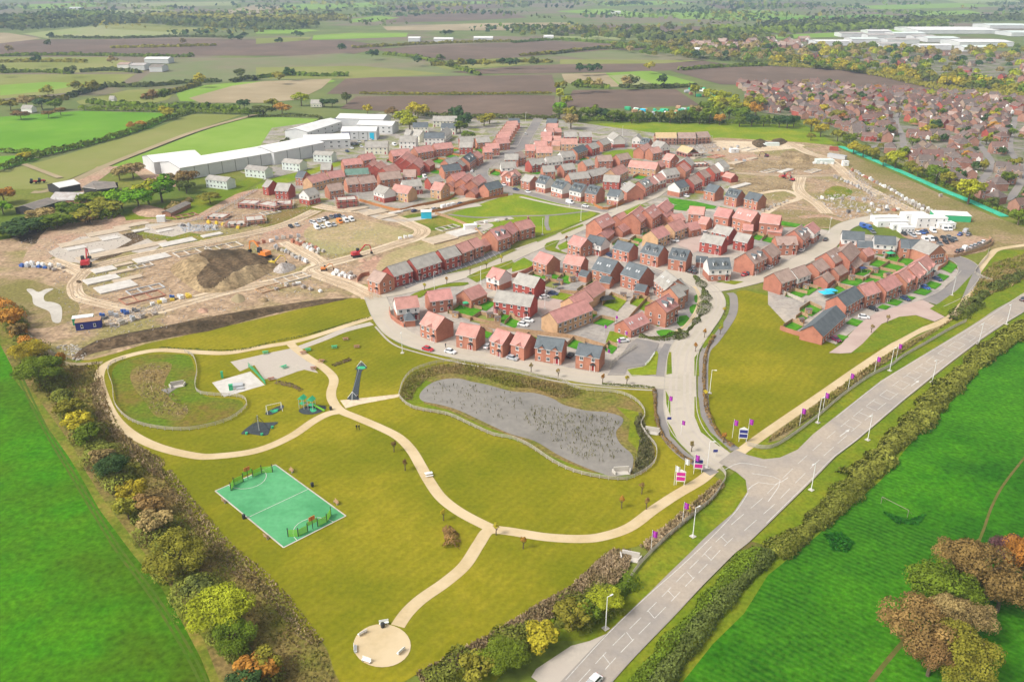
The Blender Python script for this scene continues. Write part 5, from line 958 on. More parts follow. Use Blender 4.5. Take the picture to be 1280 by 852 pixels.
shed((380,176.5), (437.5,174), 24, 6.5, 'white roofed works with office windows at the end of the long warehouse', bays=1, win=6)
shed((384,165.5), (427,152), 20, 6.5, 'white roofed workshop by the lime field', bays=1, win=5)
shed((426,164.4), (470,164.4), 16, 6.5, 'white roofed unit with dark blue and bright blue loading doors', bays=4, win=4, strip='navy')
shed((420,148), (479,149.5), 22, 8, 'largest white roofed unit at the back of the works', bays=1)
shed((446,156), (490,157.5), 16, 6.5, 'white roofed unit with small windows right of the blue doors', bays=1, win=6)
# farm buildings
shed((62,249.5), (98,250), 14, 3.6, 'long brick barn with a weathered pale roof at the farm', 'brick_brown', 'barn_metal', 2.4, 1, 0, 'barn', 'barn')
shed((42,262), (72,252), 12, 3, 'low open barn with a dark mossy roof at the farm', 'dark_trim', 'barn_roof', 1.6, 1, 0, 'barn', 'barn')
shed((70,252), (94,250), 12, 3, 'low barn with pale mossy roof joined to the dark one', 'dark_trim', 'barn_roof', 1.8, 1, 0, 'barn', 'barn')
shed((74,235), (100,230), 14, 4, 'black farm shed with bright pale metal roof', 'dark_trim', 'warehouse_roof', 1.6, 1, 0, 'barn', 'barn')
shed((104,234), (120,236), 16, 4, 'first dark roofed shed right of the pale metal roof', 'dark_trim', 'barn_roof', 1.8, 1, 0, 'barn', 'barn')
shed((121,237), (146,234), 14, 4, 'second dark roofed open shed beside the green trees', 'dark_trim', 'barn_roof', 1.8, 1, 0, 'barn', 'barn')
shed((213,266), (238,254), 5, 2.2, 'long low overgrown shed above the grass bank', 'brick_brown', 'barn_roof', .8, 1, 0, 'shed', 'shed')
for q, l in (((26,135.6,39,136), 'small white farmhouse at the far left'), ((136,124,142,124), 'tiny white cottage beyond the level hedge')): house(q[:2], q[2:4], 7, l, 'G', 'w', 3.6, 'x', 'farmhouse', 'farmhouse')
house((388,129.5), (402,129.5), 8, 'low grey farmhouse at the corner of the ploughed fields', 'G', 'c', 3.4, '', 'farmhouse', 'farmhouse')
for q, rf, wl, l in [((180,74,210,74),'warehouse_roof','warehouse_wall','long pale farm roof of the distant hilltop farm'),((146,81,160,81),'roof_brown','render_white','white farmhouse left of the distant farm sheds'),((162,82,180,82),'barn_metal','warehouse_wall','grey shed in the middle of the distant farm'),((186,84,202,84),'barn_roof','warehouse_wall','dark shed at the right of the distant farm'),
        ((542,49,566,49),'warehouse_roof','warehouse_wall','long white glasshouse beyond the ploughed fields'),((510,48,525,48),'warehouse_roof','warehouse_wall','small white shed left of the glasshouse'),((592,47.6,616,47.6),'warehouse_roof','warehouse_wall','white shed right of the glasshouse'),((680,46,692,46),'warehouse_roof','warehouse_wall','pale shed in the distance behind the copse'),((860,62,882,62),'warehouse_roof','warehouse_wall','low white shed at the edge of the distant pink estate'),
        ((86,10,100,10),'warehouse_roof','warehouse_wall','white building far off in the left haze'),((764,15,776,15),'warehouse_roof','warehouse_wall','white building far off in the middle haze')]:
    shed(q[:2], q[2:], 22, 6, l, wl, rf, 2, 1, 0, 'farm_shed', 'farm building')
# distant industrial estate with white roofs
for i, (x1, x2, y, dp, c1) in enumerate([(1085,1115,42,50,'w'),(1118,1158,45,60,'w'),(1148,1250,41,150,'w'),(1160,1200,51,60,'w'),(1200,1268,56,90,'w'),(1238,1290,35,100,'w'),(1052,1082,45,50,'g'),(1065,1100,52,50,'w'),(1020,1062,55,50,'w'),(1110,1150,53,50,'g'),(1265,1300,44,80,'b'),(1100,1130,58,40,'g'),(1150,1190,60,40,'w'),(1205,1240,62,40,'w'),(1142,1170,48.5,40,'g'),(1085,1120,47,40,'g')]):
    shed((x1, y - 3), (x2, y - 3), dp * .8, 7, f'{dict(w="white", g="grey", b="pale blue")[c1]} flat industrial roof in the distant works beyond the old housing', 'warehouse_wall', dict(w='cladding_white' if i % 2 else 'warehouse_roof', g='barn_metal', b='cladding_white')[c1], 1.5, 1, 0, 'distant_factory', 'factory').__setitem__('group', f'{dict(w="white", g="grey", b="pale blue")[c1]} distant factories')
# ---- unfinished houses in scaffolding
def scaffold(q1, q2, dep, h, label, roof=None, wall='brick_red', fl=2):
    A, B = G(*q1, h), G(*q2, h); u = B - A; L_ = u.length; u.normalize(); n = Vector((-u.y, u.x)); n = n if n.dot(A) > 0 else -n; c = (A + B) / 2 + n * dep / 2
    o = thing('unfinished_house', label, 'unfinished house', (c.x, c.y, 0), math.atan2(u.y, u.x)); hd = dep / 2; x = L_ / 2
    t = .35; mb = MB()
    mb.box((0, -hd, h / 2), (L_, t, h)); mb.box((0, hd, h / 2), (L_, t, h)); mb.box((-x, 0, h / 2), (t, dep - t - .02, h)); mb.box((x, 0, h / 2), (t, dep - t - .02, h)); mb.box((0, 0, h / 2), (.25, dep - t - .02, h - .1))
    mb.build('wall', [M(wall)], o)
    for f_ in range(1, fl + 1):
        z = h * f_ / fl - .25; mb = MB(); mb.box((0, 0, z), (L_ - .8, dep - .8, .2)); mb.build('floor_deck', [M('concrete' if roof is None else 'roof_timber')], o)
        mb = MB(); mb.box((0, -hd - .95, z - .3), (L_ + 2.6, .7, .08)); mb.box((0, hd + .95, z - .3), (L_ + 2.6, .7, .08)); mb.box((-x - .95, 0, z - .3), (.7, dep, .08)); mb.box((x + .95, 0, z - .3), (.7, dep, .08)); mb.build('scaffold_boards', [M('timber')], o)
    mb = MB(); k = max(3, int(L_ / 2.2))
    for i in range(k + 1):
        for y in (-hd - 1.35, hd + 1.35): mb.tube((-x - 1.2 + (L_ + 2.4) * i / k, y, 0), (-x - 1.2 + (L_ + 2.4) * i / k, y, h + 1), .06, n=4)
    for z in (1, 2.6, 4.2, h + .6):
        if z < h + 1:
            for y in (-hd - 1.35, hd + 1.35): mb.tube((-x - 1.3, y, z), (x + 1.3, y, z), .05, n=4)
            for X in (-x - 1.3, x + 1.3): mb.tube((X, -hd - 1.35, z), (X, hd + 1.35, z), .05, n=4)
    so = mb.build('scaffold_poles', [M('metal_light')], o); so['kind'] = 'stuff'
    kk = max(2, int(L_ / 2.8))
    for i in range(kk):
        for f_ in range(fl): link('opening_shade_plate', SHADE_PLATE, o, (-x + L_ * (i + .5) / kk, -hd - .18, 1.35 + f_ * 2.5))
    if roof: link('roof', roof_mesh(L_, dep, h, dep * .36, roof), o)
SHADE_PLATE = (lambda mb: (mb.box((0, 0, 0), (1.3, .06, 1.4)), mb.mesh('opening_shade_plate', [M('dark_trim')]))[1])(MB())  # near-black plate on the solid wall: shade of an open window put in as colour
for q, dp, h, l, rf, wl in [((297,254,318,255),8,2.6,'half built house in scaffolding, first left of the site lane',None,'brick_red'),((322,255,343,258),8,2.6,'half built house in scaffolding, second by the site lane',None,'brick_red'),((345,256,364,255),9,2.6,'half built house with blockwork top beside the white gabled house',None,'brick_red'),
        ((257,271,278,272),8,1.6,'low slab with first brick courses on the grass bank side',None,'brick'),((282,281,306,280),8,1.4,'low walls with pale deck, lowest beside the site road',None,'brick'),((308,276,330,274),9,2.2,'half built house with pale deck near the middle lane',None,'brick'),
        ((422,250.6,446,249),8,4.6,'two storey shell in scaffolding beside the junction of dirt roads',None,'brick_red'),((432,219,461,217.4),8,5,'house with green sheeted roof inside scaffolding','roof_green','brick_red'),
        ((820,172.5,846,172.5),9,5,'unfinished block with bare timber roof beside the grass field','roof_timber','brick'),((848,172.5,870,172.5),9,5,'brown roofed block in scaffolding right of the timber roof','roof_brown','brick'),((873,172,888,171),9,5,'last brick block with open window holes by the grass field','roof_brown','brick'),
        ((846,188,860,192),9,3,'shell with bare timber trusses above the terrace','roof_timber','brick_red'),((866,206,886,205),8,1.6,'low round of walls in scaffolding beyond the terrace',None,'brick_red'),((868,193,880,191),8,2.4,'unfinished shell with grey blockwork right of the trusses',None,'concrete')]:
    scaffold(q[:2], q[2:], dp, h, l, rf, wl, 2 if h > 4 else 1)
# ---------------------------------------------------------------- the older town on the right: six kinds of house, copied
def town_kind(rf, wl, L_, dp, hip, nm):
    o = thing('town_house', nm, 'house', (0, 0, 0)); hd = dp / 2; eh = 4.8; rs = hd * .8; mb = MB()
    pr = [(-hd, -.1), (hd, -.1), (hd, eh)] + ([] if hip else [(0, eh + rs)]) + [(-hd, eh)]; mb.prism(pr, -L_ / 2, L_ / 2); mb.build('wall', [M(wl)], o)
    link('roof', roof_mesh(L_, dp, eh, rs, rf, hip), o)
    for X in (-L_ * .28, L_ * .28):
        for z in (1.4, 3.8): link('window', WIN, o, (X, -hd - .04, z))
    link('door', DOOR, o, (0, -hd - .04, 0)); link('chimney', CHIM, o, (L_ * .3, 0, eh + rs - .3 if not hip else eh + rs * .6))
    if not hip: mb = MB(); mb.prism([(-1.6, 0), (1.6, 0), (1.6, 2), (0, 3.4), (-1.6, 2)], -hd - 1.4, 0, 0, 'y'); mb.build('front_gable', [M('render_white' if wl == 'town_brick' else wl)], o, (L_ * .22, 0, 2.3))
    return o
KINDS = [(town_kind('roof_old', 'town_brick', 11, 8, 0, ''), 'brown roofed brick house with gable'), (town_kind('roof_old', 'brick_brown', 9, 8.5, 1, ''), 'brown hipped roof house of brown brick'),
         (town_kind('roof_old_grey', 'town_tan', 10, 8, 0, ''), 'grey roofed tan brick house'), (town_kind('roof_brown', 'town_brick', 9, 8, 0, ''), 'small pale roofed brick house'),
         (town_kind('roof_old', 'brick_red', 14, 8, 0, ''), 'long brown roofed deep red house'), (town_kind('roof_old_grey', 'town_brick', 9, 9, 1, ''), 'grey hipped roof house of red brick')]
used = [0] * 6
STREETS = [[(940,128),(1000,132),(1060,128),(1130,134),(1210,142),(1300,150)],[(1010,150),(1070,152),(1140,160),(1220,176),(1300,190)],[(1080,186),(1130,178),(1190,188),(1250,206),(1300,222)],[(1130,134),(1120,150),(1128,170),(1130,190)],[(1210,142),(1196,165),(1190,188),(1175,212)],[(1000,110),(1000,132),(1020,150)],[(1090,112),(1085,130),(1070,152)],[(1180,118),(1170,138)],[(1220,176),(1240,206),(1215,236)],[(1270,146),(1262,184),(1280,215),(1262,250)]]
STP = [smooth(gp(s), 5) for s in STREETS[:4] + STREETS[8:]]
def on_street(X, Y): return any(abs(X - q.x) < 9.5 and abs(Y - q.y) < 9.5 and (q - Vector((X, Y))).length < 6.2 for P in STD for q in P)
STD = [[a.lerp(b, k / 4) for a, b in zip(P, P[1:]) for k in range(4)] for P in STP]
TOWN = gp([(925,108),(1010,106),(1080,112),(1160,116),(1240,122),(1300,128),(1300,272),(1262,262),(1222,246),(1180,225),(1140,205),(1100,188),(1065,170),(1040,158),(1015,150),(985,145),(950,140),(935,125)])
town_spots = []
def town_fill(P, step, jit, yaw0, lab, limit=999):
    xs = [p.x for p in P]; ys = [p.y for p in P]; n = 0; y = min(ys); row = 0
    while y < max(ys):
        x = min(xs)
        while x < max(xs):
            X, Y = x + random.uniform(-jit, jit), y + random.uniform(-jit, jit)
            if inpoly(X, Y, P) and random.random() < .93 and n < limit and not on_street(X, Y):
                k = random.choices(range(6), (5, 4, 4, 2, 3, 3))[0]; src, nm = KINDS[k]
                o = src if not used[k] else copy_tree(src); used[k] = 1; n += 1
                o.location = (X, Y, 0); o.rotation_euler = (0, 0, yaw0 + .5 * math.sin(X / 70 + Y / 90) + random.choice((0, 0, math.pi / 2)) + random.uniform(-.15, .15)); s = random.uniform(.78, .98); o.scale = (s, s, s * random.uniform(.95, 1.08))
                q_ = X / (Y + 60); w_ = ('front' if Y < 470 else 'middle' if Y < 640 else 'back') + (' left' if q_ < .45 else ' centre' if q_ < .58 else ' right'); o['label'] = f'{nm} in the {w_} of the {lab}'; o['group'] = f'{nm}s, {w_} of the {lab}'; o['category'] = 'house'; town_spots.append((X, Y))
            x += step
        y += step * 1.08; row += 1
    return n
sheet('town_ground', [(p.x, p.y) and Vector((p.x, p.y)) for p in TOWN], 2, M('town_mix'), world=True)
for P in STP: ribbon('town_road', P, 4.6, 5, M('asphalt'), 0, True)
n1 = town_fill(TOWN, 14.6, 2.6, .2, 'older housing')
FAR = [(1000,62),(1120,64),(1300,72),(1300,118),(1230,112),(1130,98),(1060,84),(1000,78)]
FARP = gp(FAR); sheet('town_ground', FAR, 1, M('town_mix'))
town_fill(FARP, 46, 14, .3, 'distant housing', 130)
FAR2 = [(860,62),(870,54),(930,50),(1010,52),(1000,62),(900,66)]; sheet('town_ground', FAR2, 1, M('town_mix')); 
for k_ in range(34):
    P2 = gp(FAR2); X, Y = scatter_in(P2, 1)[0]; o = copy_tree(KINDS[3][0]); o.location = (X, Y, 0); o.rotation_euler = (0, 0, random.uniform(0, 3)); o.scale = (2.2, 1.4, 1.2)
    o['label'] = 'pinkish red roofed house in the distant new estate left of the factories'; o['group'] = 'distant pink estate houses'; o['category'] = 'house'
# garden trees of the town
for X, Y in scatter_in(TOWN, 135):
    lf = random.choice(['leaf_olive', 'leaf_green', 'leaf_lime', 'leaf_grey', 'leaf_yellow', 'leaf_dark', 'leaf_orange', 'leaf_tan', 'leaf_green', 'leaf_olive']); h = random.uniform(.6, 1.3) * 7.5
    tree(0, 0, h, h * .6, lf, f'{cn[lf]} garden tree among the older housing beyond the netting', f'{cn[lf]} trees among the older housing', world=Vector((X, Y)))
tree_mass([s for s in scatter_in(TOWN, 200) if not on_street(*s)], 5.5, ['leaf_olive', 'leaf_green', 'leaf_lime', 'leaf_dark'], 'small garden trees and shrubs between the older houses')
tree_mass(scatter_in(FARP, 120), 11, ['leaf_olive', 'leaf_green', 'leaf_lime', 'leaf_dark', 'leaf_tan'], 'garden trees among the distant housing below the factories')
tree_mass(scatter_in(gp([(1010,60),(1100,62),(1200,66),(1300,60),(1300,70),(1150,74),(1000,74)]), 60), 13, ['leaf_olive', 'leaf_green', 'leaf_tan', 'leaf_yellow'], 'tree belt just below the distant factories')
tree_mass(scatter_in(gp([(960,76),(1060,82),(1130,92),(1230,108),(1300,116),(1300,122),(1180,110),(1100,95),(960,80)]), 170), 11, ['leaf_olive', 'leaf_green', 'leaf_yellow', 'leaf_grey'], 'tree belt above the big ploughed field')
tree_mass(scatter_in(gp([(760,60),(960,58),(1000,72),(930,80),(800,70)]), 120), 12, ['leaf_olive', 'leaf_green', 'leaf_tan'], 'loose woods left of the distant pink estate')
tree_mass(scatter_in(gp([(0,22),(300,20),(420,36),(250,38),(130,28),(0,38)]), 200), 15, ['leaf_olive', 'leaf_grey', 'leaf_green'], 'broad hazy wood in the top left')
tree_mass(scatter_in(gp([(640,36),(900,40),(1000,52),(860,58),(640,46)]), 170), 14, ['leaf_olive', 'leaf_grey', 'leaf_green'], 'scattered hazy trees in the top middle')
# ---------------------------------------------------------------- gardens and fences
def strip_mesh(P, z0, z1, th, closed=False):
    T = offs(P, closed); v = []; f = []; n = len(P)
    for p, t in zip(P, T):
        for s, z in ((-1, z0), (-1, z1), (1, z1), (1, z0)): v.append((p.x + t.x * s * th / 2, p.y + t.y * s * th / 2, z))
    for i in range(n if closed else n - 1):
        a, b = 4 * i, 4 * ((i + 1) % n)
        for j in range(4): f.append((a + j, a + (j + 1) % 4, b + (j + 1) % 4, b + j))
    if not closed: f += [(0, 3, 2, 1), (4 * n - 4, 4 * n - 3, 4 * n - 2, 4 * n - 1)]
    return v, f
def along(P, step, closed=False):
    Q = list(P) + ([P[0]] if closed else []); out = []; d = 0
    for a, b in zip(Q, Q[1:]):
        l = (b - a).length
        while d <= l: out.append((a.lerp(b, d / max(l, 1e-6)), (b - a).normalized())); d += step
        d -= l
    return out
def fence(pts, label, h=1.6, m='timber', closed=False, sm=0, cat='fence', group=None, kind='board', world=False, post=2.4):
    P = pts if world else gp(pts); P = smooth(P, sm, closed) if sm else P
    o = thing('fence' if kind != 'wall' else 'garden_wall', label, cat, (0, 0, 0), 0, group)
    if kind in ('board', 'wall'):
        v, f = strip_mesh(P, 0, h, .08 if kind == 'board' else .22, closed); link('panel_run' if kind == 'board' else 'brickwork', mesh('panel', v, f, M(m)), o)
    else:
        for z in ((.35, .75, 1.1) if kind == 'rail' else (.4, 1.0)): v, f = strip_mesh(P, z, z + .13, .08, closed); link('rail', mesh('rail', v, f, M(m)), o)
    if kind != 'wall':
        mb = MB(); st = post if kind != 'pale' else .3
        for p, d in along(P, st, closed): mb.box((p.x, p.y, (h + .08) / 2), (.14 if kind != 'pale' else .16, .14 if kind != 'pale' else .04, h + .08), 0, math.atan2(d.y, d.x))
        q = mb.build('posts' if kind != 'pale' else 'pales', [M(m)], o); q['kind'] = 'stuff'
    return o
def garden(cx, cy, w, h, where, m='grass_garden', fm='timber', k=.25, fn=True):
    w *= 1.25; h *= 1.3
    Q = [(cx - w, cy + h * k), (cx - w * k, cy - h), (cx + w, cy - h * k), (cx + w * k, cy + h)]
    sheet('garden_lawn', Q, 9, M(m))
    if fn: fence(Q[:3], f'timber garden fence round a small lawn {where}', 1.5, fm, False, group='garden fences ' + where)
for g in [(581,389.5,17,6.5),(604,381,13,6),(632,399,9,6),(641,404,8,5),(605,400,14,5)]: garden(*g, 'in the block behind the pond houses', 'grass_garden' if g[0] != 605 else 'field_olive')
for g in [(677,343,10,4.5),(693,348,9,4.5),(708,349.5,9,4.5),(655,351,8,3.5),(668,347,8,3.5),(690,356,9,3.5),(742,358,8,5),(730,364,7,3)]: garden(*g, 'above the pink paved court', 'grass_garden' if g[0] != 690 else 'field_olive')
garden(704, 371, 14, 4, 'above the pink paved court', 'grass_green', fn=False)
for g in [(768,379,12,8),(800,378,10,6),(810,384,9,6)]: garden(*g, 'inside the show home block', 'grass_green')
for g in [(755,403,11,4),(735,395,9,3.5),(720,431,9,5),(663,424,7,4),(607,418,7,4),(763,436,7,5)]: garden(*g, 'behind the slate roofed pond houses')
for g in [(776,305,9,3),(796,301,7,3),(815,285,9,3.5),(826,281,8,3),(806,291,8,3),(835,285,7,3),(790,307,7,3)]: garden(*g, 'in the tall red roofed cluster', 'grass_garden' if g[0] < 812 else 'scrubby')
for g in [(953,292,6,3),(947,297,6,3),(961,300,7,3),(938,295,6,3),(895,296,6,3)]: garden(*g, 'in front of the red roofed line')
for g in [(1100,316,9,3.5),(1117,322.5,9,4.5),(1134,327,10,4.5),(1099,330,10,4),(1115,335,12,4.5),(1103,343,13,4.5),(1089,351,9,3),(1075,340,13,4),(1066,352,13,4.5),(1050,364,12,5),(1022,356,11,4),(1007,363,12,5),(995,369,11,4)]: garden(*g, 'between village terrace and beige road')
for g in [(1013,388,11,6),(1002,398,6,3.5),(991,409,10,5)]: garden(*g, 'behind the long slate roofed terrace', k=.1)
for g in [(1186,334,9,6),(1177,346.5,8,3.5),(1166,356.5,9,4),(1153,365,10,3.5),(1134,373,9,3),(1118,378,9,3.5),(1105,384,7,2.5),(1068,403,9,4),(1051,422,8,3)]: garden(*g, 'in front of the curved terrace', fn=False)
for g in [(478,245,8,2),(606,235,5,2),(550,202,9,2.2),(566,196,7,1.8),(545,215,6,2),(524,220,6,2),(491,202,6,2),(640,226,5,2.4),(670,216,6,2),(620,217,6,2.4),(800,222,7,2),(730,200,5,2),(566,188,6,1.5),(600,188,5,1.5),(578,203,5,1.5)]: garden(*g, 'in the dense middle of the estate', 'grass_garden', 'timber_orange')
for pts, l, m in [([(444,250),(455,253),(480,260),(500,264),(520,259),(560,250),(572,240)], 'long curved orange timber fence below the tan houses', 'timber_orange'), ([(540,266),(560,262),(590,254),(612,249),(635,245)], 'orange timber fence along the top of the village green', 'timber_orange'),
                  ([(544,268),(560,273),(578,280),(595,288),(606,300)], 'timber fence between village green and building site', 'timber'), ([(740,250),(744,258),(760,262),(790,250)], 'brick coloured fence round the white house by the green', 'timber_orange'),
                  ([(600,408),(640,414),(690,420),(720,424),(760,436)], 'pale timber fence behind the pond houses', 'timber'), ([(775,414),(786,400),(800,384),(812,372)], 'timber fence on the left of the show home gardens', 'timber'),
                  ([(700,366),(725,368),(742,368)], 'timber fence along the top of the pink paved court', 'timber'), ([(562,392),(584,398),(606,404),(625,407)], 'timber fence across the middle of the left gardens', 'timber'),
                  ([(960,362),(975,366),(990,372),(1005,378)], 'timber fence along the edge of the right lawn', 'fence_pale'), ([(1040,353),(1060,364),(1075,372)], 'timber fence behind the slate roofed terrace', 'timber'), ([(849,240),(860,241),(880,242)], 'low brick coloured fence under the white gabled house', 'timber_orange'),
                  ([(1178,318),(1192,322),(1238,308),(1236,298)], 'timber fence round the corner of the site car park', 'timber'), ([(1206,318),(1232,306),(1240,300)], 'short pale fence beside the parked cars on the right', 'fence_pale')]:
    fence(pts, l, 1.5, m, False, 3)
for pts, l in [([(487,388),(489,398),(505,409)], 'brick garden wall at the bend of the pond road'), ([(447,352),(452,346),(462,344)], 'brick garden wall left of the corner terrace house'), ([(975,412),(992,418),(1027,427)], 'brick garden wall closing the gardens of the slate terrace'), ([(640,379),(650,370),(669,373)], 'brick garden wall beside the deep red terrace'),
               ([(640,347),(655,342),(672,333)], 'brick garden wall above the village lawn'), ([(1182,322),(1184,330),(1172,338)], 'curved brick garden wall at the grey roofed corner house'), ([(775,255),(790,252),(797,246)], 'brick garden wall beside the white gabled corner house')]:
    fence(pts, l, 1.7, 'brick', False, 2, cat='wall', kind='wall')
# white post and rail round the water, palings along the road
fence([(500,498),(500,490),(504.5,477),(517,464),(545.4,454.5),(573.5,452.4),(602,456),(640,465),(668,471),(696,474),(724,487),(767,491),(789,498),(802,509),(806,520),(801,532),(809,546),(820,560),(819,577),(806,590),(786,599.4),(770,600),(752,598),(719,591),(691,578),(662,558.6),(640,549),(616,544.5),(588,532),(559,519),(517,511)], 'pale post and rail fence right round the pond', 1.15, 'fence_pale', True, 3, kind='rail')
fence([(231,440),(242,447),(246.5,464),(244,481),(248,491),(265,494.6),(298.6,496.6),(308.5,503.7),(304,513.5),(282,527.6),(239,537.5),(197,536),(163,526),(144,506.5),(141,484),(135,464),(142,454),(158,449)], 'pale post and rail fence round the left wetland hollow', 1.15, 'fence_pale', False, 4, kind='rail')
fence([(780,735),(800,706),(829,677),(865,646),(891,624),(903,606),(907,597),(904,590),(899,586)], 'weathered paling fence curving from reeds to the junction', 1.2, 'fence_pale', False, 4, kind='pale')
fence([(934,557),(957,561),(977,554),(1016,526),(1053,495),(1087,471),(1112,458.6),(1129,446),(1157,430),(1185,413.5),(1208,402)], 'weathered paling fence along the road beside the right path', 1.2, 'fence_pale', False, 4, kind='pale')
fence([(1236,312),(1233,322),(1226,330),(1218,341),(1226,347),(1240,352)], 'pale rail fence round the right hand hollow', 1.0, 'fence_pale', False, 4, kind='rail')
fence([(16,396),(26,414),(40,424),(62,440),(84,450)], 'thin pale fence along the edge of the left building site', 1.1, 'fence_pale', False, 3, kind='rail')
fence([(311,459),(319,466),(332,481)], 'dark mesh fence beside the white pump station slab', 1.8, 'play_green', False, 2, kind='rail', post=1.2)
fence([(818,443),(812,452),(806,458)], 'white low rail on the edge of the show home car park', .9, 'white_metal', False, 0, kind='rail'); fence([(828,420),(795,434),(768,452),(762,462)][1:], 'pale timber screen left of the show home car park', 1.4, 'fence_pale', False, 2, kind='rail')
fence([(322,238),(300,250),(278,262),(262,272),(240,277)], 'metal site fence along the grass bank', 2, 'metal_light', False, 3, kind='rail', post=3)
# green silt netting lying along the slope
P_ = smooth(gp([(1051,183.4),(1089,199),(1140,221),(1175,236.7),(1209,250.4),(1240,264),(1256,271)]), 5); v, f = strip_mesh(P_, .02, .5, 4.2); tag(link('netting', mesh('netting', v, f, M('netting'))), 'long strip of bright green netting at the foot of the older housing', 'netting')
# ---------------------------------------------------------------- cars
def rows_mesh(name, secs, mats, mi=None):
    """closed hull through rings of equal length"""
    n = len(secs[0]); v = [p for s in secs for p in s]; f = []
    for i in range(len(secs) - 1):
        for j in range(n): f.append((i * n + j, i * n + (j + 1) % n, (i + 1) * n + (j + 1) % n, (i + 1) * n + j))
    f += [tuple(range(n))[::-1], tuple(range((len(secs) - 1) * n, len(secs) * n))]; return mesh(name, v, f, mats, mi, False)
def car_proto(van=0):
    L2, W = (2.5, .98) if van else (2.15, .88); P = []
    ring = lambda x, z0, z1, w: [(x, -w, z0), (x, w, z0), (x, w, (z0 + z1) * .55), (x, w * .93, z1), (x, -w * .93, z1), (x, -w, (z0 + z1) * .55)]
    hz = [(-L2, .4, .75, W * .86), (-L2 * .93, .25, .95, W), (-L2 * .2, .22, .98, W), (L2 * .5, .22, .95, W), (L2 * .9, .25, .78, W * .96), (L2, .38, .62, W * .82)]
    if van: hz = [(-L2, .35, 2.0, W * .93), (-L2 * .95, .25, 2.1, W), (L2 * .35, .22, 2.1, W), (L2 * .62, .22, 1.2, W), (L2 * .93, .25, 1.0, W * .95), (L2, .38, .7, W * .85)]
    body = rows_mesh('body', [ring(*h) for h in hz], [M('paint_white')])
    mb = MB(); g = (-1.75, 1.05, -1.2, .35, .93, 1.45) if not van else (.75, 1.72, .8, 1.05, 1.15, 1.95)
    x0, x1, t0, t1, z0, z1 = g; w0, w1 = W * .9, W * .7 if not van else W * .88
    mb.add([(x0, -w0, z0), (x1, -w0, z0), (x1, w0, z0), (x0, w0, z0), (t0, -w1, z1), (t1, -w1, z1), (t1, w1, z1), (t0, w1, z1)], [(4, 5, 6, 7), (0, 1, 5, 4), (1, 2, 6, 5), (2, 3, 7, 6), (3, 0, 4, 7)])
    gl = mb.mesh('windows', [M('glass')]); mb = MB(); mb.box(((t0 + t1) / 2, 0, z1 + .03), (t1 - t0 + .12, w1 * 2 + .06, .07)); rf = mb.mesh('roof_panel', [M('paint_white')])
    mb = MB(); mb.tube((0, -.11, 0), (0, .11, 0), .32, .32, 10, 0); mb.tube((0, -.12, 0), (0, .12, 0), .18, .18, 8, 1); wh = mb.mesh('wheel', [M('tyre'), M('metal_light')])
    mb = MB(); mb.box((0, 0, 0), (.08, .34, .16)); lt = mb.mesh('headlight', [M('window_frame')]); mb = MB(); mb.box((0, 0, 0), (.08, .3, .18)); tl = mb.mesh('tail_light', [M('paint_red')])
    return dict(body=body, windows=gl, roof=rf, wheel=wh, head=lt, tail=tl, L=L2, W=W)
CARP, VANP = car_proto(), car_proto(1)
CNAME = dict(w='white', s='silver', k='black', g='grey', b='blue', r='red', n='dark_blue', m='maroon', o='orange', y='yellow', e='green')
def car(px, py, dx, dy, c, where, van=0, group=None, hd=True):
    g = G(px, py); t = G(px + dx, py + dy) - g; p = VANP if van else CARP; nm = CNAME[c].replace('_', ' '); near = g.length < 520
    o = thing('parked_car' if not van else 'parked_van', f"{nm} {'van' if van else 'car'} {where}", 'van' if van else 'car', (g.x, g.y, .02), math.atan2(t.y, t.x), group)
    pm = M('paint_' + CNAME[c])
    for nm_, me in (('body', p['body']), ('roof_panel', p['roof'])):
        q = link(nm_, me, o); q.material_slots[0].link = 'OBJECT'; q.material_slots[0].material = pm
    link('windows', p['windows'], o)
    for sx in (-1, 1):
        for sy in (-1, 1): link('wheel', p['wheel'], o, (sx * p['L'] * .62, sy * (p['W'] - .08), .32))
        if near: link('headlight', p['head'], o, (p['L'] - .06, sx * p['W'] * .6, .62)); link('tail_light', p['tail'], o, (-p['L'] + .02, sx * p['W'] * .66, .78))
    return o
car(741, 855, -10, 10, 'w', 'driving down the main road at the bottom edge'); car(1279, 375.5, 10, -6, 'k', 'driving on the main road at the right edge')
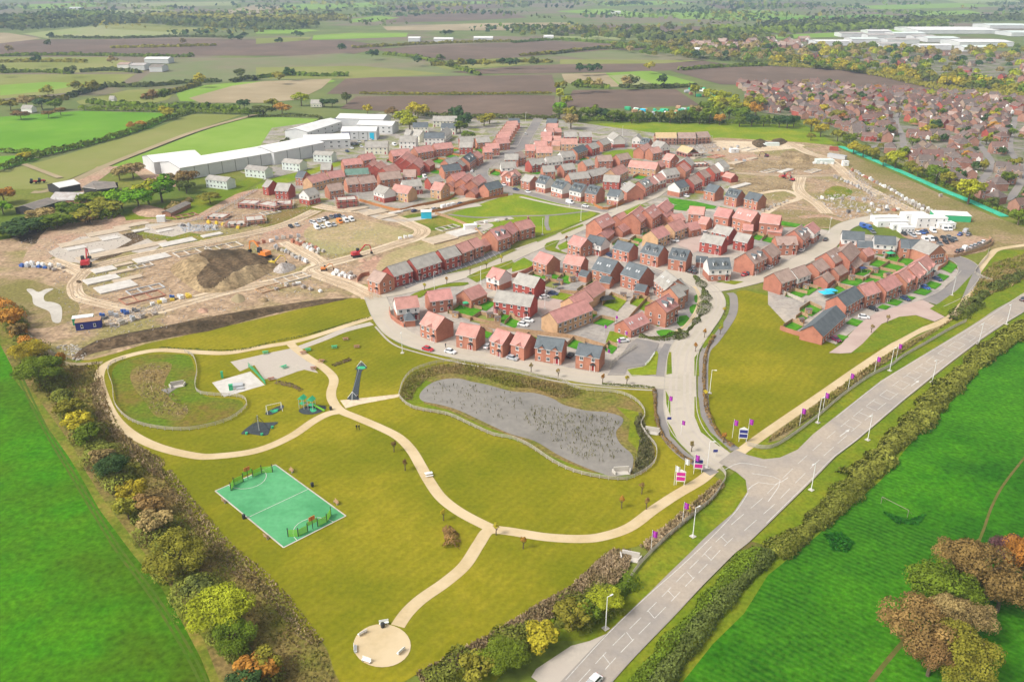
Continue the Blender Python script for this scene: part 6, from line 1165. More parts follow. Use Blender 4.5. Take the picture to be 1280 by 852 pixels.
for q in [(535,437.7,10,2.6,'r','parked on the pond road beside a white car'),(563,440.8,10,2.4,'w','parked on the pond road beside the red car'),(640.5,449,10,2.4,'s','on the pond road in front of the red roofed houses'),(609.5,434,5,-5,'w','between the second and third houses facing the pond'),(638.5,440.5,5,-6,'n','on the drive between the middle pond houses'),
          (713,445.5,4,-5,'k','on the drive between the two slate roofed pond houses'),(654,407,10,1.8,'w','nearer of two parked below the pink paved court'),(660.5,401.6,10,1.8,'w','farther of two parked below the pink paved court'),(680.5,372.5,10,-2,'w','beside the pink paved court by the terrace'),(691.5,368,10,2,'n','beside the garden above the pink paved court'),
          (779,427,10,-1,'w','parked in front of the red roofed sales office'),(575.5,378,6,4,'w','on the drive behind the white upper storey house'),(882,292,9,-3,'w','parked on the upper pink paved court'),(840.5,301,6,4,'w','left of two on the upper pink court'),(845,301.6,6,4,'w','right of two on the upper pink court'),
          (862.7,339.5,4,-5,'k','left of two dark cars by the dormered houses'),(868.5,341,4,-5,'k','right of two dark cars by the dormered houses'),(866.5,336.5,4,-5,'s','behind the two dark cars by the dormered houses'),(931,344.3,8,-4,'r','in the drive left of the bending beige road'),(936,342.5,8,-4,'n','in the drive next to the red car'),
          (962,335.3,8,-4,'w','beside the dormered house on the beige road'),(1002,314,8,-4,'w','beside the second dormered house on the beige road'),(1032,300.5,5,-5,'k','parked on the verge of the beige road top'),(1090.7,387,9,3,'k','on the drive of the slate roofed terrace'),(1079.5,397.5,9,1,'w','in the parking bay by the pink paving'),
          (1131.5,374.6,10,4,'n','on the drive by the first red terrace house'),(1156.5,360.6,10,4,'b','on the drive in the middle of the red terrace'),(1171.5,350,10,4,'n','on the drive at the top of the red terrace'),(1044.5,425.5,10,5,'m','parked at the end of the slate terrace'),(762,320,6,3,'n','between white and slate roofed houses in the block'),(786,324,5,-5,'m','behind the slate roofed house in the block'),
          (660,240.8,10,3,'w','parked on the street above the village green left'),(645,237.8,10,2,'n','parked on the street above the village green far left'),(732,258.5,10,2.4,'w','second white car on the street above the village green'),(858,246,10,3,'w','parked under the white gabled house'),(800,249.3,8,-2,'m','parked beside the green corner verge'),
          (590.5,214.6,6,-5,'w','on the avenue near the solar roofed house'),(657,168.5,3,-6,'w','on the far end of the avenue'),(630,232,8,5,'w','beside the slate roofed corner house'),(782,232,6,5,'w','in the tan courtyard')]:
    car(*q)
car(712.5, 254.2, 10, 2.4, 'w', 'parked on the street above the village green', 1); car(723.5, 316, 8, -1, 'w', 'beside the red roofed house with lawn', 1); car(531, 222.5, 6, 4, 'w', 'parked among the middle estate gables', 1)
for px, py, c, v in [(1130,293.4,'k',0),(1137.7,293.4,'s',0),(1147,292.5,'w',0),(1153,291.7,'b',0),(1157,290.6,'n',0),(1166,290,'w',1),(1180,287.4,'w',1),(1186,287.4,'w',1),(1156,301,'w',1),(1163.5,300.4,'w',1),(1169.5,300,'k',0),(1179,298.5,'k',0),(1186,297.7,'g',0),(1189,302,'k',0),(1182,303.7,'k',0),(1174.6,306,'g',0),
                     (1197,315,'k',0),(1206,312,'w',1),(1214,309.7,'s',0),(1218.5,308,'s',0),(1223.6,306,'g',0),(1228.8,303.7,'w',0),(1201,314,'g',0),(1200,294,'b',0),(1210.7,294.5,'g',0),(1207,290.5,'s',1),(1078.4,284,'b',1),(1086,286.5,'b',1),(1091,291,'g',0),(1142,296,'s',0),(1193,300,'g',0)]:
    nm = CNAME[c].replace('_', ' '); car(px, py, 6, -4 if px > 1195 else 4, c, 'in the muddy car park of the site compound', v, f'{nm} {"vans" if v else "cars"} in the compound car park')
for px, py, c, v in [(363.7,284,'k',0),(371.5,282.5,'s',0),(390,278.8,'s',0),(399,277.4,'s',0),(404.4,276,'w',0),(408,274,'k',0),(414.5,272.4,'g',0),(420,271.6,'n',0),(424.7,271,'k',0),(396.5,286,'w',1),(403.6,284.4,'w',0),(410.6,283,'w',1),(417.6,282,'s',0),(424.7,278.4,'o',1),(432.5,277.2,'w',1),(439.5,276,'w',1),(393,280,'w',0),(430,273,'s',0)]:
    nm = CNAME[c].replace('_', ' '); car(px, py, 6, 4, c, 'parked on the bare earth of the middle building site', v, f'{nm} {"vans" if v else "cars"} on the middle building site')
for px, py, c, v, l in [(518,264.6,'n',0,'left end of the row'),(542.7,262.4,'s',0,'left of the white vans'),(555.6,260,'w',1,'first of three'),(561.4,259,'w',1,'second of three'),(566.6,258,'w',1,'third of three'),(575.5,255.6,'n',0,'right of the vans')]: car(px, py, 7, -2, c, f'by the long orange fence, {l}', v)
for px, py, c, v in [(442,181,'s',0),(452,184,'w',0),(458,178,'k',0),(449,178,'w',0),(446,181,'g',0),(440,186,'w',0),(458,186,'s',0),(493,182,'w',1),(434,190,'n',0),(420,150,'b',0),(372,197,'w',0),(463,175,'w',0)]:
    nm = CNAME[c].replace('_', ' '); car(px, py, 7, 3, c, 'in the yards between the works and pale cottages', v, f'{nm} cars in the works yard')
# ---------------------------------------------------------------- lamp posts, flags, signs
LP = (lambda mb: (mb.tube((0, 0, 0), (0, 0, 8), .11, .07, 8), mb.mesh('pole', [M('white_metal')]))[1])(MB())
LH = (lambda mb: (mb.box((0, -.5, 0), (.1, 1.1, .08)), mb.box((0, -1.1, -.03), (.3, .7, .14)), mb.mesh('lamp_head', [M('white_metal')]))[2])(MB())
LB = (lambda mb: (mb.box((0, 0, .06), (1.2, 1.2, .12)), mb.mesh('base', [M('concrete')]))[1])(MB())
for px, py, w, rz in [(757,785,'by the bottom shrubs left of the main road',2.2),(866,670,'on the verge below the path near the junction',2.2),(1022,528,'by the paling fence right of the junction',2.2),(1112,463,'by the paling fence at the middle of the right path',2.2),(1084.5,549.5,'on the right verge opposite the purple flags',-.9),(1165,477.6,'on the right verge beside the white turn arrow',-.9),(1223,430,'on the right verge high up the main road',-.9),
        (1014,612,'on the right verge opposite the junction',-.9),(1258,405,'on the right verge near the right edge',-.9),(884,584,'at the mouth of the estate road',1.6),(601,355,'on the small lawn beside the parking bays',0),(726,276,'on the edge of the village green, upper',3),(678,293,'on the edge of the village green, lower',3),(873.7,346,'at the bend by the white and slate house',3),
        (726.5,319,'in front of the red house above the lawn',0),(1036,291,'on the grass by the top of the beige road',0),(1190,369,'inside the bend of the grey street',-.9),(681,386,'in the pink paved court',0),(771,262,'at the corner by the white gabled house',0),(711.5,259,'on the green beside the white van',0),(887,491,'along the grey path right of the estate road',1.5),(543,363,'beside the long row of parking bays',2),(778,170,'in the large grass field',0),(503,441,'on the mound left of the pond',0),(657,152,'at the top of the avenue',1)]:
    g = G(px, py); o = thing('street_lamp', 'tall pale street lamp ' + w, 'street lamp', (g.x, g.y, 0), rz); link('pole', LP, o); link('lamp_head', LH, o, (0, 0, 7.95)); link('base', LB, o)
def flag_meshes(m):
    mb = MB(); v = []; n = 7
    for i in range(n):
        for z in (0, 1.7): v.append((.05 + 1.1 * i / (n - 1), .12 * math.sin(i * 1.3), z - (.25 * i / n)))
    mb.add(v, [(2 * i, 2 * i + 2, 2 * i + 3, 2 * i + 1) for i in range(n - 1)]); mb.box((.55, .1, .8), (.5, .03, .5), 1); return mb.mesh('flag', [M(m), M('white_paint')])
FL = {m: flag_meshes(m) for m in ('purple', 'white_metal', 'magenta')}; FPOLE = (lambda mb: (mb.tube((0, 0, 0), (0, 0, 6), .07, .05, 6), mb.mesh('pole', [M('white_metal')]))[1])(MB())
for px, py, c, w, s in [(999.4,532,'purple','lowest of five along the right path',1),(1028.5,512,'purple','second from the bottom along the right path',1),(1060,487,'purple','middle one of five along the right path',1),(1093,465.6,'purple','fourth from the bottom along the right path',1),(1120,449,'purple','highest of five along the right path',1),(853,653,'purple','by the curved paling fence, upper',1),(813.6,689,'purple','by the curved paling fence, lower',1),
        (915.3,547,'purple','left of the navy board by the right path',1),(934.3,546,'purple','right of the navy board by the right path',1),(867,592,'purple','beside the navy board left of the junction',1),(842.5,606,'white_metal','left of the magenta board',1),(854.6,597,'white_metal','right of the magenta board',1),(835,514,'purple','on the grass strip by the estate road',.9),(851,543,'purple','low beside the estate road kerb',.8),
        (769,407,'purple','behind the sales office',.7),(781,427,'purple','in front of the sales office',.7),(772,437,'purple','left of the show home car park',.7),(755,419,'purple','in the garden left of the sales office',.7),(759,450,'purple','beside the last slate roofed pond house',.7)]:
    g = G(px, py); o = thing('flag_pole', f"{'white' if c == 'white_metal' else c} flag on a white pole {w}", 'flag', (g.x, g.y, 0), -.2); o.scale = (s,) * 3; link('pole', FPOLE, o); link('flag', FL[c], o, (0, 0, 4.1))
for px, py, c, w in [(928,552,'navy','navy and white notice board on two legs by the right path'),(872,590,'navy','navy and magenta notice board on two legs left of the junction'),(850,606,'magenta','magenta notice board with white edge on the park grass')]:
    g = G(px, py); o = thing('notice_board', w, 'sign board', (g.x, g.y, 0), -.15); mb = MB(); mb.box((-1, 0, 2), (.14, .14, 4)); mb.build('leg', [M('white_metal')], o); mb = MB(); mb.box((1, 0, 2), (.14, .14, 4)); mb.build('leg', [M('white_metal')], o)
    mb = MB(); mb.box((0, -.12, 2.7), (2.4, .1, 3.0), 1); mb.box((0, -.16, 3.4), (2.1, .1, 1.0), 0); mb.box((0, -.16, 2.05), (2.1, .1, 1.1), 2 if px == 872 else 0); mb.box((0, -.2, 2.72), (1.7, .06, .16), 1); mb.prism([(-1.2, 4.2), (1.2, 4.2), (0, 4.8)], -.17, -.07, 1, 'y'); mb.build('board', [M(c), M('white_metal'), M('magenta')], o)
for px, py, w in [(836,530,'white road sign panel lying beside the estate road strip'),(893.5,571,'small navy sign on a post at the junction')]:
    g = G(px, py); o = thing('road_sign', w, 'road sign', (g.x, g.y, 0), 0); mb = MB(); mb.tube((0, 0, 0), (0, 0, 2.4), .05); mb.build('post', [M('metal_light')], o); mb = MB(); mb.box((0, -.06, 2), (1.2, .06, .8)); mb.build('sign_panel', [M('navy')], o)
# young street trees with thin crowns
for i, (px, py, lf, w) in enumerate([(906,388,'leaf_yellow','on the verge at the top of the spine road'),(881,416,'leaf_orange','left of the spine road bend'),(869.6,433,'leaf_orange','by the kerb right of the show home car park'),(900.6,412,'leaf_yellow','between grey path and spine road'),(882,492,'leaf_yellow','beside the yellow bin on the grey path'),(905,546,'leaf_orange','on the pavement above the junction'),(865,557,'leaf_tan','in the middle of the junction verge'),(664,458.6,'leaf_tan','on the pond road in front of the fourth house'),(697.7,465.6,'leaf_tan','on the pond road in front of the slate roofed house'),(753.5,472.7,'leaf_orange','on the pond road near the last pond house'),(783.6,474,'leaf_yellow','on the pond road by the car park'),
        (530.7,357.6,'leaf_yellow','first along the long parking bays'),(558.3,349.7,'leaf_orange','second along the long parking bays'),(587.4,338.3,'leaf_tan','third along the long parking bays'),(608,331,'leaf_lime','fourth along the long parking bays'),(626.6,323,'leaf_yellow','fifth along the long parking bays'),(777.5,626.6,'leaf_orange','on the lawn above the long path, left'),(802.7,609,'leaf_brown','on the lawn below the pond'),(808.6,628,'leaf_brown','on the lawn above the long path, right'),(654,677,'leaf_orange','under the path junction on the lawn'),(506,580,'leaf_brown','on the lawn left of the curving path'),(492,557,'leaf_brown','on the lawn above the curving path'),(554,642,'leaf_yellow','above the dark red shrub bed'),(861,640,'leaf_yellow','beside the upper purple flag by the fence'),(1110,398,'leaf_tan','on the pink paving of the right terrace'),(1090,410,'leaf_tan','lower on the pink paving of the right terrace'),(708,298,'leaf_orange','by the avenue below the village green'),(620,660,'leaf_yellow','in the path junction')]):
    tree(px, py, 3.4, .85, lf, f'{cn[lf]} young tree {w}', det=0, name='young_tree', squat=.3)
# ---------------------------------------------------------------- park furniture and play things
def bench(px, py, rz, w, m='white_metal', back=1, s=1.0):
    g = G(px, py); o = thing('park_bench', w, 'bench', (g.x, g.y, 0), rz); o.scale = (s,) * 3
    mb = MB(); mb.box((0, 0, .45), (1.9, .5, .08)); mb.build('seat', [M(m)], o)
    if back: mb = MB(); mb.box((0, .28, .8), (1.9, .08, .45)); mb.build('backrest', [M(m)], o)
    for X in (-.75, .75): mb = MB(); mb.box((X, 0, .2), (.1, .45, .42)); mb.build('leg', [M('metal_light')], o)
def picnic(px, py, rz, w, m='play_green'):
    g = G(px, py); o = thing('picnic_table', w, 'picnic table', (g.x, g.y, 0), rz); mb = MB(); mb.box((0, 0, .75), (2.0, .85, .08)); mb.build('table_top', [M(m)], o)
    for y in (-.85, .85): mb = MB(); mb.box((0, y, .45), (2.0, .35, .07)); mb.build('seat', [M(m)], o)
    for X in (-.7, .7): mb = MB(); mb.box((X, 0, .36), (.1, 1.9, .08)); mb.box((X, 0, .55), (.1, .5, .36)); mb.build('leg', [M('metal_light')], o)
def bin_(px, py, w, m='metal_dark'):
    g = G(px, py); o = thing('litter_bin', w, 'litter bin', (g.x, g.y, 0)); mb = MB(); mb.tube((0, 0, 0), (0, 0, 1.0), .38, .42, 10); mb.build('body', [M(m)], o); mb = MB(); mb.tube((0, 0, 1.003), (0, 0, 1.2), .45, .25, 10); mb.build('lid', [M(m)], o)
for q in [(480,780,.25,'pale bench at the top of the round sand circle'),(453,792,-2.4,'pale bench at the upper left of the round sand circle'),(444.5,812,1.75,'white bench at the left of the round sand circle'),(458,827,-.4,'pale bench at the lower left of the round sand circle'),(501,815,-2.2,'pale bench at the right of the round sand circle')]: bench(*q, s=1.0)
for q in [(364,589,-.9,'brown bench by the top right side of the green court'),(420,629,-.9,'brown bench by the lower right side of the green court'),(280,627,2.3,'brown bench by the upper left side of the green court'),(333,672,2.3,'brown bench by the lower left side of the green court')]: bench(*q, m='timber')
for q in [(478.5,783.5,'black litter bin beside the top bench of the sand circle'),(390.5,607.5,'black litter bin at the right of the halfway line'),(305,647.5,'black litter bin at the left of the halfway line'),(413.5,512,'black litter bin at the path fork by the play frame')]: bin_(*q)
bin_(883, 493, 'round yellow bin beside the grey path', 'paint_yellow')
for q in [(332,441.5,.3,'green picnic table on the upper grey paving'),(355,459.5,.8,'green framed picnic table in the middle of the paving'),(385,438,.3,'green picnic table left of the sand path fork'),(418,434.5,.2,'green picnic table on the lawn')]: picnic(*q)
for q in [(446,434,.2,'red brown picnic table farthest right on the lawn'),(402,452,-.2,'red and green picnic table right of the sand path'),(392,461,.3,'pale red picnic table on the corner of the paving'),(339,474.5,.4,'red brown picnic table at the bottom corner of the paving'),(536,594,.3,'white picnic table beside the curving sand path'),(432,424.5,.3,'orange table on the grass above the green one'),(379,441.5,.5,'small red table at the fork of the sand paths')]: picnic(*q[:4], 'white_metal' if q[0] == 536 else 'brick_brown')
def rubber(pts, w): sheet('rubber_surface', pts, 6, M('rubber'), 3); return None
rubber([(373,513),(382,508),(395,506),(407,507.5),(406,512),(395,517),(380,517.5)], 0); rubber([(301,542),(312,532),(322,527),(330,528),(348,527.5),(338,535),(335,543),(325,544),(312,542)], 0); rubber([(331,517),(342,510),(353,506),(354,510),(340,518)], 0); rubber([(444,461),(452,453),(459,460),(452,464),(448,495),(450,499),(434,499),(440,490),(446,464)], 0)
for pts in ([(387,511),(392,509),(396,513),(390,515)], [(448,458),(456,458),(456,461),(447,461)], [(340,513),(346,511),(347,514),(340,516)]): sheet('green_surface', pts, 7, M('play_green'), 2)
g = G(390, 511); o = thing('play_frame', 'green and grey climbing frame with two towers and a slide on dark rubber', 'play frame', (g.x, g.y, 0), -.3)
for X in (-3, 0):
    for dx in (-.8, .8):
        for dy in (-.8, .8): mb = MB(); mb.tube((X + dx, dy, 0), (X + dx, dy, 3.4), .09); mb.build('post', [M('metal_light')], o)
    mb = MB(); mb.box((X, 0, 1.5), (1.7, 1.7, .12)); mb.build('platform', [M('play_green')], o); mb = MB(); mb.prism([(X - 1.1, 3.2), (X + 1.1, 3.2), (X, 4.1)], -1.1, 1.1, 0, 'y'); mb.build('tower_roof', [M('play_green')], o)
mb = MB(); mb.box((-1.5, 0, 1.5), (1.4, .9, .1)); mb.build('bridge', [M('timber')], o); mb = MB(); mb.add([(.9, -.4, 1.6), (.9, .4, 1.6), (4.2, .4, .2), (4.2, -.4, .2), (.9, -.4, 1.5), (.9, .4, 1.5), (4.2, .4, .1), (4.2, -.4, .1)], [(0, 3, 2, 1), (4, 5, 6, 7), (0, 4, 7, 3), (1, 2, 6, 5), (3, 7, 6, 2), (0, 1, 5, 4)]); mb.build('slide', [M('lime_metal')], o)
g = G(324, 538); o = thing('rope_climber', 'tall pyramid rope climber with a central mast on dark rubber', 'rope climber', (g.x, g.y, 0)); mb = MB(); mb.tube((0, 0, 0), (0, 0, 5), .12); mb.build('mast', [M('metal_light')], o)
mb = MB()
for i in range(6):
    a = i * math.pi / 3; mb.tube((0, 0, 4.9), (3.2 * math.cos(a), 3.2 * math.sin(a), 0), .035, n=4)
    for z in (1, 2, 3, 4):
        r1 = 3.2 * (1 - z / 5); b = a + math.pi / 3; mb.tube((r1 * math.cos(a), r1 * math.sin(a), z), (r1 * math.cos(b), r1 * math.sin(b), z), .025, n=4)
mb.build('rope_net', [M('metal_dark')], o)['kind'] = 'stuff'
for X, Y in ((-3, -2), (3.4, 1.5), (1.5, -2.5)): mb = MB(); mb.tube((X, Y, 0), (X, Y, .6), .4, .4, 8); mb.build('stepping_post', [M('play_green')], o)
g = G(343, 514); o = thing('swing_set', 'white framed swings with a green basket seat', 'swings', (g.x, g.y, 0), .5)
for X in (-2.2, 2.2):
    for Y in (-1, 1): mb = MB(); mb.tube((X, Y, 0), (X, 0, 2.5), .07); mb.build('leg', [M('white_metal')], o)
mb = MB(); mb.tube((-2.3, 0, 2.5), (2.3, 0, 2.5), .07); mb.build('crossbar', [M('white_metal')], o)
for X in (-.9, .9):
    mb = MB(); mb.box((X, 0, .5), (.7, .5, .1)); mb.build('seat', [M('play_green')], o); mb = MB(); mb.tube((X - .3, 0, .5), (X - .3, 0, 2.5), .02, n=4); mb.build('chain', [M('metal_dark')], o); mb = MB(); mb.tube((X + .3, 0, .5), (X + .3, 0, 2.5), .02, n=4); mb.build('chain', [M('metal_dark')], o)
a_, b_ = G(452, 458), G(441, 497); o = thing('zip_line', 'cable runway with white end frames and a dark rubber lane', 'zip line', (0, 0, 0))
d_ = (b_ - a_).normalized(); n_ = Vector((-d_.y, d_.x))
for e_, s in ((a_, -1), (b_, 1)):
    for t_ in (-1.6, 1.6):
        q = e_ + n_ * t_; r_ = e_ + d_ * s * 2
        mb = MB(); mb.tube((q.x, q.y, 0), (e_.x, e_.y, 2.1), .08); mb.build('frame_leg', [M('white_metal')], o)
    mb = MB(); mb.tube((r_.x, r_.y, 0), (e_.x, e_.y, 2.1), .06); mb.build('stay', [M('white_metal')], o)
mb = MB(); mb.tube((a_.x, a_.y, 2.05), (b_.x, b_.y, 1.9), .03, n=4); mb.build('cable', [M('metal_light')], o)
# court ends
for e in (0, 1):
    vv = 0.035 if e == 0 else .965; o = thing('goal_end', f"lime green goal fence with a hoop at the {'far' if e == 0 else 'near'} end of the court", 'goal fence', (0, 0, 0))
    U = [.17, .27, .42, .58, .73, .86]; pts = [cpt(u, vv + (.05 if i in (0, 5) else 0) * (1 if e == 0 else -1)) for i, u in enumerate(U)]
    for p in pts: mb = MB(); mb.box((p.x, p.y, 1.25), (.16, .16, 2.5)); mb.build('post', [M('metal_dark')], o)
    for i, (p, q) in enumerate(zip(pts, pts[1:])):
        for z in ((.1, .42, .74, 1.06, 1.38, 1.7) if i != 2 else (1.6, 1.9, 2.2, 2.5)): v, f = strip_mesh([p, q], z, z + .2, .06); link('mesh_rail', mesh('rail', v, f, M('lime_metal')), o)
    c_ = (pts[2] + pts[3]) / 2; mb = MB(); mb.box((c_.x, c_.y, 3.1), (1.6, .1, 1.1), 0, math.atan2((CC[1] - CC[0]).y, (CC[1] - CC[0]).x)); mb.build('backboard', [M('barrier_orange')], o)
    mb = MB(); mb.box((c_.x, c_.y, 1.7), (.14, .14, 3.2)); mb.build('hoop_post', [M('metal_dark')], o)
# field goal, kiosks, headwalls
P0, P1 = G(1101, 629), G(1134, 646); d_ = (P1 - P0).normalized(); n_ = Vector((-d_.y, d_.x)); o = thing('field_goal', 'weathered goal frame standing in the right pasture', 'goal', (0, 0, 0))
for p in (P0, P1): mb = MB(); mb.tube((p.x, p.y, 0), (p.x, p.y, 2.0), .07); mb.build('post', [M('timber_grey')], o); mb = MB(); mb.tube((p.x, p.y, 2.0), (p.x + n_.x * 2, p.y + n_.y * 2, 0), .05); mb.build('stay', [M('timber_grey')], o)
mb = MB(); mb.tube((P0.x, P0.y, 2.0), (P1.x, P1.y, 2.0), .07); mb.build('crossbar', [M('timber_grey')], o)
for px, py, d, m, l in [(278,472,(.7,.6,2.2),'play_green','tall green kiosk at the top left corner of the pump slab'),(289,487,(1.2,.9,1.8),'play_green','green equipment cabinet on the lower edge of the pump slab'),(297,482,(3.2,2.2,.5),'metal_light','low grey hatch cover in the middle of the pump slab'),(300,486,(2.2,1,.4),'metal_light','small grey hatch cover beside the larger one')]:
    g = G(px, py); o = thing('kiosk', l, 'cabinet', (g.x, g.y, 0), .3); mb = MB(); mb.box((0, 0, d[2] / 2), d); mb.build('body', [M(m)], o); mb = MB(); mb.box((0, 0, d[2] + .05), (d[0] + .12, d[1] + .12, .09)); mb.build('lid', [M(m)], o)
for px, py, rz, l in [(222,482,.4,'white concrete pipe headwall in the wetland hollow'),(788,697,-.3,'white concrete headwall with rail below the curved fence'),(777,590,.1,'white concrete outfall at the bottom corner of the pond'),(815,540,-.3,'grey stone outfall by the rough grass right of the pond')]:
    g = G(px, py); o = thing('headwall', l, 'headwall', (g.x, g.y, 0), rz); mb = MB(); mb.box((0, .6, .7), (4, .35, 1.4)); mb.build('back_wall', [M('concrete')], o)
    for s in (-1, 1): mb = MB(); mb.box((s * 2.1, -.4, .45), (.3, 1.9, .9), 0, -s * .3); mb.build('wing_wall', [M('concrete')], o)
    mb = MB(); mb.box((0, -.5, .08), (3.4, 1.7, .16)); mb.build('apron', [M('concrete')], o)
# people
def person(px, py, rz, label, top='cloth_dark', legs='navy'):
    g = G(px, py); o = thing('person', label, 'person', (g.x, g.y, 0), rz)
    J = [(0,0,.95),(0,0,1.2),(0,0,1.42),(0,0,1.55),(0,.01,1.68),(.1,0,.9),(.13,.06,.5),(.12,0,.06),(.12,.16,.04),(-.1,0,.9),(-.12,-.1,.5),(-.12,-.2,.08),(-.12,-.06,.04),(.2,0,1.4),(.25,-.06,1.12),(.24,.08,.88),(-.2,0,1.4),(-.26,.08,1.12),(-.24,.16,.9)]
    Ed = [(0,1),(1,2),(2,3),(3,4),(0,5),(5,6),(6,7),(7,8),(0,9),(9,10),(10,11),(11,12),(2,13),(13,14),(14,15),(2,16),(16,17),(17,18)]
    rd = [.15,.15,.16,.06,.1,.1,.075,.05,.045,.1,.075,.05,.045,.065,.05,.035,.065,.05,.035]
    me = D.meshes.new('body'); me.from_pydata(J, Ed, []); me.materials.append(M(top)); b = link('body', me, o); sk = b.modifiers.new('skin', 'SKIN'); 
    for i, r_ in enumerate(rd): me.skin_vertices[0].data[i].radius = (r_, r_ * .8) if me.skin_vertices else (r_, r_)
    b.modifiers.new('sub', 'SUBSURF').levels = 1
    mb = MB(); mb.tube((0, 0, 1.6), (0, .01, 1.84), .1, .09, 8); mb.build('head', [M('skin')], o)
try:
    for q in [(557,434,.5,'person in dark clothes walking beside the white car on the pond road'),(446,537,.3,'left of two people in dark clothes standing on the park lawn'),(449,537,.9,'right of two people in dark clothes standing on the park lawn'),(447,500,.4,'person in dark clothes by the lower end of the cable runway')]: person(*q)
except Exception as ex: print('person', ex)
# ---------------------------------------------------------------- the building sites
def mound(name, pts, H, m, label, cat='earth heap', edge=5, res=44, rough=.35, base=-.1, dark=None):
    P = smooth(gp(pts), 3, True); A = np.array([tuple(p) for p in P]); B = np.roll(A, -1, 0); x0, y0 = A.min(0); x1, y1 = A.max(0); V = {}; v = []; f = []
    ph = RNG.uniform(0, 6, 8)
    def hgt(x, y):
        if not inpoly(x, y, P): return None
        p = np.array([x, y]); ab = B - A; t = np.clip(((p - A) * ab).sum(1) / (ab ** 2).sum(1), 0, 1); d = np.sqrt((((A + ab * t[:, None]) - p) ** 2).sum(1)).min()
        nz = math.sin(x / 3.1 + ph[0]) * math.cos(y / 2.7 + ph[1]) + .7 * math.sin(x / 1.3 + y / 1.9 + ph[2]) + .9 * math.sin(x / 7 - y / 6 + ph[3])
        return base + min(1, d / edge) * H * (1 + rough * .4 * nz) + (0 if d < .4 else rough * .25 * nz)
    nx, ny = res, max(6, int(res * (y1 - y0) / (x1 - x0))); ny = min(ny, 90)
    for i in range(nx + 1):
        for j in range(ny + 1):
            x, y = x0 + (x1 - x0) * i / nx, y0 + (y1 - y0) * j / ny; z = hgt(x, y)
            V[i, j] = len(v); v.append((x, y, z if z is not None else base - .3))
            if z is None: V[i, j, 'o'] = 1
    for i in range(nx):
        for j in range(ny):
            c = [(i, j), (i + 1, j), (i + 1, j + 1), (i, j + 1)]
            if sum((k + ('o',)) in V for k in c) < 3: f.append(tuple(V[k] for k in c))
    if dark:
        DP = smooth(gp(dark), 3, True); mi = [1 if inpoly(v[q[0]][0], v[q[0]][1], DP) else 0 for q in f]
        return tag(link(name, mesh(name, v, f, [M(m), M('dirt_dark')], mi, True)), label, cat)
    return tag(link(name, mesh(name, v, f, M(m), None, True)), label, cat)
mound('spoil_heap', [(212,337),(223,327),(251,317),(292,313),(322,318),(342,327),(352,332),(330,345),(292,363),(255,366),(236,358)], 3.6, 'soil', 'huge flat topped brown spoil heap with darker soil on its right flank', edge=7, res=110, rough=.25, dark=[(246,322),(262,317),(292,315),(325,319),(345,330),(325,338),(302,346),(278,360),(255,364),(246,352),(262,338)])  # faces inside the dark outline take the darker soil material
mound('spoil_heap', [(340,338),(350,330),(366,330),(370,336),(352,342)], 2.4, 'debris', 'grey rubble heap beside the yellow digger', edge=4, res=24)
mound('sand_heap', [(288,375),(294,368),(304,369),(307,375),(298,379)], 2.2, 'field_tan', 'small orange sand heap below the long dirt road', edge=3, res=16)
mound('spoil_heap', [(165,262),(178,257),(205,260),(215,267),(190,272),(168,268)], 1.6, 'dirt_red', 'reddish earth heap under the farm trees', edge=4, res=24)
mound('earth_bank', [(92,449),(104,434),(150,421),(201,411),(260,399),(330,386),(400,375),(438,373),(400,380),(345,389),(260,411),(216,418),(169,427),(122,437)], 1.6, 'dirt_dark', 'long dark bank of turned earth between the site and the park lawn', edge=5, res=110, rough=.5)
for i, (cx, cy, w, m, l) in enumerate([(1000,198,16,'soil','brown earth heap in the middle of the right building site'),(976,203,10,'soil','smaller brown heap left of the middle one on the right site'),(950,180,14,'dirt_dark','dark ridge of soil along the grass field'),(975,177,12,'dirt_dark','second dark ridge of soil along the grass field'),(925,200,8,'dirt_red','red earth heap by the white digger'),(455,325,9,'dirt_red','red crushed brick heap beside the red excavator'),(470,322,8,'dirt_red','second crushed brick heap by the dirt road'),
        (98,352,7,'dirt_dark','dark heap inside the looping track'),(1098,246,9,'field_tan','pale sand heap among the right hand pallets'),(20,300,9,'soil','brown heap at the far left edge of the site'),(330,375,9,'soil','low brown heap below the grey pipes'),(255,388,10,'dirt_red','reddish brick rubble below the long dirt road'),(185,395,9,'soil','low brown heap by the site bank')]):
    mound('soil_heap', [(cx + w * math.cos(t * .785) * (.8 + .2 * math.sin(i + t)), cy + w * .36 * math.sin(t * .785)) for t in range(8)], 1.7, m, l, edge=5, res=22, rough=.5)
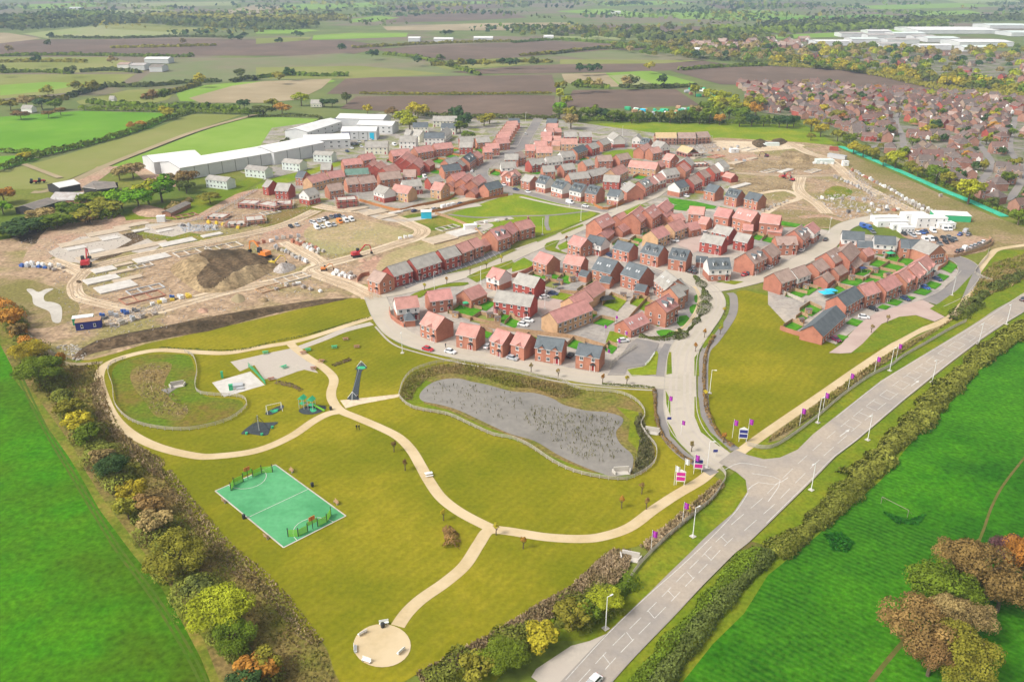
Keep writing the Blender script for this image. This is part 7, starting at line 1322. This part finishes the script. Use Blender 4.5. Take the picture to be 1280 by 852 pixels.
# stacks of materials, each its own
STK = [('paint_silver','grey'),('debris','weathered pale'),('concrete','pale concrete'),('brick','red brick'),('paint_blue','blue wrapped'),('white_metal','white wrapped'),('timber','timber'),('paint_yellow','yellow'),('tan_brick','tan brick'),('asphalt_dark','dark grey')]
SM = {}
def stack_mesh(k):
    if k in SM: return SM[k]
    mb = MB(); mb.box((0, 0, .07), (1.25, 1.05, .14), 1); w = .5
    for i, (x, y) in enumerate(((-.3, -.26), (.31, -.25), (-.3, .26), (.3, .27))): mb.box((x, y, .15 + w * (1 + .12 * (i % 3))), (.57, .48, 2 * w * (1 + .12 * (i % 3))), 0)
    SM[k] = mb.mesh('material_stack', [M(STK[k][0]), M('timber')]); return SM[k]
nst = 0
def stacks(a, b, pal, where, step=2.6, wide=1, jit=.6, s=1.4):
    global nst
    A, B = G(*a), G(*b); L_ = (B - A).length; d = (B - A).normalized(); n = Vector((-d.y, d.x)); k = int(L_ / step)
    for i in range(k + 1):
        for j in range(wide):
            c = random.choice(pal); p = A + d * (i * step + random.uniform(-jit, jit)) + n * ((j - (wide - 1) / 2) * 2.4 + random.uniform(-jit, jit)); o = link('material_stack', stack_mesh(c), None, (p.x, p.y, 0), math.atan2(d.y, d.x) + random.uniform(-.3, .3), (s * random.uniform(.8, 1.3), s * random.uniform(.8, 1.2), s * random.uniform(.5, 1.05)))
            tag(o, f'{STK[c][1]} stack of building material {where}', 'material stack', f'{STK[c][1]} stacks {where}'); nst += 1
Lw, Mw, Rw = 'on the left building site', 'beside the middle site roads', 'on the right building site'
stacks((206,377),(238,370),[4,4,7,5],Lw,3.2,2); stacks((190,381),(206,377),[7,7,5],Lw,3,1); stacks((128,398),(180,386),[0,1,9,4],Lw,4,2); stacks((140,408),(195,393),[1,2,0],Lw,4,1)
stacks((345,311),(387,330),[0,1,5,2],Mw,2.8,1); stacks((370,303),(403,317),[0,5,2,3],Mw,2.8,2); stacks((323,305),(346,302),[3,5],Mw,3,1); stacks((346,300),(382,296),[0,1,2],Mw,3.6,1); stacks((420,343),(442,347),[5,1],Mw,3,2); stacks((31,332),(66,335),[5,4,0,5],Lw,3,2); stacks((66,337),(86,333),[5,1],Lw,3.4,2)
stacks((345,362),(385,352),[1,5,2],Mw,5,1); stacks((368,357),(402,366),[1,5],Mw,5,1); stacks((228,283),(272,286),[1,0,2,9],Lw,3.6,1); stacks((262,279),(300,286),[7,6,1],Lw,5,1); stacks((500,299),(520,297),[0,5],Mw,3,1); stacks((595,281),(640,274),[1,5],Mw,6,1)
stacks((1066,214),(1130,247),[1,2,5,3,0],Rw,3.6,1); stacks((1130,249),(1160,265),[5,2,1],Rw,4,2); stacks((1043,222),(1089,243),[0,1,2],Rw,4,1); stacks((1026,249),(1089,251),[3,0,5,1],Rw,6,1); stacks((1060,266),(1130,262),[1,0,9,5],Rw,6,1); stacks((1089,256),(1126,266),[3,1,5,0],Rw,5,1)
stacks((949,182),(976,180),[0,5,1],Rw,4.4,1); stacks((1018,205),(1046,206),[5,5,0],Rw,4,1); stacks((921,202),(937,202),[0,2],Rw,5,1); stacks((954,265),(985,251),[1,2],Rw,5,1); stacks((975,222),(990,224),[3],Rw,4,1); stacks((890,190),(925,184),[0,1],Rw,7,1); stacks((1176,246),(1010,250),[1],Rw,30,1)
print('stacks', nst)
# rubble nobody could count
def rubble(P, n, m, label, s=.4):
    pts = scatter_in(gp(P), n); mb = MB()
    for x, y in pts: q = random.uniform(.3, 1) * s; mb.box((x, y, q * .3), (q * random.uniform(.7, 2), q, q * .7), 0, random.uniform(0, 3), .7)
    tag(mb.build('rubble', [M(m)]), label, 'rubble', kind='stuff')
rubble([(20,300),(160,285),(330,250),(440,255),(480,300),(440,360),(300,385),(130,430),(90,430),(60,330)], 3400, 'debris', 'scattered stones and offcuts over the left building site')
rubble([(130,392),(200,380),(205,388),(140,412)], 500, 'debris', 'loose pipes and rubble beside the blue site hut', .5)
rubble([(70,433),(95,430),(110,445),(95,452)], 120, 'concrete', 'pale broken concrete at the left foot of the bank', .6)
rubble([(880,180),(1000,178),(1060,205),(1150,265),(1120,275),(1000,275),(920,245),(890,215)], 1400, 'debris', 'scattered stones and offcuts over the right building site', .45)
rubble([(1010,246),(1080,240),(1135,262),(1120,272),(1050,272)], 260, 'debris', 'loose pale debris among the pallets by the compound', 1.0)
rubble([(222,282),(270,280),(276,288),(230,290)], 400, 'paint_silver', 'grey loose blocks beside the slabs near the grass bank', .6)
rubble([(860,182),(890,178),(900,185),(870,196)], 400, 'debris', 'loose grey debris beyond the timber trusses', .9)
rubble([(1160,268),(1090,248),(1055,215),(1062,212),(1100,240),(1170,262)], 700, 'debris', 'pale rubble along the upper site road', .6)
# brick footings of houses just begun: outline walls with cross walls
def footing(px, py, w_, d_, m, label):
    g = G(px, py); o = thing('house_footing', label, 'footings', (g.x, g.y, 0), YAW); X, Y = w_ / 2, d_ / 2
    for nm, c, s in [('outer_wall', (0, -Y, .2), (w_, .4, .5)), ('outer_wall', (0, Y, .2), (w_, .4, .5)), ('outer_wall', (-X + .2, 0, .2), (.4, d_ - .42, .5)), ('outer_wall', (X - .2, 0, .2), (.4, d_ - .42, .5)), ('cross_wall', (-w_ / 6, 0, .2), (.3, d_ - .42, .44)), ('cross_wall', (w_ / 6, 0, .2), (.3, d_ - .42, .44))]:
        mb = MB(); mb.box(c, s); mb.build(nm, [M(m)], o)
for q in [(241,315,16,8,'concrete','pale footings above the spoil heap, left pair'),(280,309,16,8,'concrete','pale footings above the spoil heap, right pair'),(178,372,16,8,'brick_brown','brown brick footings right of the white slabs'),(182,362,14,6,'metal_light','silver grey footings above the brown brick ones'),(176,333,10,5,'concrete','small pale footings left of the big slab'),
          (895,196,12,7,'brick','red brick footings beyond the timber trusses'),(935,187,14,7,'concrete','pale footings on the upper part of the right site'),(962,214,14,6,'concrete','pale footings above the right cross road'),(1016,214,12,6,'concrete','pale footings left of the right site fork'),(905,222,10,6,'brick','red brick footings at the end of the terrace'),
          (365,348,14,7,'concrete','pale footings below the grey rubble heap'),(340,360,12,6,'timber','timber edged footings below the long dirt road'),(560,285,12,6,'concrete','pale footings on the grass by the blue tank shed'),(612,290,8,6,'concrete','pale footings beside the white container'),(338,266,10,6,'concrete','pale footings right of the half built decks'),(232,270,12,6,'brick_brown','brown footings near the grass bank')]: footing(*q)
# site huts and tanks
def cabin(px, py, L_, W_, H_, m, label, rf=None, rz=0, win=2, nm='site_cabin'):
    g = G(px, py); o = thing(nm, label, 'site cabin', (g.x, g.y, 0), rz); mb = MB(); mb.box((0, 0, H_ / 2), (L_, W_, H_)); mb.build('wall', [M(m)], o); mb = MB(); mb.box((0, 0, H_ + .08), (L_ + .25, W_ + .25, .16)); mb.build('roof', [M(rf or m)], o)
    for i in range(win):
        for z in ([1.5] if H_ < 4 else [1.5, 4.1]): link('window', WINN, o, (-L_ / 2 + L_ * (i + .5) / win, -W_ / 2 - .04, z))
cabin(112,409,8.5,4,3,'navy','long blue site cabin with a tan roof at the foot of the left site','barrier_orange' if 0 else 'timber',.35); cabin(105,403.5,7,3,2.6,'play_green','green cabin with white roof behind the blue cabin','white_metal',.35)
for q in [(1140,279,12,6,5.4,0,'tallest white stacked cabin in the site compound'),(1160,283,16,6,5.2,0,'long white two storey cabin in the site compound'),(1180,284.5,9,5,2.8,0,'low white cabin right of the long two storey one'),(1113,282,16,5,2.8,0,'low white cabin block with green stripe left in the compound'),(1131.5,290,7,4,2.8,0,'small white cabin in front of the compound'),(1106,277,14,5,2.8,0,'back white cabin at the left of the compound'),(1123,286,8,4,2.6,0,'white cabin between the left block and tall stack')]: cabin(*q[:5], 'white_metal', q[6], None, q[5] + .05, 4)
cabin(1187,274,18,9,3.2,'play_green','white roofed shed with green front at the end of the compound','white_metal',-.2,0); cabin(1056,207,4,3,3,'white_metal','single white cabin beside the upper site road',None,0,1); cabin(1046,198,13,3,2.6,'metal_light','long pale container beside the upper site road',None,-.8,0); cabin(1042,188,6,3,2.4,'brick_red','small dark red container above the upper site road',None,-.3,0)
cabin(588,287,6.5,3,2.6,'white_metal','white container beside the village green fence',None,.3,0); cabin(533,272,5.5,4.5,3.6,'paint_sky_blue','bright blue tank shed with white top by the green','white_metal',.1,0); cabin(917,190.5,6,4,2.6,'white_metal','white cabin truck on the right building site',None,.2,1); cabin(202,277,4,3,3,'white_metal','small white hut at the edge of the grass bank',None,.2,0)
for q in [(1030,204,12,5,2.6,0,'large pale blue wrapped stack beside the upper site road'),(965,182,10,4,2,0,'pale grey wrapped stack on the soil ridge')]: cabin(*q[:5], 'cladding_white', q[6], None, q[5], 0, 'wrapped_stack')
for px, py, m, l, r in [(1032,371,'paint_sky_blue','bright blue garden gazebo behind the slate terrace',2.6),(1112,321,'play_green','dark green garden gazebo behind the white house',2),(583,384,'play_green','green garden parasol in the left gardens',1.4),(758,378,'metal_dark','black garden canopy behind the tan houses',3),(1038,368,'paint_sky_blue','second blue garden canopy behind the slate terrace',2.2),(1078,340,'paint_dark_blue','dark blue trampoline tent in the middle gardens',1.8),(696,361,'metal_dark','dark garden table set above the court',1.6)]:
    g = G(px, py); o = thing('garden_gazebo', l, 'gazebo', (g.x, g.y, 0), .3)
    for dx in (-1, 1):
        for dy in (-1, 1): mb = MB(); mb.tube((dx * r * .9, dy * r * .7, 0), (dx * r * .9, dy * r * .7, 2), .05); mb.build('post', [M('metal_light')], o)
    mb = MB(); mb.box((0, 0, 2.25), (2 * r, 1.6 * r, .55), 0, 0, .25); mb.build('canopy', [M(m)], o)
for px, py in [(612,397),(626,392),(651,354),(686,350),(700,355),(715,352),(795,373),(806,290),(1010,392),(1000,404),(1064,350),(1093,341),(1125,319),(1108,347),(622,402),(570,396),(779,372),(1007,361)]:
    g = G(px, py); o = thing('garden_shed', 'small timber garden shed in a fenced back garden', 'shed', (g.x, g.y, 0), random.uniform(-.5, .5), 'garden sheds in the estate'); mb = MB(); mb.prism([(-.9, 0), (.9, 0), (.9, 1.9), (0, 2.4), (-.9, 1.9)], -1.2, 1.2); mb.build('wall', [M('timber')], o)
    mb = MB()
    for s in (-1, 1): mb.add([(-1.3, 0, 2.5), (1.3, 0, 2.5), (1.3, s * 1.05, 1.92), (-1.3, s * 1.05, 1.92)], [(0, 1, 2, 3) if s < 0 else (3, 2, 1, 0)])
    mb.build('roof', [M('roof_old_grey')], o)
    link('window', WINN, o, (0, -.93, 1.2), 0, (.7, .7, .6))
# diggers and tractors
def digger(px, py, rz, m, label, s=1.0):
    g = G(px, py); o = thing('excavator', label, 'excavator', (g.x, g.y, 0), rz); o.scale = (s,) * 3
    for y in (-1.1, 1.1): mb = MB(); mb.prism([(-1.9, .2), (-1.6, 0), (1.6, 0), (1.9, .2), (1.9, .6), (1.6, .85), (-1.6, .85), (-1.9, .6)], y - .28, y + .28, 0, 'y'); mb.build('track', [M('metal_dark')], o)
    mb = MB(); mb.box((-.5, 0, 1.6), (3, 2.4, 1.1), 0, 0, .92); mb.build('body', [M(m)], o); mb = MB(); mb.box((.7, .65, 2.4), (1.2, 1.0, 1.5), 0, 0, .85); mb.build('cab', [M('glass')], o)
    mb = MB(); mb.tube((.8, -.3, 1.7), (3.6, -.3, 4.4), .3, .25, 4); mb.tube((3.6, -.3, 4.4), (5.4, -.3, 3.9), .25, .2, 4); b = mb.build('boom', [M(m)], o); mb = MB(); mb.tube((5.4, -.3, 3.9), (5.9, -.3, 1.5), .2, .15, 4); mb.build('stick', [M(m)], o); mb = MB(); mb.prism([(5.5, .6), (6.3, .5), (6.3, 1.2), (5.8, 1.5)], -.9, .3, 0, 'y'); mb.build('bucket', [M('metal_dark')], o)
for q in [(108,333,1.9,'paint_red','red excavator at the left loop of the track',1.5),(330,322,2.6,'paint_orange','orange excavator on the edge of the spoil heap',1.6),(341,332,.4,'paint_yellow','yellow digger below the orange excavator',1.0),(446,321,.5,'paint_red','red excavator beside the middle dirt road',1.2),(345,345,0.2,'paint_orange','small orange dumper beside the road fork',.7) if 0 else (405,338,.2,'paint_orange','small orange digger right of the road fork',.7),(980,222,.3,'paint_red','red digger beside the right site cross road',.8),(990,226,2.3,'paint_red','second red digger below the cross road',.8),(958,196,2.8,'paint_maroon','dark red digger on the middle of the right site',.8)]: digger(*q)
for px, py, l in [(42,229,'red tractor standing on the grass, left'),(52,228,'red tractor standing on the grass, right')]:
    g = G(px, py); o = thing('tractor', l, 'tractor', (g.x, g.y, 0), .3); mb = MB(); mb.box((1, 0, 1.3), (2.4, 1, .9), 0, 0, .9); mb.build('bonnet', [M('paint_red')], o); mb = MB(); mb.box((-.8, 0, 2), (1.5, 1.5, 1.7), 0, 0, .85); mb.build('cab', [M('glass')], o)
    for x, r in ((-1, .95), (1.7, .6)):
        for y in (-1, 1): mb = MB(); mb.tube((x, y - .25, r), (x, y + .25, r), r, r, 12); mb.build('wheel', [M('tyre')], o)
# allotment sheds
AL = gp([(775,138),(790,133),(850,134),(868,140),(845,146),(780,145)]) ; AL2 = gp([(850,112),(880,110),(905,122),(900,128),(868,122)])
for P, n in ((AL, 26), (AL2, 16)):
    for x, y in scatter_in(P, n):
        c = random.choice(['play_green', 'white_metal', 'timber', 'paint_silver', 'paint_sky_blue', 'brick_brown', 'netting']); o = thing('allotment_shed', f"{dict(play_green='dark green', white_metal='white', timber='brown timber', paint_silver='silver', paint_sky_blue='blue', brick_brown='rusty brown', netting='bright green')[c]} shed on the allotments by the tree belt", 'shed', (x, y, 0), random.uniform(0, 3), f'{c.replace("_", " ")} allotment sheds')
        mb = MB(); mb.prism([(-1.6, 0), (1.6, 0), (1.6, 2), (0, 2.8), (-1.6, 2)], -2.6, 2.6); mb.build('wall', [M(c)], o)
# ---------------------------------------------------------------- haze
if HAZE:
    hm = D.materials.new('haze'); hm.use_nodes = True; hn = hm.node_tree; hn.nodes.remove(hn.nodes['Principled BSDF'])
    vp = hn.nodes.new('ShaderNodeVolumePrincipled'); vp.inputs['Color'].default_value = (.62, .8, 1, 1); vp.inputs['Density'].default_value = HAZE; vp.inputs['Anisotropy'].default_value = 0
    hn.links.new(vp.outputs[0], hn.nodes['Material Output'].inputs['Volume'])
    mb = MB(); mb.box((0, 11800, 64), (28600, 24800, 132)); tag(mb.build('haze', [hm]), 'thin pale haze lying over the whole landscape', 'haze', kind='stuff')
